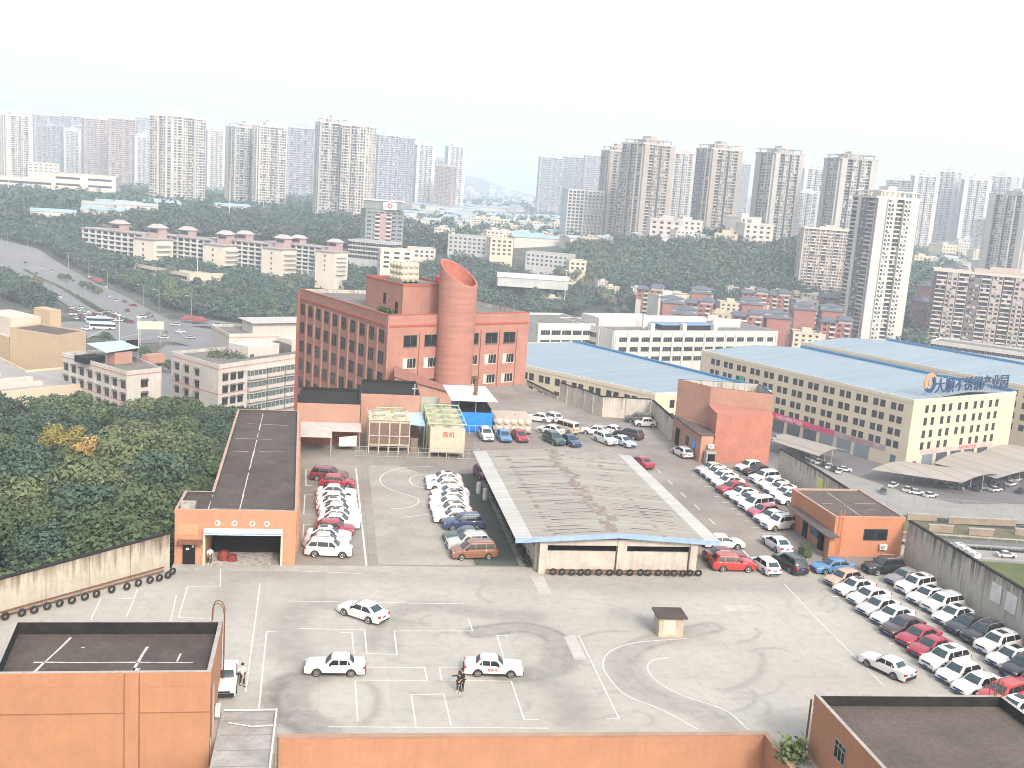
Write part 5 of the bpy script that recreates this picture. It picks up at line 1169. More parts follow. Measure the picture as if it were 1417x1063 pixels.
q = P(634, 958); person((q.x, q.y-.1, .016), R(-100), 'person in black stretching one arm out in front of the middle training car', BC, BC, SH, (((.25, .32, 1.3), (.3, .18, 1.2)), ((.1, -.42, 1.35), (.22, -.64, 1.42))), .15, .12, True)
person((q.x+.35, q.y+.28, .016), R(-150), 'person in black standing close behind the one with the outstretched arm', BC, BC, BC, (((.22, .28, 1.2), (.42, .12, 1.25)), ((.2, -.28, 1.18), (.42, -.1, 1.2))), .2, .06)
q = P(335, 949); person((q.x, q.y, .016), R(-70), 'person in a white shirt and black trousers walking beside the white car at the left', WC, BC, BC, (((.02, .3, 1.15), (.12, .3, .93)), ((-.05, -.32, 1.15), (.02, -.36, .92))), .05, .16)
q = P(290, 781); person((q.x, q.y, .016), R(-60), 'person in white standing at the left jamb of the gate hall opening', WC, BC, SH, (((.1, .28, 1.15), (.25, .2, 1.0)), ((.05, -.3, 1.15), (.2, -.28, 1.0))), .1, .1)
q = P(468, 616); person((q.x, q.y+1, .016), R(-80), 'person in black standing under the grey canopy by the pink room', BC, BC, BC, (((.0, .28, 1.15), (.08, .3, .93)), ((0, -.28, 1.15), (.1, -.3, .93))), .05, .08)
# ------------------------------------------------------------------ factories with pale blue roofs
GY = -40.0
def factory(name_label, poly, rows, side_specs, z1=-17.2, ribdir=None, ridge_edge=None):
    a, c_ = Vector(poly[3]), Vector(poly[0]); d_ = (c_-a).normalized()
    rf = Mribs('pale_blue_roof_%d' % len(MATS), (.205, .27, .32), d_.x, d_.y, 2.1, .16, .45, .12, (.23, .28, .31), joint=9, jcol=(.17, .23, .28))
    o = Bld('factory_building', name_label, 'factory', poly, GY-.5, z1-1.2, CREAM, rf, par=0, roofpart=False)
    # shallow gable roof: ridge parallel to the long sides
    p = [Vector(q) for q in o.poly]; H = o.H
    m0, m1 = (p[0]+p[1])/2, (p[2]+p[3])/2; e = .6
    b = MB(); zr, ze = H+2.4, H+.75
    for A_, B_, C_, D_ in ((p[0], m0, m1, p[3]), (m0, p[1], p[2], m1)):
        za = [ze if A_ is p[0] else zr, zr if A_ is p[0] else ze, zr if C_ is m1 else ze, ze if D_ is p[3] else zr]
        bb_ = MB(); bb_.prism([A_, B_, C_, D_], [z_-.15 for z_ in za], za); bb_.build('roof', rf, o.t)
    par = M('cream_parapet', (.52, .47, .38), .85, .08, .5)
    b = MB(); q = inset(o.poly, .02); b.ring(inset(o.poly, -.12), inset(o.poly, .35), H+.002, H+1.15); b.build('parapet', par, o.t)
    gt = M('blue_gutter', (.03, .16, .32), .5, .15, 1.5)
    b = MB(); i1, i2 = Vector(inset(o.poly, .5)[1]), Vector(inset(o.poly, .5)[2]); b.bar((*i1, H+1.35), (*i2, H+1.35), 1.0, .9); b.build('blue_ridge_vent', gt, o.t)
    for i, cols, h0 in side_specs:
        L = o.fr(i)[3]
        for z in rows: o.win(i, [c2 for c2 in cols(L)], [z], w_=1.75 if i != 0 else 1.5, h_=2.1 if i != 0 else 2.3, fr=M('brown_frame', (.09, .07, .06), .6, .1, 2), mull=1, dep=.05, glass=GLASSB if 0 else GLASS)
    return o
def pairs(L, start=3.2, pitch=6.6, gap=2.6):
    out = []; u = start
    while u < L-2: out.append(u); (u+gap < L-2) and out.append(u+gap); u += pitch
    return out
rowsB = [-20.6, -24.6, -28.6, -32.4]
fb = factory('big cream factory block with pale blue roof carrying the rooftop company sign', [(175.2, 286.7), (225.2, 308.8), (187, 393), (137, 371)], rowsB, [(0, lambda L: [7+k*4.2+(k % 2)*-.6 for k in range(10)], 0), (3, lambda L: pairs(L, 6.5), 0)])
# ground floor shops, banners
def band(o, i, u0, u1, z0, z1, mat, name, out=.12):
    b = MB(); b.box(0, u1-u0, -out, -.002, 0, z1-z0); l, rz = o.at(i, u0, z0); return b.build(name, mat, o.t, l, rz)
SHUT = Mribs('roller_shutter', (.16, .19, .23), 0, 0, 1, 0, .6, .2)
L0, L3 = fb.fr(0)[3], fb.fr(3)[3]
for k in range(9):
    u = L3-13.5-k*7.1
    if u > 8: band(fb, 3, u-5.6, u, GY, GY+4.6, SHUT if k < 3 else M('dark_shop', (.06, .07, .09), .5, .4, 1), 'shopfront')
PKB = M('pink_red_banner', (.62, .04, .13), .6, .15, .5); GRB = M('faded_banner', (.33, .26, .28), .7, .2, .6)
bn1 = band(fb, 3, L3-57, L3-38, GY+4.9, GY+6.9, PKB, 'banner', .2); bn2 = band(fb, 3, L3-37.9, L3-27.5, GY+4.9, GY+6.7, M('magenta_banner', (.5, .06, .2), .6, .3, 1), 'banner', .2); bn3 = band(fb, 3, L3-27.4, L3-7.4, GY+4.9, GY+6.5, GRB, 'banner', .2)
text('大顺不锈钢产业园', 1.5, WHITEP, bn1, (10, -.215, .35), 0, .01); text('不锈钢产业园', 1.3, REDL, bn2, (5.2, -.215, .35), 0, .01); text('大顺不锈钢产业园', 1.3, M('brown_letter', (.3, .1, .1), .8), bn3, (10, -.215, .25), 0, .01)
b4 = band(fb, 0, 7, 45, GY+5.0, GY+6.5, M('pale_pink_banner', (.52, .36, .33), .7, .2, .5), 'banner', .2); text('大顺不锈钢产业园', 1.2, REDL, b4, (24, -.215, .2), 0, .01)
for k in range(5): band(fb, 0, 8+k*7.3, 13.4+k*7.3, GY, GY+4.7, SHUT if k == 0 else MATS['dark_shop'], 'shopfront')
b = band(fb, 0, 3.2, 5.2, GY, GY+3.0, MATS['brown_frame'], 'door'); band(fb, 0, 45.8, 48, GY, GY+3.6, MATS['dark_shop'], 'door'); band(fb, 3, L3-5.6, L3-3.6, GY+.3, GY+4.2, GLASSB, 'stair_window', .05)
gw = fb.wins.pop(34) if len(fb.wins) > 34 else None
fb.finish()
l, rz = fb.at(3, L3-71, -24.6); b = MB(); b.box(-1.2, 1.2, -.12, .0, -1.4, 1.4); b.build('green_cover', M('green_cover', (.05, .3, .15), .7, .2, 1), fb.t, l, rz)
# rooftop sign
d_ = Vector((50, 22.1)).normalized(); rzs = math.atan2(d_.y, d_.x); sp = Vector((175.2, 286.7))+d_*7.2+Vector((-d_.y, d_.x))*2.2
sg = thing('rooftop_sign', 'blue rooftop lettering with an orange and blue ring emblem on the cream factory', 'sign', (sp.x, sp.y, -17.0), rzs)
DB = M('sign_blue', (.012, .04, .11), .5, .1, 1); OR = M('sign_orange', (.5, .24, .12), .5, .1, 1)
for k, ch in enumerate('大顺不锈钢产业园'): text(ch, 5.0, DB, sg, (8.2+k*5.0, 0, 1.1), 0, .12, 'character')
b = MB()
def arc_(b_, cx, cz, r0, r1, a0, a1, m=0, n=22, y=-.2, th=.35):
    for k in range(n):
        t0_, t1_ = R(a0+(a1-a0)*k/n), R(a0+(a1-a0)*(k+1)/n); q = [(cx+r*math.cos(t), cz+r*math.sin(t)) for r, t in ((r0, t0_), (r1, t0_), (r1, t1_), (r0, t1_))]
        b_.face([(x, y, z) for x, z in q], m); b_.face([(x, y+th, z) for x, z in q[::-1]], m)
        for i in range(4): j = (i+1) % 4; b_.face([(q[i][0], y, q[i][1]), (q[i][0], y+th, q[i][1]), (q[j][0], y+th, q[j][1]), (q[j][0], y, q[j][1])], m)
arc_(b, 2.7, 4.4, 1.7, 3.0, 20, 250, 1); arc_(b, 2.7, 3.8, 1.6, 2.8, 215, 420, 0, y=-.26); arc_(b, 2.7, 4.2, .1, 1.0, 60, 300, 1, y=-.3)
b.build('emblem', [DB, OR], sg)
b = MB()
for z in (1.5, 6.4): b.bar((4, .8, z), (46, .8, z), .12)
for k in range(11): b.bar((4.5+k*4.1, .5, 0), (4.5+k*4.1, .5, 6.3), .12); b.bar((4.5+k*4.1, .5, 5), (4.5+k*4.1, 3.2, .2), .1)
b.build('support_frame', STEEL, sg)
fc = factory('cream factory block with pale blue roof behind the signed one, farther right', [(243, 312), (293, 334), (245, 430), (194, 408)], rowsB, [(3, lambda L: pairs(L, 5), 0)]); fc.finish()
for k in range(5): pass
fa = factory('cream factory block with long pale blue roof just beyond the back terrace', [(91.5, 281.5), (131.4, 293), (88.9, 377), (52, 361), (58, 323)], rowsB[:3], [(0, lambda L: [6, 8.6, 15.5, 18, 25.5, 28, 36], 0), (4, lambda L: pairs(L, 4), 0), (3, lambda L: pairs(L, 3), 0)])
for c_ in list(fa.t.children):
    if c_.name.startswith('roof'): bpy.data.objects.remove(c_)
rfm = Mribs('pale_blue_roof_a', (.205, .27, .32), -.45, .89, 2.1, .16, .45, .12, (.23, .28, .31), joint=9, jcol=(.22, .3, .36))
b = MB(); p = [Vector(q) for q in inset(fa.poly, .05)]; b.prism(p, [fa.H+.6]*5, [fa.H+.8, fa.H+1.1, fa.H+1.1, fa.H+.8, fa.H+.75]); b.build('roof', rfm, fa.t)
fa.finish()
# ------------------------------------------------------------------ white factory behind
wf = Bld('white_factory', 'long white factory with ribbon windows and a cluttered stepped roof behind the blue roofs', 'factory', [(117.5, 425), (203, 452), (193, 490), (101, 462)], -40, -19.5, TILEW, MATS['grey_roof'], par=.9, pari=TILEW, parm=TILEW)
wm = dict(w_=4.4, h_=2.0, fr=MATS['grey_sheet'], mull=3, dep=.04)
wf.win(0, even(15, wf.fr(0)[3], 2), [-22.6, -26.8, -31], **wm); wf.win(3, [8, 14, 20, 26], [-22.6, -26.8], **wm)
for i, n_ in ((0, 16), (3, 5)):
    L = wf.fr(i)[3]
    for k in range(n_):
        b = MB(); b.box(-.35, .35, -.35, -.004, 0, 20.4); l, rz = wf.at(i, 1+(L-2)*k/(n_-1), -40); b.build('pilaster', TILEW, wf.t, l, rz)
wf.finish()
def rbox(t_, x0, x1, y0, y1, z0, z1, mat, name, rz=0, loc=(0, 0, 0)):
    b_ = MB(); b_.box(x0, x1, y0, y1, z0, z1); return b_.build(name, mat, t_, loc, rz)
rzw = math.atan2(27, 85.5)
rbox(wf.t, -42, -10, -3, 12, 20.6, 24.6, TILEW, 'rooftop_block', rzw); rbox(wf.t, -10, 22, 4, 14, 20.6, 23.5, TILEW, 'rooftop_block', rzw)
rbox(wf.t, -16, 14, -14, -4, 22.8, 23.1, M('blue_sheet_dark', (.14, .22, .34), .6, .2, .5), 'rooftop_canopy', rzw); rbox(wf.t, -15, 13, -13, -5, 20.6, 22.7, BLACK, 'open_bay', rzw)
for k in range(3): rbox(wf.t, -24+k*17, -22+k*17, -17.5, -15, 20.6, 24, TILEW, 'duct', rzw)
rbox(wf.t, 20, 36, -4, -3.3, 20.6, 24.5, TILEW, 'rooftop_screen', rzw); rbox(wf.t, -22, -21, -8, -7, 20.6, 27, TILEW, 'vent_stack', rzw)
w2 = Bld('white_factory', 'smaller white factory wing peeping past the right corner of the brick building', 'factory', [(86, 433), (113, 441), (105, 475), (78, 466)], -40, -19, TILEW, MATS['grey_roof'], par=.9, pari=TILEW, parm=TILEW)
w2.win(0, even(5, 28, 1), [-22.2, -26.4, -30.6], **wm); w2.win(3, even(3, 30, 6), [-22.2, -26.4], **wm); w2.finish()
# ------------------------------------------------------------------ old white blocks at left
OW = M('old_white_wall', (.50, .47, .435), .85, .1, .2, fine=.2, streak=.45, streakcol=(.25, .2, .17)); HF = M('hood_frame', (.10, .085, .075), .8, .2, 2)
def oldblock(label, poly, z1, sides, pinkz=(1.2,)):
    o = Bld('old_apartment_block', label, 'apartment block', poly, -40, z1, OW, MATS['grey_roof'], par=1.0, pari=STAINED, parm=OW)
    pk = M('pink_band', (.42, .18, .15), .9, .1, 1)
    for i, cols, zs in sides: o.win(i, cols, zs, w_=1.9, h_=1.8, fr=HF, mull=1, hood=.7, dep=.1)
    for z in pinkz:
        b = MB(); b.ring(inset(o.poly, -.07), inset(o.poly, -.004), o.H-z, o.H-z+.22); b.build('pink_band', pk, o.t)
    return o
o1 = oldblock('old white block with a blue sheet canopy on its roof, left above the trees', [(-52.4, 277.7), (-44.9, 285), (-62, 312), (-74, 302)], -17.2, [(3, [2, 6, 10.2, 14.6, 19, 23, 27, 31], [-20, -23.4, -26.8]), (0, [5.2], [-20, -23.4, -26.8])], (.3, 7.4))
b = MB(); b.prism([(-9.5, 8.5), (-1.5, -5.2), (6, 1.2), (-1, 12)], [26.4, 26.4, 27.1, 27.1], [26.5, 26.5, 27.2, 27.2]); b.build('blue_canopy', M('pale_blue_roof', (.36, .52, .66), .5, .12, 1), o1.t)
b = MB()
for x, y in ((-9, 8), (-5, 1), (-1.6, -4.6), (5.6, 1)): b.bar((x, y, 22.8), (x, y, 26.4), .15)
b.build('canopy_post', STEEL, o1.t)
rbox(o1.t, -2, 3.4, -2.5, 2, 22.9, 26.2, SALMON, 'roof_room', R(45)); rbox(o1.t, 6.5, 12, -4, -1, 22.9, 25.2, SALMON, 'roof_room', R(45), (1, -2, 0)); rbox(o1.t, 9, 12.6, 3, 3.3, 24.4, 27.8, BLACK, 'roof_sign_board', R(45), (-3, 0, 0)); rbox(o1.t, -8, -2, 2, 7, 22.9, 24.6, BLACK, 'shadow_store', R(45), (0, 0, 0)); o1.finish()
for k in range(3):
    l, rz = o1.at(3, 8+k*9, -21.9); ac_unit(o1.t, l, rz)
o2 = oldblock('old white block with enclosed balconies and a ruined green roof garden', [(-31, 293), (5, 335), (-8, 346), (-46.5, 312)], -17.3, [(0, [2.5, 5.5, 8.3], [-20.2, -23.6, -27, -30.4]), (3, [3.5, 8.6, 14], [-20.2, -23.6, -27, -30.4])], (.4, 7.6, 13.8))
ENC = M('balcony_glass', (.10, .13, .13), .2, .5, 1.5)
for r_ in range(4):
    for k in range(6):
        u = 11+k*7.4; l, rz = o2.at(0, u, -19.6-r_*3.4)
        b = MB(); b.box(0, 6.6, -1.1, -.002, -2.2, -1.1, 0); b.box(0.05, 6.55, -1.0, -.002, -1.1, .5, 1); b.box(-.1, 6.7, -1.25, -.002, .5, .65, 0)
        for j in range(5): b.box(j*1.6, j*1.6+.1, -1.08, -1.01, -1.1, .5, 0)
        b.build('balcony', [OW, ENC], o2.t, l, rz)
rbox(o2.t, -14, -2, -2, 7, 22.8, 26, OW, 'roof_room', R(45), (4, 2, 0)); rbox(o2.t, 4, 16, -1, 6, 22.8, 26.5, OW, 'roof_room', R(45), (4, 2, 0))
b = MB(); b.prism([(-4, -9), (9, 6), (4, 10), (-10, -3)], [22.8, 22.8, 22.8, 22.8], [23.5, 25, 25.5, 24]); b.build('roof_debris', M('dark_debris', (.09, .08, .07), .95, .4, .8, fine=.5), o2.t)
b = MB()
for k in range(420):
    v = Vector((random.uniform(-16, -5), random.uniform(-13, -2), 22.8+abs(random.gauss(0, .6)))); 
    if not inpoly(v.x, v.y, o2.poly): continue
    n_ = Vector((random.uniform(-1, 1), random.uniform(-1, 1), 1)).normalized(); x_ = n_.orthogonal().normalized()*.3; y_ = n_.cross(x_); b.face([v+x_, v+y_, v-x_, v-y_])
b.build('roof_garden', M('shrub_green', (.06, .085, .04), .9, .4, 2), o2.t); o2.finish()
o3 = oldblock('old white block with a sheet roofed attic behind the roof garden block', [(-34, 352), (8, 372), (0, 392), (-42, 372)], -17.5, [(0, [3, 7, 12, 17, 22], [-20.4])], (.4,))
rbox(o3.t, -14, 4, -6, 4, 22.5, 26.2, OW, 'attic_room', R(25)); rbox(o3.t, 6, 22, -7, 5, 22.5, 24.5, M('red_brown_brick', (.28, .12, .09), .9, .2, 1), 'attic_room', R(25)); rbox(o3.t, -15, 24, -7.5, 6, 26.3, 26.6, MATS['grey_sheet'], 'sheet_roof', R(25)); o3.finish()
# yellow block and grey hall
YW = M('yellow_render', (.42, .32, .21), .85, .05, .1, fine=.05, streak=.08)
y1 = Bld('yellow_block', 'windowless yellow rendered block with dark flat roof beside the road', 'building', [(-97, 334), (-80.5, 323), (-75, 334), (-91, 345)], -40, -15.3, YW, MATS['brown_roof'], par=.5, pari=YW, parm=YW); y1.finish()
y2 = Bld('yellow_block', 'lower yellow wing with a narrow window and pale roof structure at the far left', 'building', [(-135, 372), (-97.3, 334.3), (-91.2, 345.5), (-125, 380)], -40, -18.6, YW, MATS['grey_sheet'], par=.7, pari=YW, parm=YW)
y2.win(0, [38], [-23.5], w_=1.8, h_=4.2, fr=HF, mull=1); rbox(y2.t, -4, 14, -5, 5, 21.5, 26.5, M('cream_render_light', (.48, .42, .35), .9, .06, .2), 'roof_block', R(-45), (6, 0, 0)); rbox(y2.t, 10, 19, 5, 9, 21.5, 29, YW, 'roof_block', R(-45), (6, 0, 0)); y2.finish()
gh = Bld('grey_roof_hall', 'low hall with a wide grey sheet roof and long skylights, left edge above the trees', 'hall', [(-112, 256), (-62, 300), (-78, 318), (-86, 311), (-100, 332), (-140, 296)], -40, -24.0, CREAM, Mribs('grey_hall_sheet', (.30, .29, .28), .65, .76, 1.6, .2, .7, .2), par=.6, pari=CREAM, parm=CREAM)
for k in range(5): rbox(gh.t, -3, 9, -.9, .9, 16.05, 17.1, M('skylight_panel', (.46, .42, .38), .6, .1, 1), 'skylight', R(41), (-16+k*7+(k % 2)*3, 8-k*5.5, 0))
gh.finish()
lw2 = Bld('low_shop_row', 'long low beige shop building with a parapet of square openings near the dormitories', 'shops', [(PT(185, 372).x, PT(185, 372).y), (PT(262, 398).x, PT(262, 398).y), (PT(326, 392).x, PT(326, 392).y), (PT(250, 368).x, PT(250, 368).y)], -40, -31, M('beige_render', (.52, .42, .33), .9, .1, .2), M('beige_roof', (.40, .34, .28), .95, .2, .1), par=.9)
lw2.win(0, even(12, lw2.fr(0)[3], 3), [-33.5], w_=5, h_=2.2, fr=TILEW, mull=1); lw2.finish()
# ------------------------------------------------------------------ yard at right: paving, canopies, cars, fence, highway
def strip(name, pts, w_, z, mat, **k):
    b_ = MB(); q = [Vector(p_[:2]) for p_ in pts]; nn = []
    for i in range(len(q)):
        d_ = (q[min(i+1, len(q)-1)]-q[max(0, i-1)]).normalized(); nn.append(Vector((-d_.y, d_.x)))
    for i in range(len(q)-1):
        n_ = max(1, int((q[i+1]-q[i]).length/12))
        for j in range(n_):
            a, c_ = q[i].lerp(q[i+1], j/n_), q[i].lerp(q[i+1], (j+1)/n_); na, nc = nn[i].lerp(nn[i+1], j/n_), nn[i].lerp(nn[i+1], (j+1)/n_)
            for s_ in range(max(1, int(w_/9))):
                k0, k1 = s_/max(1, int(w_/9))-.5, (s_+1)/max(1, int(w_/9))-.5; P4 = [a+na*w_*k0, c_+nc*w_*k0, c_+nc*w_*k1, a+na*w_*k1]; b_.face([(p_.x, p_.y, T(p_.x, p_.y)+z+(.9*smooth((p_.y-560)/90) if w_ > 20 else 0)) for p_ in P4])
    return b_.build(name, mat, kind='structure', **k)
DK = M('dark_yard_paving', (.14, .13, .135), .9, .15, .15, fine=.3); LT = M('light_yard_concrete', (.25, .245, .23), .9, .12, .15, fine=.25)
b = MB(); b.face([(x, y, GY+.35) for x, y in ((100, 330), (132, 250), (200, 236), (330, 250), (330, 420), (60, 420))]); b.build('factory_yard', DK, kind='structure')
lp = [P(1080, 632, GY), P(1150, 668, GY), P(1230, 714, GY), P(1417, 728, GY), P(1640, 750, GY), P(1640, 705, GY), P(1417, 700, GY), P(1330, 700, GY), P(1260, 686, GY), P(1140, 646, GY)]
b = MB(); b.face([(q.x, q.y, GY+.45) for q in lp]); b.build('concrete_apron', LT, kind='structure')
cvs = Mribs('canopy_fabric', (.30, .275, .245), .9, .4, 5.4, .25, .7, .12)
def carport(label, c4, posts=5):
    """c4: pixel corners of the roof, arched between the two long edges"""
    q = [P(*c, GY+4.2) for c in c4]; t_ = thing('arched_carport', label, 'carport', (q[0].x, q[0].y, GY+.4)); o_ = Vector((q[0].x, q[0].y, GY+.4)); b_ = MB(); n_ = 8; m_ = 8
    def pt(u, v): a = q[0].lerp(q[1], u); c_ = q[3].lerp(q[2], u); return a.lerp(c_, v)+Vector((0, 0, 1.3*math.sin(math.pi*v)))-o_
    for i in range(m_):
        for j in range(n_): b_.face([pt(i/m_, j/n_), pt((i+1)/m_, j/n_), pt((i+1)/m_, (j+1)/n_), pt(i/m_, (j+1)/n_)])
    b_.build('fabric_roof', cvs, t_)
    for i in range(m_+1):
        b_ = MB(); b_.tube([pt(i/m_, j/8)-Vector((0, 0, .12)) for j in range(9)], .08, 5); a = pt(i/m_, .5); b_.bar((a.x, a.y, 0), (a.x, a.y, a.z-.1), .15); b_.build('arched_frame', STEEL, t_)
carport('arched fabric carport nearest the lower right of the cream factory', [(1206, 650), (1330, 668), (1390, 657), (1262, 640)])
carport('arched fabric carport in the middle behind the nearest one', [(1292, 641), (1378, 662), (1470, 650), (1345, 625)])
carport('arched fabric carport farthest right beside the cream factory corner', [(1352, 628), (1450, 648), (1520, 636), (1410, 616)])
carport('arched fabric carport just beyond the blackened concrete wall', [(1068, 610), (1132, 631), (1171, 623), (1092, 602)])
# far cars: one simple car mesh per colour (a few pixels each)
def far_car_mesh(col, bus=0):
    k = ('far', col, bus)
    if k in _BM: return _BM[k]
    b = MB()
    if bus: b.box(-5.6, 5.6, -1.25, 1.25, .4, 3.1, 0); b.box(-5.4, 5.62, -1.27, 1.27, 1.4, 2.5, 1); b.box(-5, 5, -1, 1, 3.1, 3.25, 0)
    else:
        b.prism([(-2.25, -.85), (2.2, -.82), (2.2, .82), (-2.25, .85)], .3, [.95, .78, .78, .95], 0)
        n = len(b.v); b.v += [(1.0, -.8, .9), (1.0, .8, .9), (-1.7, .8, .95), (-1.7, -.8, .95), (.3, -.62, 1.45), (.3, .62, 1.45), (-1.1, .62, 1.45), (-1.1, -.62, 1.45)]
        for fc, m_ in (((0, 1, 5, 4), 1), ((1, 2, 6, 5), 1), ((2, 3, 7, 6), 1), ((3, 0, 4, 7), 1), ((4, 5, 6, 7), 0)): b.f.append(tuple(n+i for i in fc)); b.m.append(m_)
    for x in ((-1.4, 1.35) if not bus else (-3.6, 3.4)):
        for y in (-.8, .8) if not bus else (-1.2, 1.2): b.lathe([(0, -.09), (.32 if not bus else .48, -.09), (.32 if not bus else .48, .09), (0, .09)], 10, (x, y, .34 if not bus else .48), 'y', 2)
    _BM[k] = b.mesh('far_car', [paint('car_'+col.replace(' ', '_'), PAINT[col]), CG, RUBBER]); return _BM[k]
def fcar(px, py, z, hd, col, label, group=None, bus=0):
    q = P(px, py, z) if z is not None else PT(px, py); o = link('bus' if bus else 'parked_car' if z is not None else 'moving_car', far_car_mesh(col, bus), None, (q.x, q.y, q.z+(.45 if z is None else .05)), R(hd)); setp(o, label, 'bus' if bus else 'car', group)
PL = [('white', 1168, 652, -20, 'van'), ('dark grey', 1222, 682, 60, 0), ('white', 1236, 674, 40, 0), ('white', 1256, 680, 40, 0), ('white', 1268, 684, -20, 0), ('white', 1287, 688, 20, 0), ('silver', 1327, 676, 70, 0), ('white', 1377, 680, 20, 0), ('white', 1399, 672, 30, 0), ('white', 1406, 666, 30, 0), ('black', 1413, 682, 30, 0)]
for i, (c_, px, py, hd, _) in enumerate([(a, b_, c2, d2, e2) for a, b_, c2, d2, e2 in PL]):
    fcar(px, py, GY+.45, hd, c_, f'{c_} car on the factory yard, {ORD(i+1)} counting rightward from the white van', 'cars on the factory yard')
for i in range(8): fcar(1112+i*7, 632+i*3.2, GY+.45, 55, ('dark grey', 'white', 'white', 'white', 'black', 'white', 'black', 'white')[i], 'car with sun-glinting roof in the tight row under the far carport', 'cars in the row under the far carport')
for i, (px, py) in enumerate(((1302, 664), (1313, 666), (1326, 668), (1342, 667), (1350, 670), (1361, 668), (1372, 664), (1384, 668))): fcar(px, py+8, GY+.45, 65, ('black', 'dark grey', 'black', 'dark blue', 'black', 'grey', 'dark grey', 'black')[i], 'dark car in shade under the near carports', 'cars under the near carports')
fcar(1075, 608, GY+.45, 40, 'white', 'white car by the shopfronts just past the brick block')
# mesh fence
fe = thing('mesh_fence', 'tall thin mesh fence on posts along the near edge of the factory yard', 'fence', (0, 0, GY+.4))
fp = [P(1205, 712, GY), P(1262, 718, GY), P(1417, 730, GY), P(1600, 742, GY)]
b = MB(); pts = []
for a, c_ in zip(fp[:-1], fp[1:]):
    n_ = max(1, int((c_-a).length/3.1))
    pts += [a.lerp(c_, j/n_) for j in range(n_)]
for p_ in pts:
    b = MB(); b.bar((p_.x, p_.y, 0), (p_.x, p_.y, 5.6), .09); b.build('fence_post', STEEL, fe)
b = MB()
for z in (.1, 2.9, 5.6):
    for a, c_ in zip(pts[:-1], pts[1:]): b.bar((a.x, a.y, z), (c_.x, c_.y, z), .06)
b.build('fence_rail', STEEL, fe)
# bank, highway, lawn (right edge)
BANKZ = GY
b = MB(); q = [P(1195, 716, GY), P(1417, 737, GY), P(1640, 757, GY), P(1640, 785, GY), P(1417, 766, GY), P(1270, 752, GY), P(1190, 745, GY)]
b.face([(p_.x, p_.y, GY+.46) for p_ in q]); b.build('grass_bank', M('dry_grass_bank', (.12, .115, .06), .95, .4, .15, fine=.5), kind='structure')
for k, (x0, y0, x1, y1) in enumerate(((1255, 719, 1296, 721), (1312, 724, 1405, 728), (1285, 735, 1318, 737), (1340, 740, 1374, 742), (1404, 740, 1440, 744))):
    a, c_ = P(x0, y0, GY+.5), P(x1, y1, GY+.5); d_ = c_-a; w_ = thing('retaining_step', f'pale concrete retaining step in the bank above the highway, {("topmost left one", "longest upper one", "short one at the left", "low middle one", "one at the right edge")[k]}', 'retaining wall', (a.x, a.y, GY+.45), math.atan2(d_.y, d_.x))
    b = MB(); b.box(0, d_.length, -.2, .2, 0, 1.6, 0); b.build('face', M('tan_concrete', (.28, .22, .17), .95, .25, .3, fine=.4), w_); b = MB(); b.box(-.2, d_.length+.2, -.3, .3, 1.61, 1.9); b.build('coping', CONC, w_)
hwp = [P(1200, 745, GY), P(1300, 752, GY), P(1417, 760, GY), P(1700, 782, GY)]
strip('highway', [(p_.x, p_.y) for p_ in hwp], 5.5, .5, M('highway_asphalt', (.12, .12, .125), .9, .12, .3)); hw2 = [p_+Vector((-1.5, -8.5, 0)) for p_ in hwp]; strip('highway', [(p_.x, p_.y) for p_ in hw2], 8, .5, M('highway_pale', (.24, .235, .23), .9, .12, .3))
for off, lab in ((3.1, 'guard rail on the far side of the highway'), (-3.6, 'guard rail between the two highway carriageways'), (-13, 'guard rail between the highway and the lawn')):
    b = MB(); q = [p_+Vector((0, off, 0)) for p_ in hwp]
    for a, c_ in zip(q[:-1], q[1:]):
        b.bar((a.x, a.y, GY+1.3), (c_.x, c_.y, GY+1.3), .1, .35); n_ = int((c_-a).length/3)
        for j in range(n_): m_ = a.lerp(c_, j/max(1, n_)); b.bar((m_.x, m_.y, GY+.5), (m_.x, m_.y, GY+1.3), .1)
    b.build('guard_rail', CONC, label='pale '+lab, cat='guard rail')
fcar(1392, 771, GY+.5, -8, 'white', 'white car driving on the highway at the right edge')
b = MB(); b.face([(p_.x, p_.y, GY+.47) for p_ in (P(1250, 757, GY), P(1417, 779, GY), P(1700, 800, GY), P(1700, 900, GY), P(1417, 860, GY), P(1250, 830, GY))]); b.build('lawn', M('roadside_lawn', (.085, .105, .03), .95, .3, .2, fine=.3), kind='structure')
# ------------------------------------------------------------------ roads at left
ASP = M('road_asphalt', (.17, .17, .172), .9, .12, .08, fine=.2)
rd = [PT(-60, 335), PT(15, 352), PT(70, 385), PT(120, 410), PT(175, 440), PT(230, 475)]
strip('road', [(p_.x, p_.y) for p_ in rd], 38, .30, ASP)
rd2 = [PT(420, 500), PT(300, 470), PT(200, 455), PT(120, 455), PT(60, 460)]
strip('road', [(p_.x, p_.y) for p_ in rd2], 44, .34, ASP)
rd3 = [PT(200, 450), PT(290, 448), PT(370, 460), PT(440, 470), PT(560, 470)]
strip('road', [(p_.x, p_.y) for p_ in rd3], 22, .38, ASP)
strip('road', [(p_.x, p_.y) for p_ in (PT(255, 480), PT(215, 520), PT(225, 600))], 16, .42, ASP)
med = [PT(35, 376), PT(75, 396), PT(115, 418), PT(150, 438), PT(178, 447)]
strip('road_median', [(p_.x, p_.y) for p_ in med], 3.2, .6, M('median_soil', (.10, .085, .06), .95, .3, .5))
shrubm = []
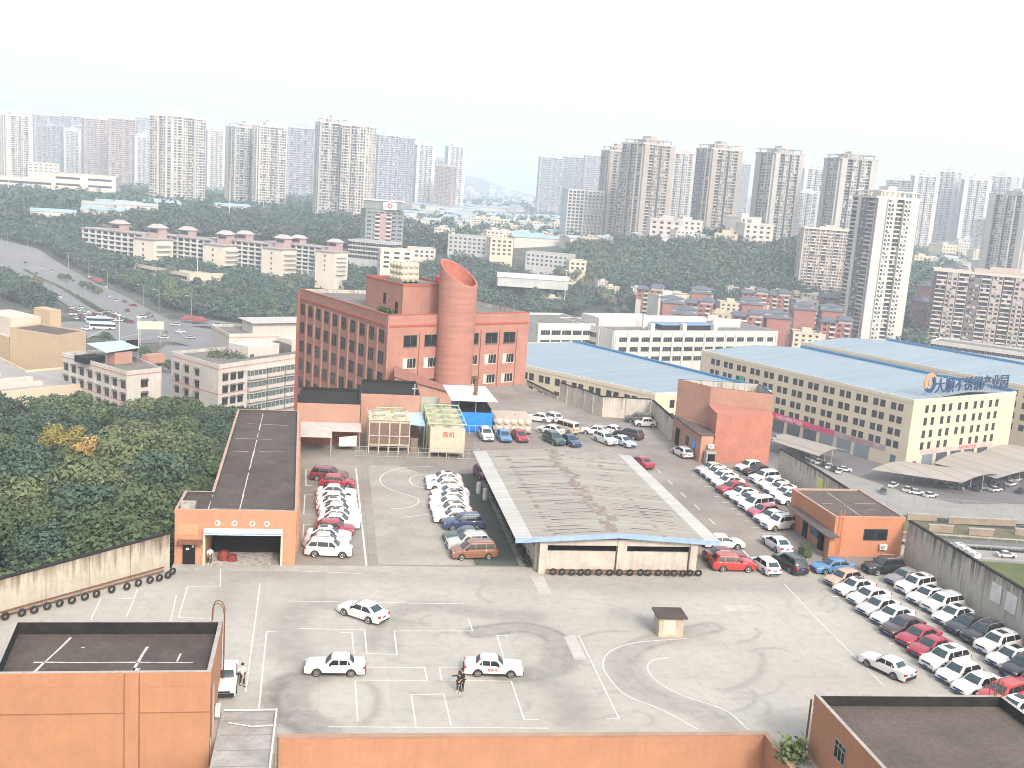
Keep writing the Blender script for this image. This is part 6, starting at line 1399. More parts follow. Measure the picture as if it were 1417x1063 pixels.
for v_ in range(2):
    b = MB()
    for k in range(260):
        d_ = Vector((random.gauss(0, 1), random.gauss(0, 1), random.gauss(0, 1))).normalized()*random.uniform(.5, 1); d_.z = abs(d_.z)*.9; n_ = (d_+Vector((random.uniform(-.6, .6), random.uniform(-.6, .6), random.uniform(-.3, .6)))).normalized(); x_ = n_.orthogonal().normalized()*.14; y_ = n_.cross(x_); b.face([d_+x_, d_+y_, d_-x_, d_-y_])
    shrubm.append(b.mesh('shrub', M('shrub_green', (.06, .085, .04), .9, .4, 2)))
for i in range(52):
    f_ = i/51*(len(med)-1); k = min(int(f_), len(med)-2); p_ = med[k].lerp(med[k+1], f_-k); o = link('median_shrub', shrubm[i % 2], None, (p_.x, p_.y, T(p_.x, p_.y)+.6), random.uniform(0, 6), label='low clipped shrub in the long central strip of the wide road', cat='shrub', group='shrubs on the road median'); o.scale = (2.4, 1.8, 1.4)
for q_ in ([(120, 470), (150, 455)], [(165, 470), (200, 462)], [(170, 478), (208, 470)], [(130, 398), (160, 415)], [(60, 372), (90, 388)]):
    a, c_ = PT(*q_[0]), PT(*q_[1]); b = MB(); d_ = (c_-a).normalized(); n_ = Vector((-d_.y, d_.x, 0))*.25
    b.face([(p_.x, p_.y, T(p_.x, p_.y)+.62) for p_ in (a-n_, c_-n_, c_+n_, a+n_)]); b.build('lane_marking', PAINTW, kind='structure')
qc = [(95, 432), (98, 428), (103, 437), (108, 432), (112, 428), (110, 440), (116, 436), (121, 433), (118, 444), (124, 441), (130, 438), (127, 436), (122, 447), (134, 443), (140, 440), (137, 447), (146, 443), (143, 436), (150, 434), (155, 436), (152, 441), (158, 440), (160, 444), (165, 441), (164, 446), (148, 437), (131, 446), (105, 443), (97, 437), (154, 446)]
for i, (px, py) in enumerate(qc): fcar(px, py, None, 118 if px < 125 else 160, 'white' if i % 5 else 'red', 'small pale car in the tight queue at the road junction', 'cars queueing at the junction')
for i, (px, py) in enumerate(((72, 378), (58, 372), (92, 395), (101, 391), (110, 396), (133, 400), (128, 392), (150, 412), (160, 418), (172, 420), (196, 441), (176, 432), (300, 452), (318, 456), (335, 455), (350, 462), (365, 458), (382, 466), (243, 452), (226, 470), (70, 398), (50, 381))):
    fcar(px, py, None, 118 if px < 180 else 165, ('white', 'white', 'silver', 'dark grey', 'white', 'red')[i % 6], 'small car in traffic on the wide road, clear of the junction queue', 'traffic on the wide road')
for i, (px, py, hd, c_, lab) in enumerate(((82, 413, -62, 'white', 'white car alone on the near carriageway left of the queue'), (85, 387, -60, 'white', 'white car far up the wide road near the palm trees'), (123, 385, 110, 'white', 'white van-like car stopped by the far kerb'), (146, 399, 115, 'white', 'white car beside the far kerb left of the lamps'), (184, 425, 150, 'red', 'red car crossing the wide road toward the junction'),
        (180, 448, 150, 'red', 'red car just right of the junction queue'), (104, 461, 0, 'white', 'white car in front of the buses, left one'), (120, 458, 5, 'white', 'white car in front of the buses, right one'), (250, 462, 15, 'white', 'white car on the right branch beside the old white block'), (108, 412, -60, 'white', 'white car near the shrub median'), (35, 366, -60, 'dark grey', 'dark car far up the road at the left'), (264, 470, 30, 'silver', 'silver car partly behind the old white block'))):
    fcar(px, py, None, hd, c_, lab)
fcar(137, 449, None, 4, 'pale blue', 'pale blue and white bus, rear one of the two at the junction', bus=1); fcar(142, 457, None, 4, 'white', 'white bus, front one of the two at the junction', bus=1)
# lamps
lm = thing('street_lamp', 'grey street lamp with a single arm', 'street lamp'); b = MB(); b.tube([(0, 0, 0), (0, 0, 11)], [.16, .09], 8); b.build('pole', STEEL, lm); b = MB(); b.tube([(0, 0, 10.9), (.9, 0, 11.5), (2.6, 0, 11.6)], .07, 6); b.build('arm', STEEL, lm); b = MB(); b.box(2.3, 3.2, -.16, .16, 11.5, 11.68); b.build('lamp_head', WHITEP, lm)
LP = [(2, 347), (11, 345), (38, 352), (95, 374), (123, 383), (149, 400), (198, 424), (220, 432), (265, 441)]
for i, (px, py) in enumerate(LP):
    q = PT(px, py); lab = 'grey single-arm street lamp on the far side of the wide road'
    o = lm if i == 0 else copy_tree(lm); o.location = (q.x, q.y, q.z+.3); o.rotation_euler = (0, 0, R(200)); o['label'] = lab; o['group'] = 'street lamps along the wide road'
for i, (px, py, h_, lab) in enumerate(((165, 475, 12, 'slim white pole standing in the junction, left one'), (192, 482, 13, 'slim white pole standing in the junction, right one'), (273, 398, 30, 'tall white floodlight mast before the beige shop row'), (651, 330, 22, 'thin white mast by the grid windowed office'), (780, 430, 26, 'thin white mast in the trees right of the brick building'), (364, 300, 20, 'thin pale radio mast above the dormitories'), (317, 308, 45, 'lattice-like grey mast before the white twin tower'), (12, 280, 30, 'white floodlight mast by the far left factory'), (730, 312, 40, 'tall slim mast left of the lattice fronted tower'), (768, 318, 34, 'tall slim mast nearest the lattice fronted tower'))):
    q = PT(px, py); b = MB(); b.tube([(0, 0, 0), (0, 0, h_)], [.3 if h_ > 20 else .16, .16], 8); b.box(-.9, .9, -.15, .15, h_, h_+.5); b.build('mast', WHITEP, None, (q.x, q.y, q.z), label=lab, cat='mast')
b = MB(); 
for x in (-1, 1): pass
q = PT(208, 478); bd = thing('road_sign_board', 'blank cream sign board on posts over the junction', 'sign', (q.x, q.y, q.z), R(15)); b = MB(); b.box(-5.4, 5.4, -.1, .1, 7, 10.4); b.build('board', M('cream_board', (.6, .52, .38), .7), bd); b = MB(); b.bar((-4, 0, 0), (-4, 0, 7), .25); b.bar((4, 0, 0), (4, 0, 7), .25); b.build('post', STEEL, bd)
for i, (px, py, w_, lab) in enumerate(((262, 447, 8, 'row of red tents beside the far pavement, left one'), (275, 449, 8, 'row of red tents beside the far pavement, right one'), (405, 455, 8, 'red tent just left of the brick building'), (135, 393, 6, 'dull red tent by the palm trees'), (242, 383, 4, 'small red banner tent by the shop row'))):
    q = PT(px, py); tn = thing('market_tent', lab, 'tent', (q.x, q.y, q.z), R(20)); b = MB(); n = len(b.v); b.v += [(-w_/2, -2, 2.4), (w_/2, -2, 2.4), (w_/2, 2, 2.4), (-w_/2, 2, 2.4), (-w_/4, 0, 4), (w_/4, 0, 4)]
    for fc in ((0, 1, 5, 4), (2, 3, 4, 5), (1, 2, 5), (3, 0, 4)): b.f.append(tuple(n+k for k in fc)); b.m.append(0)
    b.box(-w_/2, w_/2, -2.02, -2, 1.6, 2.4); b.build('canopy', M('tent_red', (.18, .05, .045), .8, .2, 1), tn); b = MB()
    for x in (-w_/2, w_/2):
        for y in (-1.9, 1.9): b.bar((x, y, 0), (x, y, 2.4), .08)
    b.build('pole', STEEL, tn)
for i in range(9):
    px, py = [(203, 437), (207, 435), (206, 441), (214, 446), (218, 449), (211, 440), (193, 455), (211, 457), (230, 462)][i]
    q = PT(px, py); b = MB(); b.tube([(-.3, 0, .1), (0, 0, .7), (.1, 0, 1.2)], [.12, .22, .18], 6); b.lathe([(0, 1.75), (.13, 1.65), (.13, 1.5), (.06, 1.4)], 8, (0.05, 0, 0)); b.tube([(-.7, 0, .3), (.7, 0, .4)], .14, 6); b.lathe([(.3, -.05), (.3, .05), (0, .05)], 10, (-.7, 0, .3), 'y'); b.lathe([(.3, -.05), (.3, .05), (0, .05)], 10, (.7, 0, .3), 'y')
    b.build('scooter_rider', M('dark_rider', (.05, .05, .07), .9, .5, 3), None, (q.x, q.y, q.z+.4), random.uniform(0, 6), label='tiny scooter rider crossing the road junction', cat='rider', group='scooter riders at the junction')
# ------------------------------------------------------------------ residential towers
TG = M('tower_glass', (.018, .024, .032), .3, .3, .3)
TGL = M('tower_curtain', (.34, .34, .33), .7, .1, .2); TGM = M('tower_dim_glass', (.10, .12, .13), .4, .2, .2)
def tower_proto(nm, W, D, nf, cA, cB, front, side, crown=1, fh=3.0, cC=None):
    """front/side: bays (u0, u1, projection, kind, colour index); kinds: w window column, b balconies, p plain, s split windows"""
    mA = M(nm+'_wall', tuple(x*.78 for x in cA), .85, .08, .02); mB = M(nm+'_accent', tuple(x*.7 for x in cB), .85, .1, .03); mC = M(nm+'_slab', tuple(x*.8 for x in cC) if cC else tuple(min(1, x*.95) for x in cA), .85, .1, .05)
    t = thing('residential_tower', 'tower', 'tower'); H = nf*fh
    b = MB(); b.box(-W/2, W/2, -D/2, D/2, -25, H, 0); b.build('wall', mB, t)
    def bay(side_, u0, u1, pr, kind, ci):
        L = (W if side_ in (0, 2) else D); b = MB(); x0, x1 = -L/2+L*u0, -L/2+L*u1
        b.box(x0, x1, -pr, -.01, -25 if kind != 'b' else -.5, H-(0 if ci != 1 else 1), 0) if kind in 'wps' else None
        w_ = x1-x0
        if kind == 'w':
            for f in range(nf): z = f*fh+1.0; b.face([(x0+w_*.15, -pr-.06, z-.1), (x1-w_*.15, -pr-.06, z-.1), (x1-w_*.15, -pr-.06, z+1.7), (x0+w_*.15, -pr-.06, z+1.7)], random.choice((1, 1, 1, 1, 3, 4)))
        if kind == 's':
            for f in range(nf):
                z = f*fh+1.0
                for a, c_ in ((.08, .40), (.6, .92)): b.face([(x0+w_*a, -pr-.06, z), (x0+w_*c_, -pr-.06, z), (x0+w_*c_, -pr-.06, z+1.6), (x0+w_*a, -pr-.06, z+1.6)], random.choice((1, 1, 1, 1, 3, 4)))
                if random.random() < .75: b.box(x0+w_*.41, x0+w_*.59, -pr-.6, -pr-.01, z-.3, z+.5, random.choice((2, 2, 0, 4)))
        if kind == 'b':
            b.face([(x0, -.05, 0), (x1, -.05, 0), (x1, -.05, H), (x0, -.05, H)], 1)
            for f in range(nf):
                if random.random() < .4: xa = random.uniform(x0+.3, x1-1.5); b.face([(xa, -pr+.2, f*fh+.4), (xa+random.uniform(1, 2.4), -pr+.2, f*fh+.4), (xa+1.4, -pr+.2, f*fh+2.6), (xa, -pr+.2, f*fh+2.6)], random.choice((3, 4, 0)))
            for f in range(nf):
                z = f*fh; b.box(x0, x1, -pr-.0, -.06, z-.15, z+.12, 2); b.box(x0, x1, -pr, -pr+.12, z+.12, z+(1.0, .7, 1.0, .4, .95)[(f*7+int(x0*3)) % 5], 2)
            b.box(x0, x0+.25, -pr, -.06, 0, H, 0); b.box(x1-.25, x1, -pr, -.06, 0, H, 0)
        ob = b.build({'w': 'window_bay', 's': 'window_bay', 'b': 'balcony_stack', 'p': 'blank_bay'}[kind], [(mA, mB)[ci], TG, mC, TGL, TGM], t)
        rz = (0, 90, 180, 270)[side_]; off = (D/2 if side_ in (0, 2) else W/2)
        ob.rotation_euler = (0, 0, R(rz)); a = R(rz); ob.location = (math.sin(a)*off, -math.cos(a)*off, 0)
    for s_ in range(4):
        for q in (front if s_ % 2 == 0 else side): bay(s_, *q)
    if crown:
        b = MB(); b.ring([(-W/2-1.5, -D/2-1.5), (W/2+1.5, -D/2-1.5), (W/2+1.5, D/2+1.5), (-W/2-1.5, D/2+1.5)], [(-W/2+.5, -D/2+.5), (W/2-.5, -D/2+.5), (W/2-.5, D/2-.5), (-W/2+.5, D/2-.5)], H+.01, H+1.6, 0); b.build('parapet', mC, t)
        b = MB(); b.box(-W*.22, W*.2, -D*.25, D*.25, H, H+6*min(1, crown)); b.box(-W*.1, W*.12, -D*.2, D*.2, H+6*min(1, crown), H+9*min(1, crown)); b.build('machine_room', mA, t)
        if crown > 1:
            b = MB()
            for x in (-W*.42, -W*.14, W*.14, W*.42):
                b.bar((x, -D/2, H), (x, -D/2, H+5), .8); b.bar((x, D/2, H), (x, D/2, H+5), .8); b.bar((x, -D/2-.6, H+5), (x, D/2+.6, H+5), .7)
            for y in (-D/2, D/2): b.bar((-W/2, y, H+5.3), (W/2, y, H+5.3), .9)
            b.build('roof_frame', mC, t)
    t['_dims'] = (W, D, H+ (9 if crown else 0)*min(1, crown)); return t
FA = [(0, .1, 1.2, 'w', 0), (.1, .24, 2.2, 'b', 0), (.24, .38, 3, 's', 0), (.38, .46, .6, 'w', 1), (.46, .56, 1.5, 'b', 1), (.56, .64, .6, 'w', 1), (.64, .78, 3, 's', 0), (.78, .9, 2.2, 'b', 0), (.9, 1, 1.2, 'w', 0)]
SA = [(0, .2, 1.2, 'w', 0), (.2, .42, 2.5, 's', 0), (.42, .58, .5, 'w', 1), (.58, .8, 2.5, 's', 0), (.8, 1, 1.2, 'w', 0)]
FB = [(0, .16, 2, 'p', 0), (.16, .3, 1.5, 'b', 1), (.3, .46, 3.2, 's', 0), (.46, .54, .4, 'w', 1), (.54, .7, 3.2, 's', 0), (.7, .84, 1.5, 'b', 1), (.84, 1, 2, 'p', 0)]
SB = [(0, .28, 1.5, 'p', 0), (.28, .5, .6, 'b', 1), (.5, .72, 2.2, 'w', 0), (.72, 1, 1.5, 's', 0)]
FS = [(k/8+.01, k/8+.115, 1.2 if k % 2 else .5, 'sbwb'[k % 4], k % 2) for k in range(8)]
SS = [(0, .5, .8, 'w', 0), (.5, 1, .4, 's', 1)]
PRO = dict(
    white=tower_proto('white_tower', 34, 26, 33, (.66, .62, .58), (.40, .38, .38), FA, SA, 1),
    twin=tower_proto('warm_tower', 34, 24, 32, (.66, .60, .55), (.36, .27, .24), FB, SA, 1.2),
    grey=tower_proto('grey_tower', 36, 24, 33, (.50, .49, .47), (.24, .25, .27), FA, SB, 2, cC=(.6, .59, .56)),
    brown=tower_proto('brown_tower', 30, 26, 33, (.38, .34, .30), (.16, .17, .19), FB, SA, 2, cC=(.5, .45, .4)),
    dark=tower_proto('dark_tower', 26, 24, 33, (.46, .44, .41), (.10, .12, .15), FB, SB, 2, cC=(.34, .34, .33)),
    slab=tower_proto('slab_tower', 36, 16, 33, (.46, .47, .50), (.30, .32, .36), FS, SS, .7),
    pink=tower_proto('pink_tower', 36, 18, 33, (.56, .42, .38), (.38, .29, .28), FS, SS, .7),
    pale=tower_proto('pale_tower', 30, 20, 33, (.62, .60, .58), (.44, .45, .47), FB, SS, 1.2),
    beige=tower_proto('beige_tower', 40, 18, 20, (.60, .52, .45), (.34, .27, .24), [(k/9+.005, k/9+.105, 1 if k % 2 else .4, 'sb'[k % 2], 0) for k in range(9)], SA, .5),
    blockpink=tower_proto('balcony_block', 66, 18, 17, (.52, .42, .37), (.24, .17, .15), [(k/12+.003, k/12+.08, 1.3, 'bs'[k % 2], k % 3 == 0) for k in range(12)], SS, .6, cC=(.62, .54, .48)),
    tall=tower_proto('tall_tower', 27, 27, 33, (.66, .61, .55), (.22, .17, .18), [(0, .22, 1.5, 'p', 0), (.22, .38, 2.6, 's', 0), (.38, .46, 1.2, 'p', 0), (.46, .62, .8, 'b', 1), (.62, .78, 2.6, 's', 0), (.78, 1, 1.6, 'p', 0)],
                     [(0, .3, 1.3, 'b', 1), (.3, .4, 2.3, 'p', 0), (.4, .7, 1.3, 's', 1), (.7, 1, 1.3, 'b', 1)], 1.3, cC=(.62, .58, .52)))
LABW = dict(white='white', twin='warm white', grey='pale grey', brown='grey-brown', dark='dark glassy', slab='hazy blue-grey slab', pink='hazy pinkish slab', pale='pale', beige='beige', blockpink='pinkish balcony', tall='tall cream')
used = set()
def tower(kind, x0, x1, top_, Z, yaw, label, zb=None):
    r_ = PRO[kind]; W, D, H = r_['_dims']; px = (x0+x1)/2
    q = PZ(px, top_, Z); az = math.atan2(q.x, q.y); a = R(yaw)+az
    app = abs(W*math.cos(R(yaw)))+abs(D*math.sin(R(yaw))); s_ = (x1-x0)*Z/FPX/(app+3)
    g0 = T(q.x, q.y); base = min(g0, q.z-30) if zb is None else zb
    sz = (q.z-base)/H
    if kind in used: r_ = copy_tree(r_)
    used.add(kind); r_.location = (q.x, q.y, base); r_.rotation_euler = (0, 0, -az+R(yaw)); r_.scale = (s_, s_, sz); r_['label'] = label; r_['group'] = 'residential towers on the skyline'
    return r_
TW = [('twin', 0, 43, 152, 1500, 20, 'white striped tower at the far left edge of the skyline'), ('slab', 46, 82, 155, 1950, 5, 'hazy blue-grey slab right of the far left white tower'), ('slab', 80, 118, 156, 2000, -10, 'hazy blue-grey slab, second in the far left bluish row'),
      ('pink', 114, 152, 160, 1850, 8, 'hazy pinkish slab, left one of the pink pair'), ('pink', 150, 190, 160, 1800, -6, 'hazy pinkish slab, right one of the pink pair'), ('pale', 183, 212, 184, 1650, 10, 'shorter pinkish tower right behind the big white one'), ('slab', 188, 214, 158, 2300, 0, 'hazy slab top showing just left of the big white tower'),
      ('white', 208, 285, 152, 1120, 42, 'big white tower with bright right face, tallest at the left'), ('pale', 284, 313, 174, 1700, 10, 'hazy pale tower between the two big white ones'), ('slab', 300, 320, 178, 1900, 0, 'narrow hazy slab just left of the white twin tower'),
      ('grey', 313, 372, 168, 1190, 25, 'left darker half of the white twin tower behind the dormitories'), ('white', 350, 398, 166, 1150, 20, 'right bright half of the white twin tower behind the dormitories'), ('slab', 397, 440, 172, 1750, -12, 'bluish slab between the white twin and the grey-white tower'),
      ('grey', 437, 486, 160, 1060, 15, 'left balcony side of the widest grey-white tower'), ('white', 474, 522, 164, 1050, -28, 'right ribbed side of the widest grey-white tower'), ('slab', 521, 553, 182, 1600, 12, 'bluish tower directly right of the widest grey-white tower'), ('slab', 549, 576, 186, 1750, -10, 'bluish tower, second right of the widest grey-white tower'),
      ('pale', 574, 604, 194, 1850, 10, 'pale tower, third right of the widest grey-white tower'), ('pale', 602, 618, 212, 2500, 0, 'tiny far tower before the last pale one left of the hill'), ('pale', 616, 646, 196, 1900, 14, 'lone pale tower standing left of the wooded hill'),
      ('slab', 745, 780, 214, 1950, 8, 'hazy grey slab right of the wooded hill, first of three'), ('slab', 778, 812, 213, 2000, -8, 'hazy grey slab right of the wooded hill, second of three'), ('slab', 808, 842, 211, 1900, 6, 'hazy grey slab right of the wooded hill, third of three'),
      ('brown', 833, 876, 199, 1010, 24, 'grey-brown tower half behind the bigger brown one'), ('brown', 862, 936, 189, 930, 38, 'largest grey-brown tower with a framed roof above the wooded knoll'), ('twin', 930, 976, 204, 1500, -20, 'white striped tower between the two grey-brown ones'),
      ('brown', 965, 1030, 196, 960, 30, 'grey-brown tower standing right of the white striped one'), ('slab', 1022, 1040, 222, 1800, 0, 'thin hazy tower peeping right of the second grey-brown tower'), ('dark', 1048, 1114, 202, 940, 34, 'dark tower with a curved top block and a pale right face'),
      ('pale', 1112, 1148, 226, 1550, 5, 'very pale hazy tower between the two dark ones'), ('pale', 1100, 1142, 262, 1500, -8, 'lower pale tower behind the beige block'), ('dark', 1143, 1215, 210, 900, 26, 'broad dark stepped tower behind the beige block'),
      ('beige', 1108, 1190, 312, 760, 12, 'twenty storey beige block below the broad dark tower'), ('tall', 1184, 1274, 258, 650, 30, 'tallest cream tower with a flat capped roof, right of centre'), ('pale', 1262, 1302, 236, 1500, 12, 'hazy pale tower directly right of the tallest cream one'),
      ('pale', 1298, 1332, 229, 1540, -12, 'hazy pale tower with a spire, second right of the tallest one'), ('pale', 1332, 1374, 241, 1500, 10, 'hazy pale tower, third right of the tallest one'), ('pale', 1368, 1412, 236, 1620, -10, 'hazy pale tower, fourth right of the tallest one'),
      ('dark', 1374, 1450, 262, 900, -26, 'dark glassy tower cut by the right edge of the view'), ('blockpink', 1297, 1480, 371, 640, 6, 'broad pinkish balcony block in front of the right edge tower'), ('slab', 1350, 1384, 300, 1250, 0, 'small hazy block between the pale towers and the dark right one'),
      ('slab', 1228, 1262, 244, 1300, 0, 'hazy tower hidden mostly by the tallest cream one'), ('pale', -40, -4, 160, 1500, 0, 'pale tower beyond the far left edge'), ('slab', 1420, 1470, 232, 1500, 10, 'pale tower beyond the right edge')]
for a in TW: tower(*a)
for k in PRO:
    if '_dims' in PRO[k]: pass
for o in SC.objects:
    if '_dims' in o: del o['_dims']
random.seed(11)
# distant fill towers, far back in the haze
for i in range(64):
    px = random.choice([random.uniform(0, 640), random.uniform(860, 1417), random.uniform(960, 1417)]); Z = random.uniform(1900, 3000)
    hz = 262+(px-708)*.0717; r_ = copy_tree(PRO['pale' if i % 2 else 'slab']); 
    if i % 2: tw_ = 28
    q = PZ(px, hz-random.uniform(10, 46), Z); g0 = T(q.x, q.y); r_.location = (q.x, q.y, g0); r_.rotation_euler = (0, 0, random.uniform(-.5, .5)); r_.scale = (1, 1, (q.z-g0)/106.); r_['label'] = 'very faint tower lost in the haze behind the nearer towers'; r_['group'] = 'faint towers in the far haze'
# ------------------------------------------------------------------ mid-distance blocks
def mid(name, label, cat, pxl, pxr, top_, Z, depth, yaw, wall, roof, nf, nc, group=None, fh=3.1, fr=None, base=None, par=.8, sidec=3, wk=None):
    """box building: front face spans pixels pxl..pxr at distance Z"""
    q = PZ((pxl+pxr)/2, top_, Z); az = math.atan2(q.x, q.y); a = -az+R(yaw); W = (pxr-pxl)*Z/FPX; g0 = T(q.x, q.y) if base is None else base
    u = Vector((math.cos(a), math.sin(a))); v = Vector((-u.y, u.x)); c_ = Vector((q.x, q.y)); p = [c_-u*W/2, c_+u*W/2, c_+u*W/2+v*depth, c_-u*W/2+v*depth]
    o = Bld(name, label, cat, [tuple(k) for k in p], min(g0-6, q.z-fh*nf), q.z, wall, roof, par=par, pari=wall, parm=wall, group=group)
    wk = wk or dict(w_=W/nc*.5, h_=1.5, fr=fr or TILEW, mull=1, dep=.05)
    wk = dict(wk); wk['w_'] = round(wk['w_'], 1); zs = [q.z-fh*(k+.55) for k in range(nf)]
    o.win(0, even(nc, W, .5), zs, **wk)
    if sidec:
        o.win(1, even(sidec, depth, 1), zs, **wk); o.win(3, even(sidec, depth, 1), zs, **wk)
    return o
PW = M('pinkish_white_wall', (.48, .44, .4), .9, .1, .1, streak=.2); GW = M('grey_white_wall', (.40, .41, .40), .9, .12, .1, streak=.25)
# dormitory rows: wing with balconies, cream gable block, two roof pavilions
dm = thing('dormitory_block', 'dorm', 'dormitory'); PK = M('pink_pavilion', (.36, .25, .23), .9, .1, .2); RT = M('grey_tile_roof', (.30, .26, .26), .9, .15, .3)
b = MB(); b.box(-58, 0, 0, 13, -12, 19.5); b.build('wing_wall', GW, dm)
for k in range(9):
    b = MB(); x = -57+k*6.3
    for f in range(6): z = f*3.2; b.box(x, x+5.2, -1.5, -.01, z-.12, z+.9, 0); b.face([(x+.3, -.03, z+.9), (x+4.9, -.03, z+.9), (x+4.9, -.03, z+2.9), (x+.3, -.03, z+2.9)], 1)
    b.box(x-.4, x, -1.6, -.01, -6, 19.5, 0); b.build('balcony_stack', [M('balcony_white', (.52, .52, .49), .9, .1, .2), TG], dm)
b = MB(); b.box(0.05, 19, -9, 9, -12, 17.5); b.build('gable_block', M('cream_gable', (.56, .50, .42), .85, .06, .1), dm)
for f in range(4):
    b = MB(); b.box(8.6, 10, -9.08, -9.0, 2+f*3.8, 3.5+f*3.8); b.build('window', TG, dm)
for sx in (0, 19.05):
    b = MB()
    for f in range(5): b.box(sx-2.2 if not sx else sx, sx-.01 if not sx else sx+2.2, -7, 5, f*3.4, f*3.4+1, 0)
    b.build('balcony_stack', MATS['balcony_white'], dm)
b = MB(); b.prism([(-1, -10), (20, -10), (20, 10), (-1, 10)], 17.51, 18.1); b.build('roof', RT, dm)
b = MB(); b.prism([(-58.5, -1.8), (-.05, -1.8), (-.05, 14), (-58.5, 14)], 19.51, 20.2); b.build('roof', RT, dm)
for x, y, w_ in ((-33, 6, 9), (5, 4, 9)):
    b = MB(); b.box(x, x+w_, y-4, y+4, 18, 25, 0); b.build('roof_pavilion', PK, dm)
    b = MB(); b.box(x+.8, x+w_-.8, y-4.06, y-4.0, 21.8, 24, 0); b.build('pavilion_window', TG, dm)
    b = MB(); n = len(b.v); b.v += [(x-1.2, y-5.2, 25.01), (x+w_+1.2, y-5.2, 25.01), (x+w_+1.2, y+5.2, 25.01), (x-1.2, y+5.2, 25.01), (x+1.8, y-1.5, 27.6), (x+w_-1.8, y-1.5, 27.6), (x+w_-1.8, y+1.5, 27.6), (x+1.8, y+1.5, 27.6)]
    for fc in ((0, 1, 5, 4), (1, 2, 6, 5), (2, 3, 7, 6), (3, 0, 4, 7), (4, 5, 6, 7), (3, 2, 1, 0)): b.f.append(tuple(n+k for k in fc)); b.m.append(0)
    b.build('pavilion_roof', M('pale_tile', (.36, .32, .31), .9, .1, .3), dm)
for i, (px, py, Z, rz, s_) in enumerate(((198, 333, 720, -33, 1.0), (293, 341, 715, -33, .95), (373, 346, 700, -33, .9), (446, 350, 690, -33, .82))):
    q = PZ(px, py, Z); o = dm if i == 0 else copy_tree(dm); o.location = (q.x, q.y, q.z-15.5*s_); o.rotation_euler = (0, 0, R(rz)-.05); o.scale = (s_,)*3
    o['label'] = f'six storey dormitory with roof pavilions and cream gable, {ORD(i+1)} from the left of four'; o['group'] = 'dormitory blocks with roof pavilions'
mid('school_block', 'long white classroom block with open galleries right of the dormitories', 'school', 478, 545, 335, 730, 16, -28, GW, MATS['grey_roof'], 4, 8, wk=dict(w_=6.5, h_=2.0, fr=TILEW, mull=2)).finish()
mid('school_block', 'beige end block with balconies beside the green striped tower', 'school', 527, 572, 347, 700, 16, 8, M('beige_end', (.60, .50, .42), .9, .08, .1), MATS['grey_roof'], 4, 3).finish()
tgp = mid('office_tower', 'green and white tower with pink central balconies and a sign crown', 'tower', 506, 560, 292, 770, 20, 12, M('green_tower_wall', (.17, .20, .19), .85, .15, .1), MATS['grey_roof'], 9, 6, sidec=2, wk=dict(w_=3.2, h_=1.4, fr=TILEW, mull=1))
rbox(tgp.t, -6, 7, -11.2, -10.05, 6, tgp.H-2, M('pink_bay', (.34, .22, .22), .9, .1, .3), 'pink_bay'); rbox(tgp.t, -14, 14, -10, 8, tgp.H+1, tgp.H+7, MATS['green_tower_wall'], 'crown'); rbox(tgp.t, -15, 16, -11, 9, tgp.H+7.01, tgp.H+7.8, TILEW, 'crown_slab'); rbox(tgp.t, 0, 10, -11.3, -10.9, tgp.H+1, tgp.H+6.5, WHITEP, 'sign_panel')
for f_ in range(8):
    for x_ in (-5.6, 2.6): rbox(tgp.t, x_, x_+3.8, -12.2, -11.25, tgp.H-5-f_*3.1, tgp.H-3.9-f_*3.1, TILEW, 'balcony'); rbox(tgp.t, x_+.2, x_+3.6, -11.3, -11.21, tgp.H-3.8-f_*3.1, tgp.H-2.5-f_*3.1, TG, 'balcony_glass')
b = MB(); arc_(b, 5, tgp.H+3.9, 1.0, 1.9, 0, 360, 0, y=-11.6, th=.2); b.build('ring_emblem', REDL, tgp.t); tgp.finish()
mid('office_block', 'three storey office with a window grid and ducts on its roof', 'building', 619, 682, 328, 790, 22, -16, GW, MATS['grey_roof'], 4, 9).finish()
mid('office_block', 'cream end wing of the window grid office', 'building', 679, 711, 331, 775, 22, 10, CREAM, MATS['grey_roof'], 4, 4).finish()
mid('workshop', 'low workshop with white windows left of the arched roof', 'building', 565, 603, 345, 760, 16, 5, PW, MATS['grey_roof'], 2, 5).finish()
mid('office_block', 'long two storey white building behind the arched roof shed', 'building', 726, 788, 352, 760, 18, -18, GW, MATS['grey_roof'], 3, 9).finish()
mid('office_block', 'pinkish two storey building at the foot of the trees right of the mast', 'building', 788, 812, 362, 745, 16, 10, CREAM, MATS['grey_roof'], 2, 3).finish()
lat = mid('office_tower', 'white lattice fronted office tower left of the brown towers', 'tower', 786, 838, 264, 1000, 26, 14, M('lattice_grey', (.42, .43, .44), .9, .1, .1), MATS['grey_roof'], 16, 9, sidec=0, wk=dict(w_=2.6, h_=2.0, fr=TILEW, mull=0), fh=3.2)
b = MB()
for k in range(15): b.box(-1+k*1.35, -.6+k*1.35, -13.9, -13.05, 8, lat.H-8)
for k in range(12): b.box(-1, 18, -13.7, -13.1, 9+k*3.9, 9.5+k*3.9)
b.build('white_lattice', TILEW, lat.t); lat.finish()
mid('apartment_block', 'white nine storey block standing alone before the wooded knoll', 'apartment block', 962, 1034, 346, 830, 18, 10, M('aged_white', (.56, .54, .50), .9, .12, .2, streak=.4), MATS['grey_roof'], 8, 10, wk=dict(w_=2.4, h_=1.5, fr=TILEW, mull=1)).finish()
mid('office_block', 'white building with curved grey roof left of the red canopy', 'building', 1290, 1420, 482, 480, 18, -12, TILEW, MATS['grey_roof'], 2, 14, wk=dict(w_=4, h_=1.5, fr=WHITEP, mull=1)).finish()
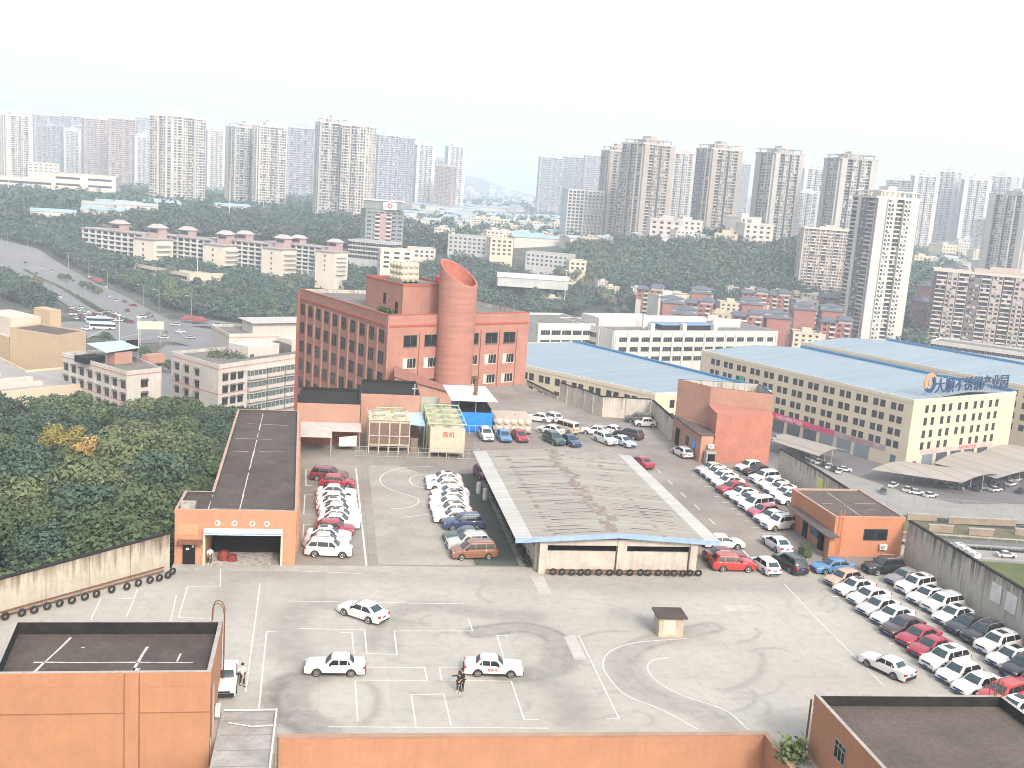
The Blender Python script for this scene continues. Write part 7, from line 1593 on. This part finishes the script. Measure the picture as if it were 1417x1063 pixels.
# white low factory far left, pavilion
lf = mid('low_factory', 'long low white factory with a ribbon window at the far left', 'factory', -10, 95, 248, 1150, 50, -8, M('pale_cream', (.5, .465, .42), .85, .05, .05), RT, 2, 1, sidec=0, fh=7, wk=dict(w_=70, h_=2.4, fr=TILEW, mull=20)); lf.finish()
lf = mid('low_factory', 'taller white factory section with two ribbon windows at the left', 'factory', 74, 158, 243, 1120, 60, -6, MATS['pale_cream'], MATS['grey_roof'], 3, 2, fh=7, sidec=2, wk=dict(w_=24, h_=2.2, fr=TILEW, mull=8)); lf.finish()
mid('pavilion_hall', 'flat grey pavilion half sunk in the trees at the left', 'building', 28, 122, 296, 900, 24, -6, M('grey_pavilion', (.40, .36, .33), .9, .1, .1), MATS['beige_roof'], 1, 10, fh=5).finish()
mid('office_block', 'small white office in front of the far left pale towers', 'building', 40, 80, 226, 1500, 24, 0, PW, MATS['grey_roof'], 3, 6, fh=4.5).finish()
# arched roof shed
q = PZ(737, 378, 700); t = thing('arched_shed', 'wide low shed with a pale arched roof right of the round tower', 'shed', (q.x, q.y, q.z-6), -.12)
b = MB(); n_ = 10
for k in range(n_):
    a0, a1 = math.pi*k/n_, math.pi*(k+1)/n_; b.face([(-24, -12*math.cos(a0), 2.2*math.sin(a0)+3), (24, -12*math.cos(a0), 2.2*math.sin(a0)+3), (24, -12*math.cos(a1), 2.2*math.sin(a1)+3), (-24, -12*math.cos(a1), 2.2*math.sin(a1)+3)])
b.build('arched_roof', M('pale_arch', (.42, .42, .41), .7, .1, .2), t); b = MB(); b.box(-23.5, 23.5, -11.5, 11.5, -3, 3.2); b.build('wall', GW, t)
# blue roofed warehouses in the plain
whm = [Mribs('plain_blue_roof', (.26, .37, .45), 1, .2, 6, .12, .6, .15), Mribs('plain_grey_roof', (.34, .36, .37), 1, .2, 6, .12, .6, .15)]
wp = []
for v_ in range(2):
    t = thing('warehouse', 'w', 'warehouse'); b = MB(); b.box(-40, 40, -18, 18, -6, 8); b.build('wall', PW, t)
    b = MB(); n = len(b.v); b.v += [(-41, -19, 8.01), (41, -19, 8.01), (41, 19, 8.01), (-41, 19, 8.01), (-41, 0, 10.5), (41, 0, 10.5)]
    for fc in ((0, 1, 5, 4), (2, 3, 4, 5), (1, 2, 5), (3, 0, 4), (3, 2, 1, 0)): b.f.append(tuple(n+k for k in fc)); b.m.append(0)
    b.build('roof', whm[v_], t); wp.append(t)
ww = []
random.seed(3)
spots = [(135, 276, 1080), (175, 281, 1050), (205, 279, 1000), (300, 262, 1700), (345, 262, 1600), (290, 274, 1350), (415, 268, 1500), (420, 276, 1350)]
for i in range(62): spots.append((random.uniform(520, 800), random.uniform(267, 308), 0))
for i in range(12): spots.append((random.uniform(905, 985), random.uniform(293, 318), 0))
for i in range(14): spots.append((random.uniform(1085, 1130), random.uniform(308, 330), 0)); 
for i, (px, py, _) in enumerate(spots):
    q = PT(px, py)
    if (q-CAM).length > 5000: continue
    k = 0 if random.random() < .72 else 1; o = wp[k] if k not in ww else copy_tree(wp[k]); ww.append(k); s_ = min(1.5, max(.55, (q-CAM).length/1900)); o.location = q; o.rotation_euler = (0, 0, R(random.choice([12, 14, 102])+random.uniform(-3, 3))); o.scale = (s_*random.uniform(.7, 1.3), s_, random.uniform(.7, 1))
    o['label'] = ('pale blue roofed warehouse on the hazy industrial plain', 'pale grey roofed warehouse on the hazy industrial plain')[k]; o['group'] = ('blue roofed warehouses on the plain', 'grey roofed warehouses on the plain')[k]
# small houses: hillside town and low rise quarter
hp = []
for v_, (wl_, rf_) in enumerate(((PW, RT), (M('red_brown_brick', (.17, .085, .07), .9, .2, 1), M('slate_blue_roof', (.085, .095, .12), .8, .15, .3)), (CREAM, MATS['grey_roof']))):
    t = thing('town_house', 'h', 'house'); nf = (5, 6, 4)[v_]; H = nf*3.1
    b = MB(); b.box(-9, 9, -7, 7, -8, H); b.build('wall', wl_, t)
    for k in range(4):
        b = MB(); x = -7.6+k*4.2
        for f in range(nf):
            z = f*3.1+.9
            if v_ == 1 and k % 2: b.box(x-.3, x+2.9, -8.4, -7.01, z-1, z, 1); b.face([(x, -7.03, z), (x+2.6, -7.03, z), (x+2.6, -7.03, z+1.6), (x, -7.03, z+1.6)], 0)
            else: b.face([(x, -7.03, z), (x+1.9, -7.03, z), (x+1.9, -7.03, z+1.4), (x, -7.03, z+1.4)], 0); b.face([(9.03, -5+k*2.8, z), (9.03, -3.6+k*2.8, z), (9.03, -3.6+k*2.8, z+1.4), (9.03, -5+k*2.8, z+1.4)], 0)
        b.build('window_column', [TG, TILEW], t, kind='stuff')
    if v_ == 1:
        b = MB(); n = 0
        for x0, x1, zz in ((-10, 0, H), (0, 10, H+2)):
            n = len(b.v); b.v += [(x0, -8.5, zz+.01), (x1, -8.5, zz+.01), (x1, 8.5, zz+.01), (x0, 8.5, zz+.01), (x0+2, 0, zz+2.2), (x1-2, 0, zz+2.2)]
            for fc in ((0, 1, 5, 4), (2, 3, 4, 5), (1, 2, 5), (3, 0, 4), (3, 2, 1, 0)): b.f.append(tuple(n+k for k in fc)); b.m.append(0)
        b.build('roof', rf_, t); b = MB(); b.box(1, 9, -6.9, 6.9, H, H+2); b.build('attic', TILEW, t); b = MB(); b.box(-9.06, -5.4, -7.1, -7.02, 0, H*.6); b.build('pale_panel', PW, t)
    else:
        b = MB(); b.ring([(-9.2, -7.2), (9.2, -7.2), (9.2, 7.2), (-9.2, 7.2)], [(-8.7, -6.7), (8.7, -6.7), (8.7, 6.7), (-8.7, 6.7)], H+.01, H+1); b.build('parapet', wl_, t); b = MB(); b.box(-8.7, 8.7, -6.7, 6.7, H, H+.05); b.build('roof', rf_, t); b = MB(); b.box(-3, 3, -2, 3, H+.05, H+3); b.build('stair_house', wl_, t)
    hp.append(t)
hu = set()
def house(v_, px, py, s_, yaw, label, group, sz=1):
    q = PT(px, py); o = hp[v_] if v_ not in hu else copy_tree(hp[v_]); hu.add(v_); o.location = q; o.rotation_euler = (0, 0, yaw); o.scale = (s_, s_, s_*sz); o['label'] = label; o['group'] = group
random.seed(21)
hs = []
for rr, (y0, sl_) in enumerate(((427, .05), (446, .04), (466, .045))):
    for i in range(8 if rr else 9):
        px = 900+rr*22+i*(35+rr*3)+random.uniform(-5, 5); hs.append((px, y0+(px-900)*sl_+random.uniform(-3, 3)+8))
for i, (px, py) in enumerate(hs):
    if px > 1178 and px < 1275: continue
    if i % 5 in (1, 3): house((0, 2)[i % 2], px, py, .85, random.uniform(-.6, .6), ('pale low-rise house wedged among the red-brown ones', '', 'cream low-rise house wedged among the red-brown ones')[(0, 2)[i % 2]], ('pale houses among the red-brown quarter', '', 'cream houses among the red-brown quarter')[(0, 2)[i % 2]]); continue
    house(1, px, py, .92, R(-18+random.choice([0, 0, 90])+random.uniform(-5, 5)), 'red-brown low-rise house with slate blue hipped roof and white balconies, behind the white factory', 'red-brown houses behind the white factory')
for i, (px, py) in enumerate(((1285, 432), (1300, 420), (1280, 455), (1290, 470), (1312, 408))): house(1, px, py, 1.0, R(20+random.uniform(-8, 8)), 'red-brown house squeezed between the cream tower and the balcony block', 'red-brown houses beside the balcony block')
for i, (px, py, v_, s_) in enumerate(((832, 402, 0, .5), (843, 408, 2, .55), (896, 428, 2, .8), (918, 440, 0, 1.1), (880, 415, 0, .6), (958, 405, 0, .45), (985, 408, 2, .5), (1010, 410, 0, .5), (1040, 412, 2, .6), (1075, 415, 0, .5), (1100, 418, 2, .6), (1127, 424, 0, .6), (1150, 430, 2, .6), (876, 396, 0, .4), (762, 425, 2, .6), (935, 425, 2, .8))):
    house(v_, px, py, s_*1.1, random.uniform(-.6, .3), ('small white house among the trees above the red-brown quarter', '', 'small cream house among the trees above the red-brown quarter')[v_], ('white houses above the red-brown quarter', '', 'cream houses above the red-brown quarter')[v_], .8)
for i in range(74):
    px = random.choice([random.uniform(650, 748), random.uniform(650, 748), random.uniform(1000, 1060), random.uniform(905, 970), random.uniform(1270, 1400), random.uniform(540, 660)])
    hz = 262+(px-708)*.0717
    py = random.uniform(hz+4, hz+22) if px < 760 else (random.uniform(318, 345) if px < 1100 else random.uniform(332, 372))
    v_ = random.choice([0, 0, 2]); q = PT(px, py)
    if (q-CAM).length > 6000: continue
    house(v_, px, py, random.uniform(.8, 1.4)*(1 if px > 760 else 1.2), random.uniform(-.5, .5), ('small pale house in the distant hazy town', '', 'small cream house in the distant hazy town')[v_], ('pale houses of the distant town', '', 'cream houses of the distant town')[v_], .9)
for i in range(30):
    px = random.choice([random.uniform(830, 1060), random.uniform(1270, 1417)]); py = random.uniform(322, 342) if px < 1100 else random.uniform(345, 375); q = PT(px, py)
    o = copy_tree(wp[1]); o.location = q; o.rotation_euler = (0, 0, random.uniform(0, 1.5)); o.scale = (.35, .4, .9); o['label'] = 'small pale shed between trees below the far towers'; o['group'] = 'small sheds below the far towers'
for i in range(44):
    px, py = random.uniform(570, 830), random.uniform(312, 346)
    if i % 3: house((0, 2)[i % 2], px, py, random.uniform(.55, .9), random.uniform(-.5, .3), ('small pale house in the distant hazy town', '', 'small cream house in the distant hazy town')[(0, 2)[i % 2]], ('pale houses of the distant town', '', 'cream houses of the distant town')[(0, 2)[i % 2]], random.uniform(.6, 1.1))
    else:
        o = copy_tree(wp[i % 2]); q = PT(px, py); o.location = q; o.rotation_euler = (0, 0, .25+random.uniform(-.1, .1)); o.scale = (.55, .6, .8); o['label'] = ('pale blue roofed warehouse on the hazy industrial plain', 'pale grey roofed warehouse on the hazy industrial plain')[i % 2]; o['group'] = ('blue roofed warehouses on the plain', 'grey roofed warehouses on the plain')[i % 2]
for i in range(9):
    px, py = random.uniform(0, 520), random.uniform(286, 312); q = PT(px, py); o = copy_tree(wp[i % 2]); o.location = (q.x, q.y, q.z+3); o.rotation_euler = (0, 0, .2+random.uniform(-.2, .2)); o.scale = (.4, .45, .9); o['label'] = 'small pale shed roof showing in the woodland behind the dormitories'; o['group'] = 'sheds in the woodland behind the dormitories'
for i in range(40):
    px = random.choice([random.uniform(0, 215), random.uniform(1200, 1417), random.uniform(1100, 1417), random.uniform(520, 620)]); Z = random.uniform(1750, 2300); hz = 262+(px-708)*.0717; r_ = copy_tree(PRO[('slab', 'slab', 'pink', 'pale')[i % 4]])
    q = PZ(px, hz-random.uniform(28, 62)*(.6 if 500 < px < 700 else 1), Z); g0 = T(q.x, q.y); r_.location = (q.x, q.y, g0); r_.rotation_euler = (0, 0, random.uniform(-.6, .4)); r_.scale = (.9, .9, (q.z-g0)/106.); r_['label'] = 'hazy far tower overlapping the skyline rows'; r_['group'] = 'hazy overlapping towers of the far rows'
# ------------------------------------------------------------------ trees
def leafm(nm, a, c_):
    m, nt, b_ = nodes(nm); b_.inputs['Roughness'].default_value = .75; b_.inputs['Specular IOR Level'].default_value = .2
    oi = nt.nodes.new('ShaderNodeObjectInfo'); n_ = noise(nt, pos(nt), .35, 4, .7)
    c2 = mixc(nt, ramp(nt, n_, .3, .7), a, c_); g_ = nt.nodes.new('ShaderNodeNewGeometry'); c2 = mixc(nt, ramp(nt, g_.outputs['Random Per Island'], 0, 1, 0, .45), c2, tuple(x*1.7 for x in c_))
    hs_ = nt.nodes.new('ShaderNodeHueSaturation'); lk(nt, c2, hs_.inputs['Color']); lk(nt, ramp(nt, oi.outputs['Random'], 0, 1, .47, .53), hs_.inputs['Hue']); lk(nt, ramp(nt, oi.outputs['Random'], 0, 1, 1.25, .75), hs_.inputs['Value']); lk(nt, hs_.outputs[0], b_.inputs['Base Color']); return m
LEAF = leafm('leaf_green', (.034, .062, .036), (.086, .116, .054)); LEAFD = leafm('leaf_dark', (.028, .054, .040), (.058, .088, .060)); LEAFY = leafm('leaf_yellow', (.22, .16, .05), (.30, .22, .08)); LEAFO = leafm('leaf_olive', (.06, .075, .045), (.11, .11, .065))
def crown_quads(rng, n, rx, rz, lobes, size, flat=.35):
    """leaf quads over several lobes; returns verts (4n,3)"""
    lc = rng.normal(0, 1, (lobes, 3)); lc /= np.linalg.norm(lc, axis=1)[:, None]; lc *= rng.uniform(.3, .78, (lobes, 1)); lc[:, 2] = lc[:, 2]*.75+.05; lr = rng.uniform(.26, .46, lobes)
    k = rng.randint(0, lobes, n); d_ = rng.normal(0, 1, (n, 3)); d_ /= np.linalg.norm(d_, axis=1)[:, None]; r_ = lr[k]*rng.uniform(.72, 1.06, n)
    c_ = lc[k]+d_*r_[:, None]; c_ *= np.array([rx, rx, rz]); nn = d_+rng.normal(0, .55, (n, 3)); nn[:, 2] += flat; nn /= np.linalg.norm(nn, axis=1)[:, None]
    t_ = rng.normal(0, 1, (n, 3)); t_ -= nn*(t_*nn).sum(1)[:, None]; t_ /= np.linalg.norm(t_, axis=1)[:, None]; s_ = np.cross(nn, t_); L = size*rng.uniform(.6, 1.3, (n, 1)); a = t_*L; e = s_*L*.6
    return np.stack([c_-a, c_+e, c_+a, c_-e], 1).reshape(-1, 3)
def crown_mesh(seed, n, rx, rz, lobes, size, cz, mat):
    rng = np.random.RandomState(seed); v = crown_quads(rng, n, rx, rz, lobes, size); v[:, 2] += cz
    me = bpy.data.meshes.new('crown'); me.from_pydata(v.tolist(), [], [(4*i, 4*i+1, 4*i+2, 4*i+3) for i in range(n)]); me.materials.append(mat); return me
def trunk_mesh(seed, h, r_, rx):
    random.seed(seed); b = MB(); b.tube([(0, 0, -2), (.1, 0, h*.35), (.2, .1, h*.7)], [r_, r_*.75, r_*.4], 7)
    for k in range(6):
        a = k*1.05+random.random(); z = h*(.3+.07*k); b.tube([(.1, 0, z), (math.cos(a)*rx*.35, math.sin(a)*rx*.35, z+h*.15), (math.cos(a)*rx*.65, math.sin(a)*rx*.65, z+h*.3)], [r_*.4, r_*.25, r_*.08], 5)
    return b.mesh('trunk', BARK, 50)
NEAR = [(crown_mesh(40+i, 7500, 6.4, 4.6, 11, .31, 7.2, (LEAF, LEAFD, LEAF)[i]), trunk_mesh(i, 9, .3, 5)) for i in range(3)]
YEL = (crown_mesh(50, 3000, 4.6, 3.6, 11, .27, 7.2, LEAFY), NEAR[0][1]); BARE = (crown_mesh(51, 2200, 5.0, 4, 10, .22, 7, LEAFO), NEAR[1][1])
def tree(pr, x, y, z, s_, label, group, rz=None, sz=1.0):
    t = thing('tree', label, 'tree', (x, y, z), rz if rz is not None else random.uniform(0, 6.28), group); t.scale = (s_, s_, s_*sz); link('crown', pr[0], t); link('trunk', pr[1], t); return t
random.seed(5); pts = []
tries = 0
while len(pts) < 190 and tries < 20000:
    tries += 1; y = random.uniform(70, 292); x = random.uniform(-120, -12)
    wallx = -14.5 if y > 97 else -14.5-(97-y)*1.05
    if x > wallx-(5.2 if y < 140 else 3.5): continue
    if x < -20-.40*y: continue
    if y > 262 and x > -36-(y-262)*.1: continue
    if any((x-a)**2+(y-c_)**2 < 8.6**2 for a, c_ in pts): continue
    v = Vector((x, y, 0)); pts.append((x, y))
yq = [P(88, 592, -9), P(118, 598, -8)]
for x, y in pts:
    z = T(x, y); d_ = (Vector((x, y))-yq[0].xy).length
    s_ = random.uniform(.95, 1.4)*(1.0 if y > 115 else .85); sz = random.uniform(.8, 1.1)
    tree(random.choice(NEAR), x, y, z-.8-(s_-1)*4, s_, 'broad evergreen tree in the dense grove beyond the cream wall', 'evergreen trees in the left grove', sz=sz)
for k, q in enumerate(yq): tree(YEL, q.x, q.y, q.z-8.6, (.95, .8)[k], ('larger yellow-leaved tree standing out of the left grove', 'smaller orange-yellow tree beside the larger yellow one')[k], None)
for k, (px, py) in enumerate(((262, 612), (278, 628), (290, 618))): q = P(px, py, -13); tree(BARE, q.x, q.y, q.z-8, .9, ('thin olive tree', 'sparse olive tree', 'half bare olive tree')[k]+' between the grove and the old white block', None)
# mid trees (individuals, nearest) and far woodland masses
MIDT = [(crown_mesh(70+i, 900, 5.5, 4.5, 9, .75, 7, (LEAFD, LEAF, LEAFD, LEAFO)[i]), trunk_mesh(9, 8, .3, 4)) for i in range(4)]
def region(poly, n, mind, seed):
    rng = random.Random(seed); out = []; x0 = min(p_[0] for p_ in poly); x1 = max(p_[0] for p_ in poly); y0 = min(p_[1] for p_ in poly); y1 = max(p_[1] for p_ in poly); t_ = 0
    while len(out) < n and t_ < n*40:
        t_ += 1; px, py = rng.uniform(x0, x1), rng.uniform(y0, y1)
        if not inpoly(px, py, poly): continue
        q = PT(px, py)
        if all((q.x-a.x)**2+(q.y-a.y)**2 > mind**2 for a in out): out.append(q)
    return out
roadp = [(p_.x, p_.y) for p_ in rd]
def near_road(q, w_=24):
    for ln in (rd, rd2, rd3):
        for a, c_ in zip(ln[:-1], ln[1:]):
            e = (c_-a).xy; t_ = max(0, min(1, (q-a).xy.dot(e)/e.length_squared))
            if ((a.xy+e*t_)-q.xy).length < (w_ if ln is not rd3 else 14): return True
    return False
g1 = [q for q in region([(120, 375), (185, 385), (330, 400), (415, 395), (415, 465), (300, 450), (225, 425), (150, 395)], 48, 9, 1) if not near_road(q, 25)]
g2 = [q for q in region([(0, 375), (30, 380), (75, 415), (60, 425), (0, 415)], 18, 9, 2) if not near_road(q, 24)]
g3 = region([(215, 590), (245, 590), (245, 640), (300, 640), (300, 560), (215, 540)], 14, 6, 3); g3 = [q for q in g3 if q.y < 285]
g4 = region([(735, 385), (870, 395), (880, 440), (735, 440)], 22, 12, 4)
for q in g1: tree(random.choice(MIDT), q.x, q.y, q.z-1.2, random.uniform(.9, 1.35), 'dark roadside tree in the belt right of the wide road', 'roadside trees right of the wide road')
for q in g2: tree(random.choice(MIDT), q.x, q.y, q.z-1.2, random.uniform(.9, 1.3), 'dark tree left of the wide road above the yellow block', 'trees left of the wide road')
for q in g3: tree(random.choice(MIDT), q.x, q.y, q.z-1, random.uniform(.8, 1.1), 'dark tree in the gap between the two old white blocks', 'trees between the old white blocks')
for q in g4: tree(random.choice(MIDT), q.x, q.y, q.z-1.2, random.uniform(.8, 1.3), 'tree behind the white factory around the slim mast', 'trees behind the white factory')
# palms / small street trees
for i, (px, py) in enumerate(((115, 402), (121, 404), (128, 408), (86, 391), (93, 392), (136, 411), (200, 500), (214, 508), (225, 515), (236, 518), (145, 478))):
    q = PT(px, py); tree(MIDT[1], q.x, q.y, q.z, .55, 'small street tree along the road near the junction', 'small street trees near the junction')
def wood(label, poly, n, seed, rr=(4, 7), size=1.6, qn=46, mat=LEAFD, skip=None, up=1.0, mix=0):
    rng = np.random.RandomState(seed); rs = random.Random(seed); V = []; x0 = min(p_[0] for p_ in poly); x1 = max(p_[0] for p_ in poly); y0 = min(p_[1] for p_ in poly); y1 = max(p_[1] for p_ in poly); c_ = 0; t_ = 0
    while c_ < n and t_ < n*8:
        t_ += 1; px, py = rs.uniform(x0, x1), rs.uniform(y0, y1)
        if not inpoly(px, py, poly): continue
        q = PT(px, py)
        if skip and skip(q): continue
        s_ = rs.uniform(*rr)*up; v = crown_quads(rng, qn, s_*1.15, s_, 5, size*up); v += np.array([q.x, q.y, q.z+s_*.75]); V.append(v); c_ += 1
    v = np.concatenate(V); me = bpy.data.meshes.new('woodland'); me.vertices.add(len(v)); me.vertices.foreach_set('co', v.reshape(-1)); nq = len(v)//4
    me.loops.add(nq*4); me.loops.foreach_set('vertex_index', np.arange(nq*4, dtype=np.int32)); me.polygons.add(nq); me.polygons.foreach_set('loop_start', np.arange(0, nq*4, 4, dtype=np.int32)); me.update(calc_edges=True); me.validate(); me.materials.append(mat)
    link('woodland', me, kind='stuff', label=label)
wood('dense dark woodland behind the dormitories', [(0, 300), (210, 286), (520, 310), (620, 330), (620, 352), (480, 345), (420, 335), (240, 325), (125, 318), (0, 330)], 2300, 31, (4.5, 8))
wood('olive and brownish trees among the dark woodland', [(0, 300), (210, 286), (520, 310), (620, 345), (480, 342), (240, 325), (0, 330)], 260, 51, (4, 7), 1.6, mat=LEAFO)
wood('brownish trees on the knoll', [(790, 345), (1110, 350), (1110, 405), (900, 398), (800, 395)], 230, 52, (5, 8), 1.4, mat=LEAFO)
wood('woodland left of and along the wide road', [(0, 318), (125, 320), (125, 355), (185, 370), (320, 372), (330, 398), (180, 372), (120, 380), (60, 362), (0, 350)], 1100, 32, (4, 6.5), 1.2, skip=lambda q: near_road(q, 27))
wood('trees filling the belt right of the wide road', [(95, 366), (185, 385), (260, 402), (330, 400), (415, 398), (415, 462), (330, 452), (235, 428), (160, 395)], 700, 43, (3.6, 5.6), 1.0, 60, skip=lambda q: near_road(q, 25))
wood('trees left of the wide road', [(0, 362), (40, 378), (85, 418), (60, 430), (0, 412)], 260, 44, (3.6, 5.6), 1.0, 60, skip=lambda q: near_road(q, 25))
wood('woodland below the dormitories', [(320, 368), (600, 372), (640, 360), (720, 385), (870, 420), (735, 440), (650, 420), (500, 405), (415, 402), (320, 396)], 1500, 33, (4, 6.5), 1.2, skip=lambda q: near_road(q, 25))
wood('wooded knoll below the brown towers', [(790, 340), (835, 338), (870, 342), (1050, 345), (1110, 345), (1110, 410), (960, 412), (900, 400), (820, 400), (790, 370)], 2100, 34, (5, 8), 1.4)
wood('trees scattered among the houses at right', [(860, 395), (1180, 400), (1300, 380), (1300, 470), (1080, 470), (870, 425)], 900, 35, (3.5, 6), 1.2)
wood('woodland between far blocks at right', [(1200, 345), (1330, 345), (1330, 385), (1290, 480), (1250, 480)], 420, 36, (4.5, 7), 1.5)
wood('distant tree belt on the plain', [(0, 262), (210, 262), (440, 275), (440, 300), (0, 300)], 1300, 37, (6, 10), 2.4, 30)
wood('distant tree belts between warehouses', [(560, 300), (800, 300), (840, 335), (640, 335), (560, 320)], 170, 38, (5, 9), 2.2, 30)
wood('distant trees on the plain at right', [(900, 305), (1110, 315), (1110, 345), (900, 335)], 300, 39, (5, 9), 2.2, 30)
wood('faint far trees below the hills', [(520, 262), (1417, 306), (1417, 335), (1000, 318), (520, 276)], 700, 40, (8, 15), 5, 24)
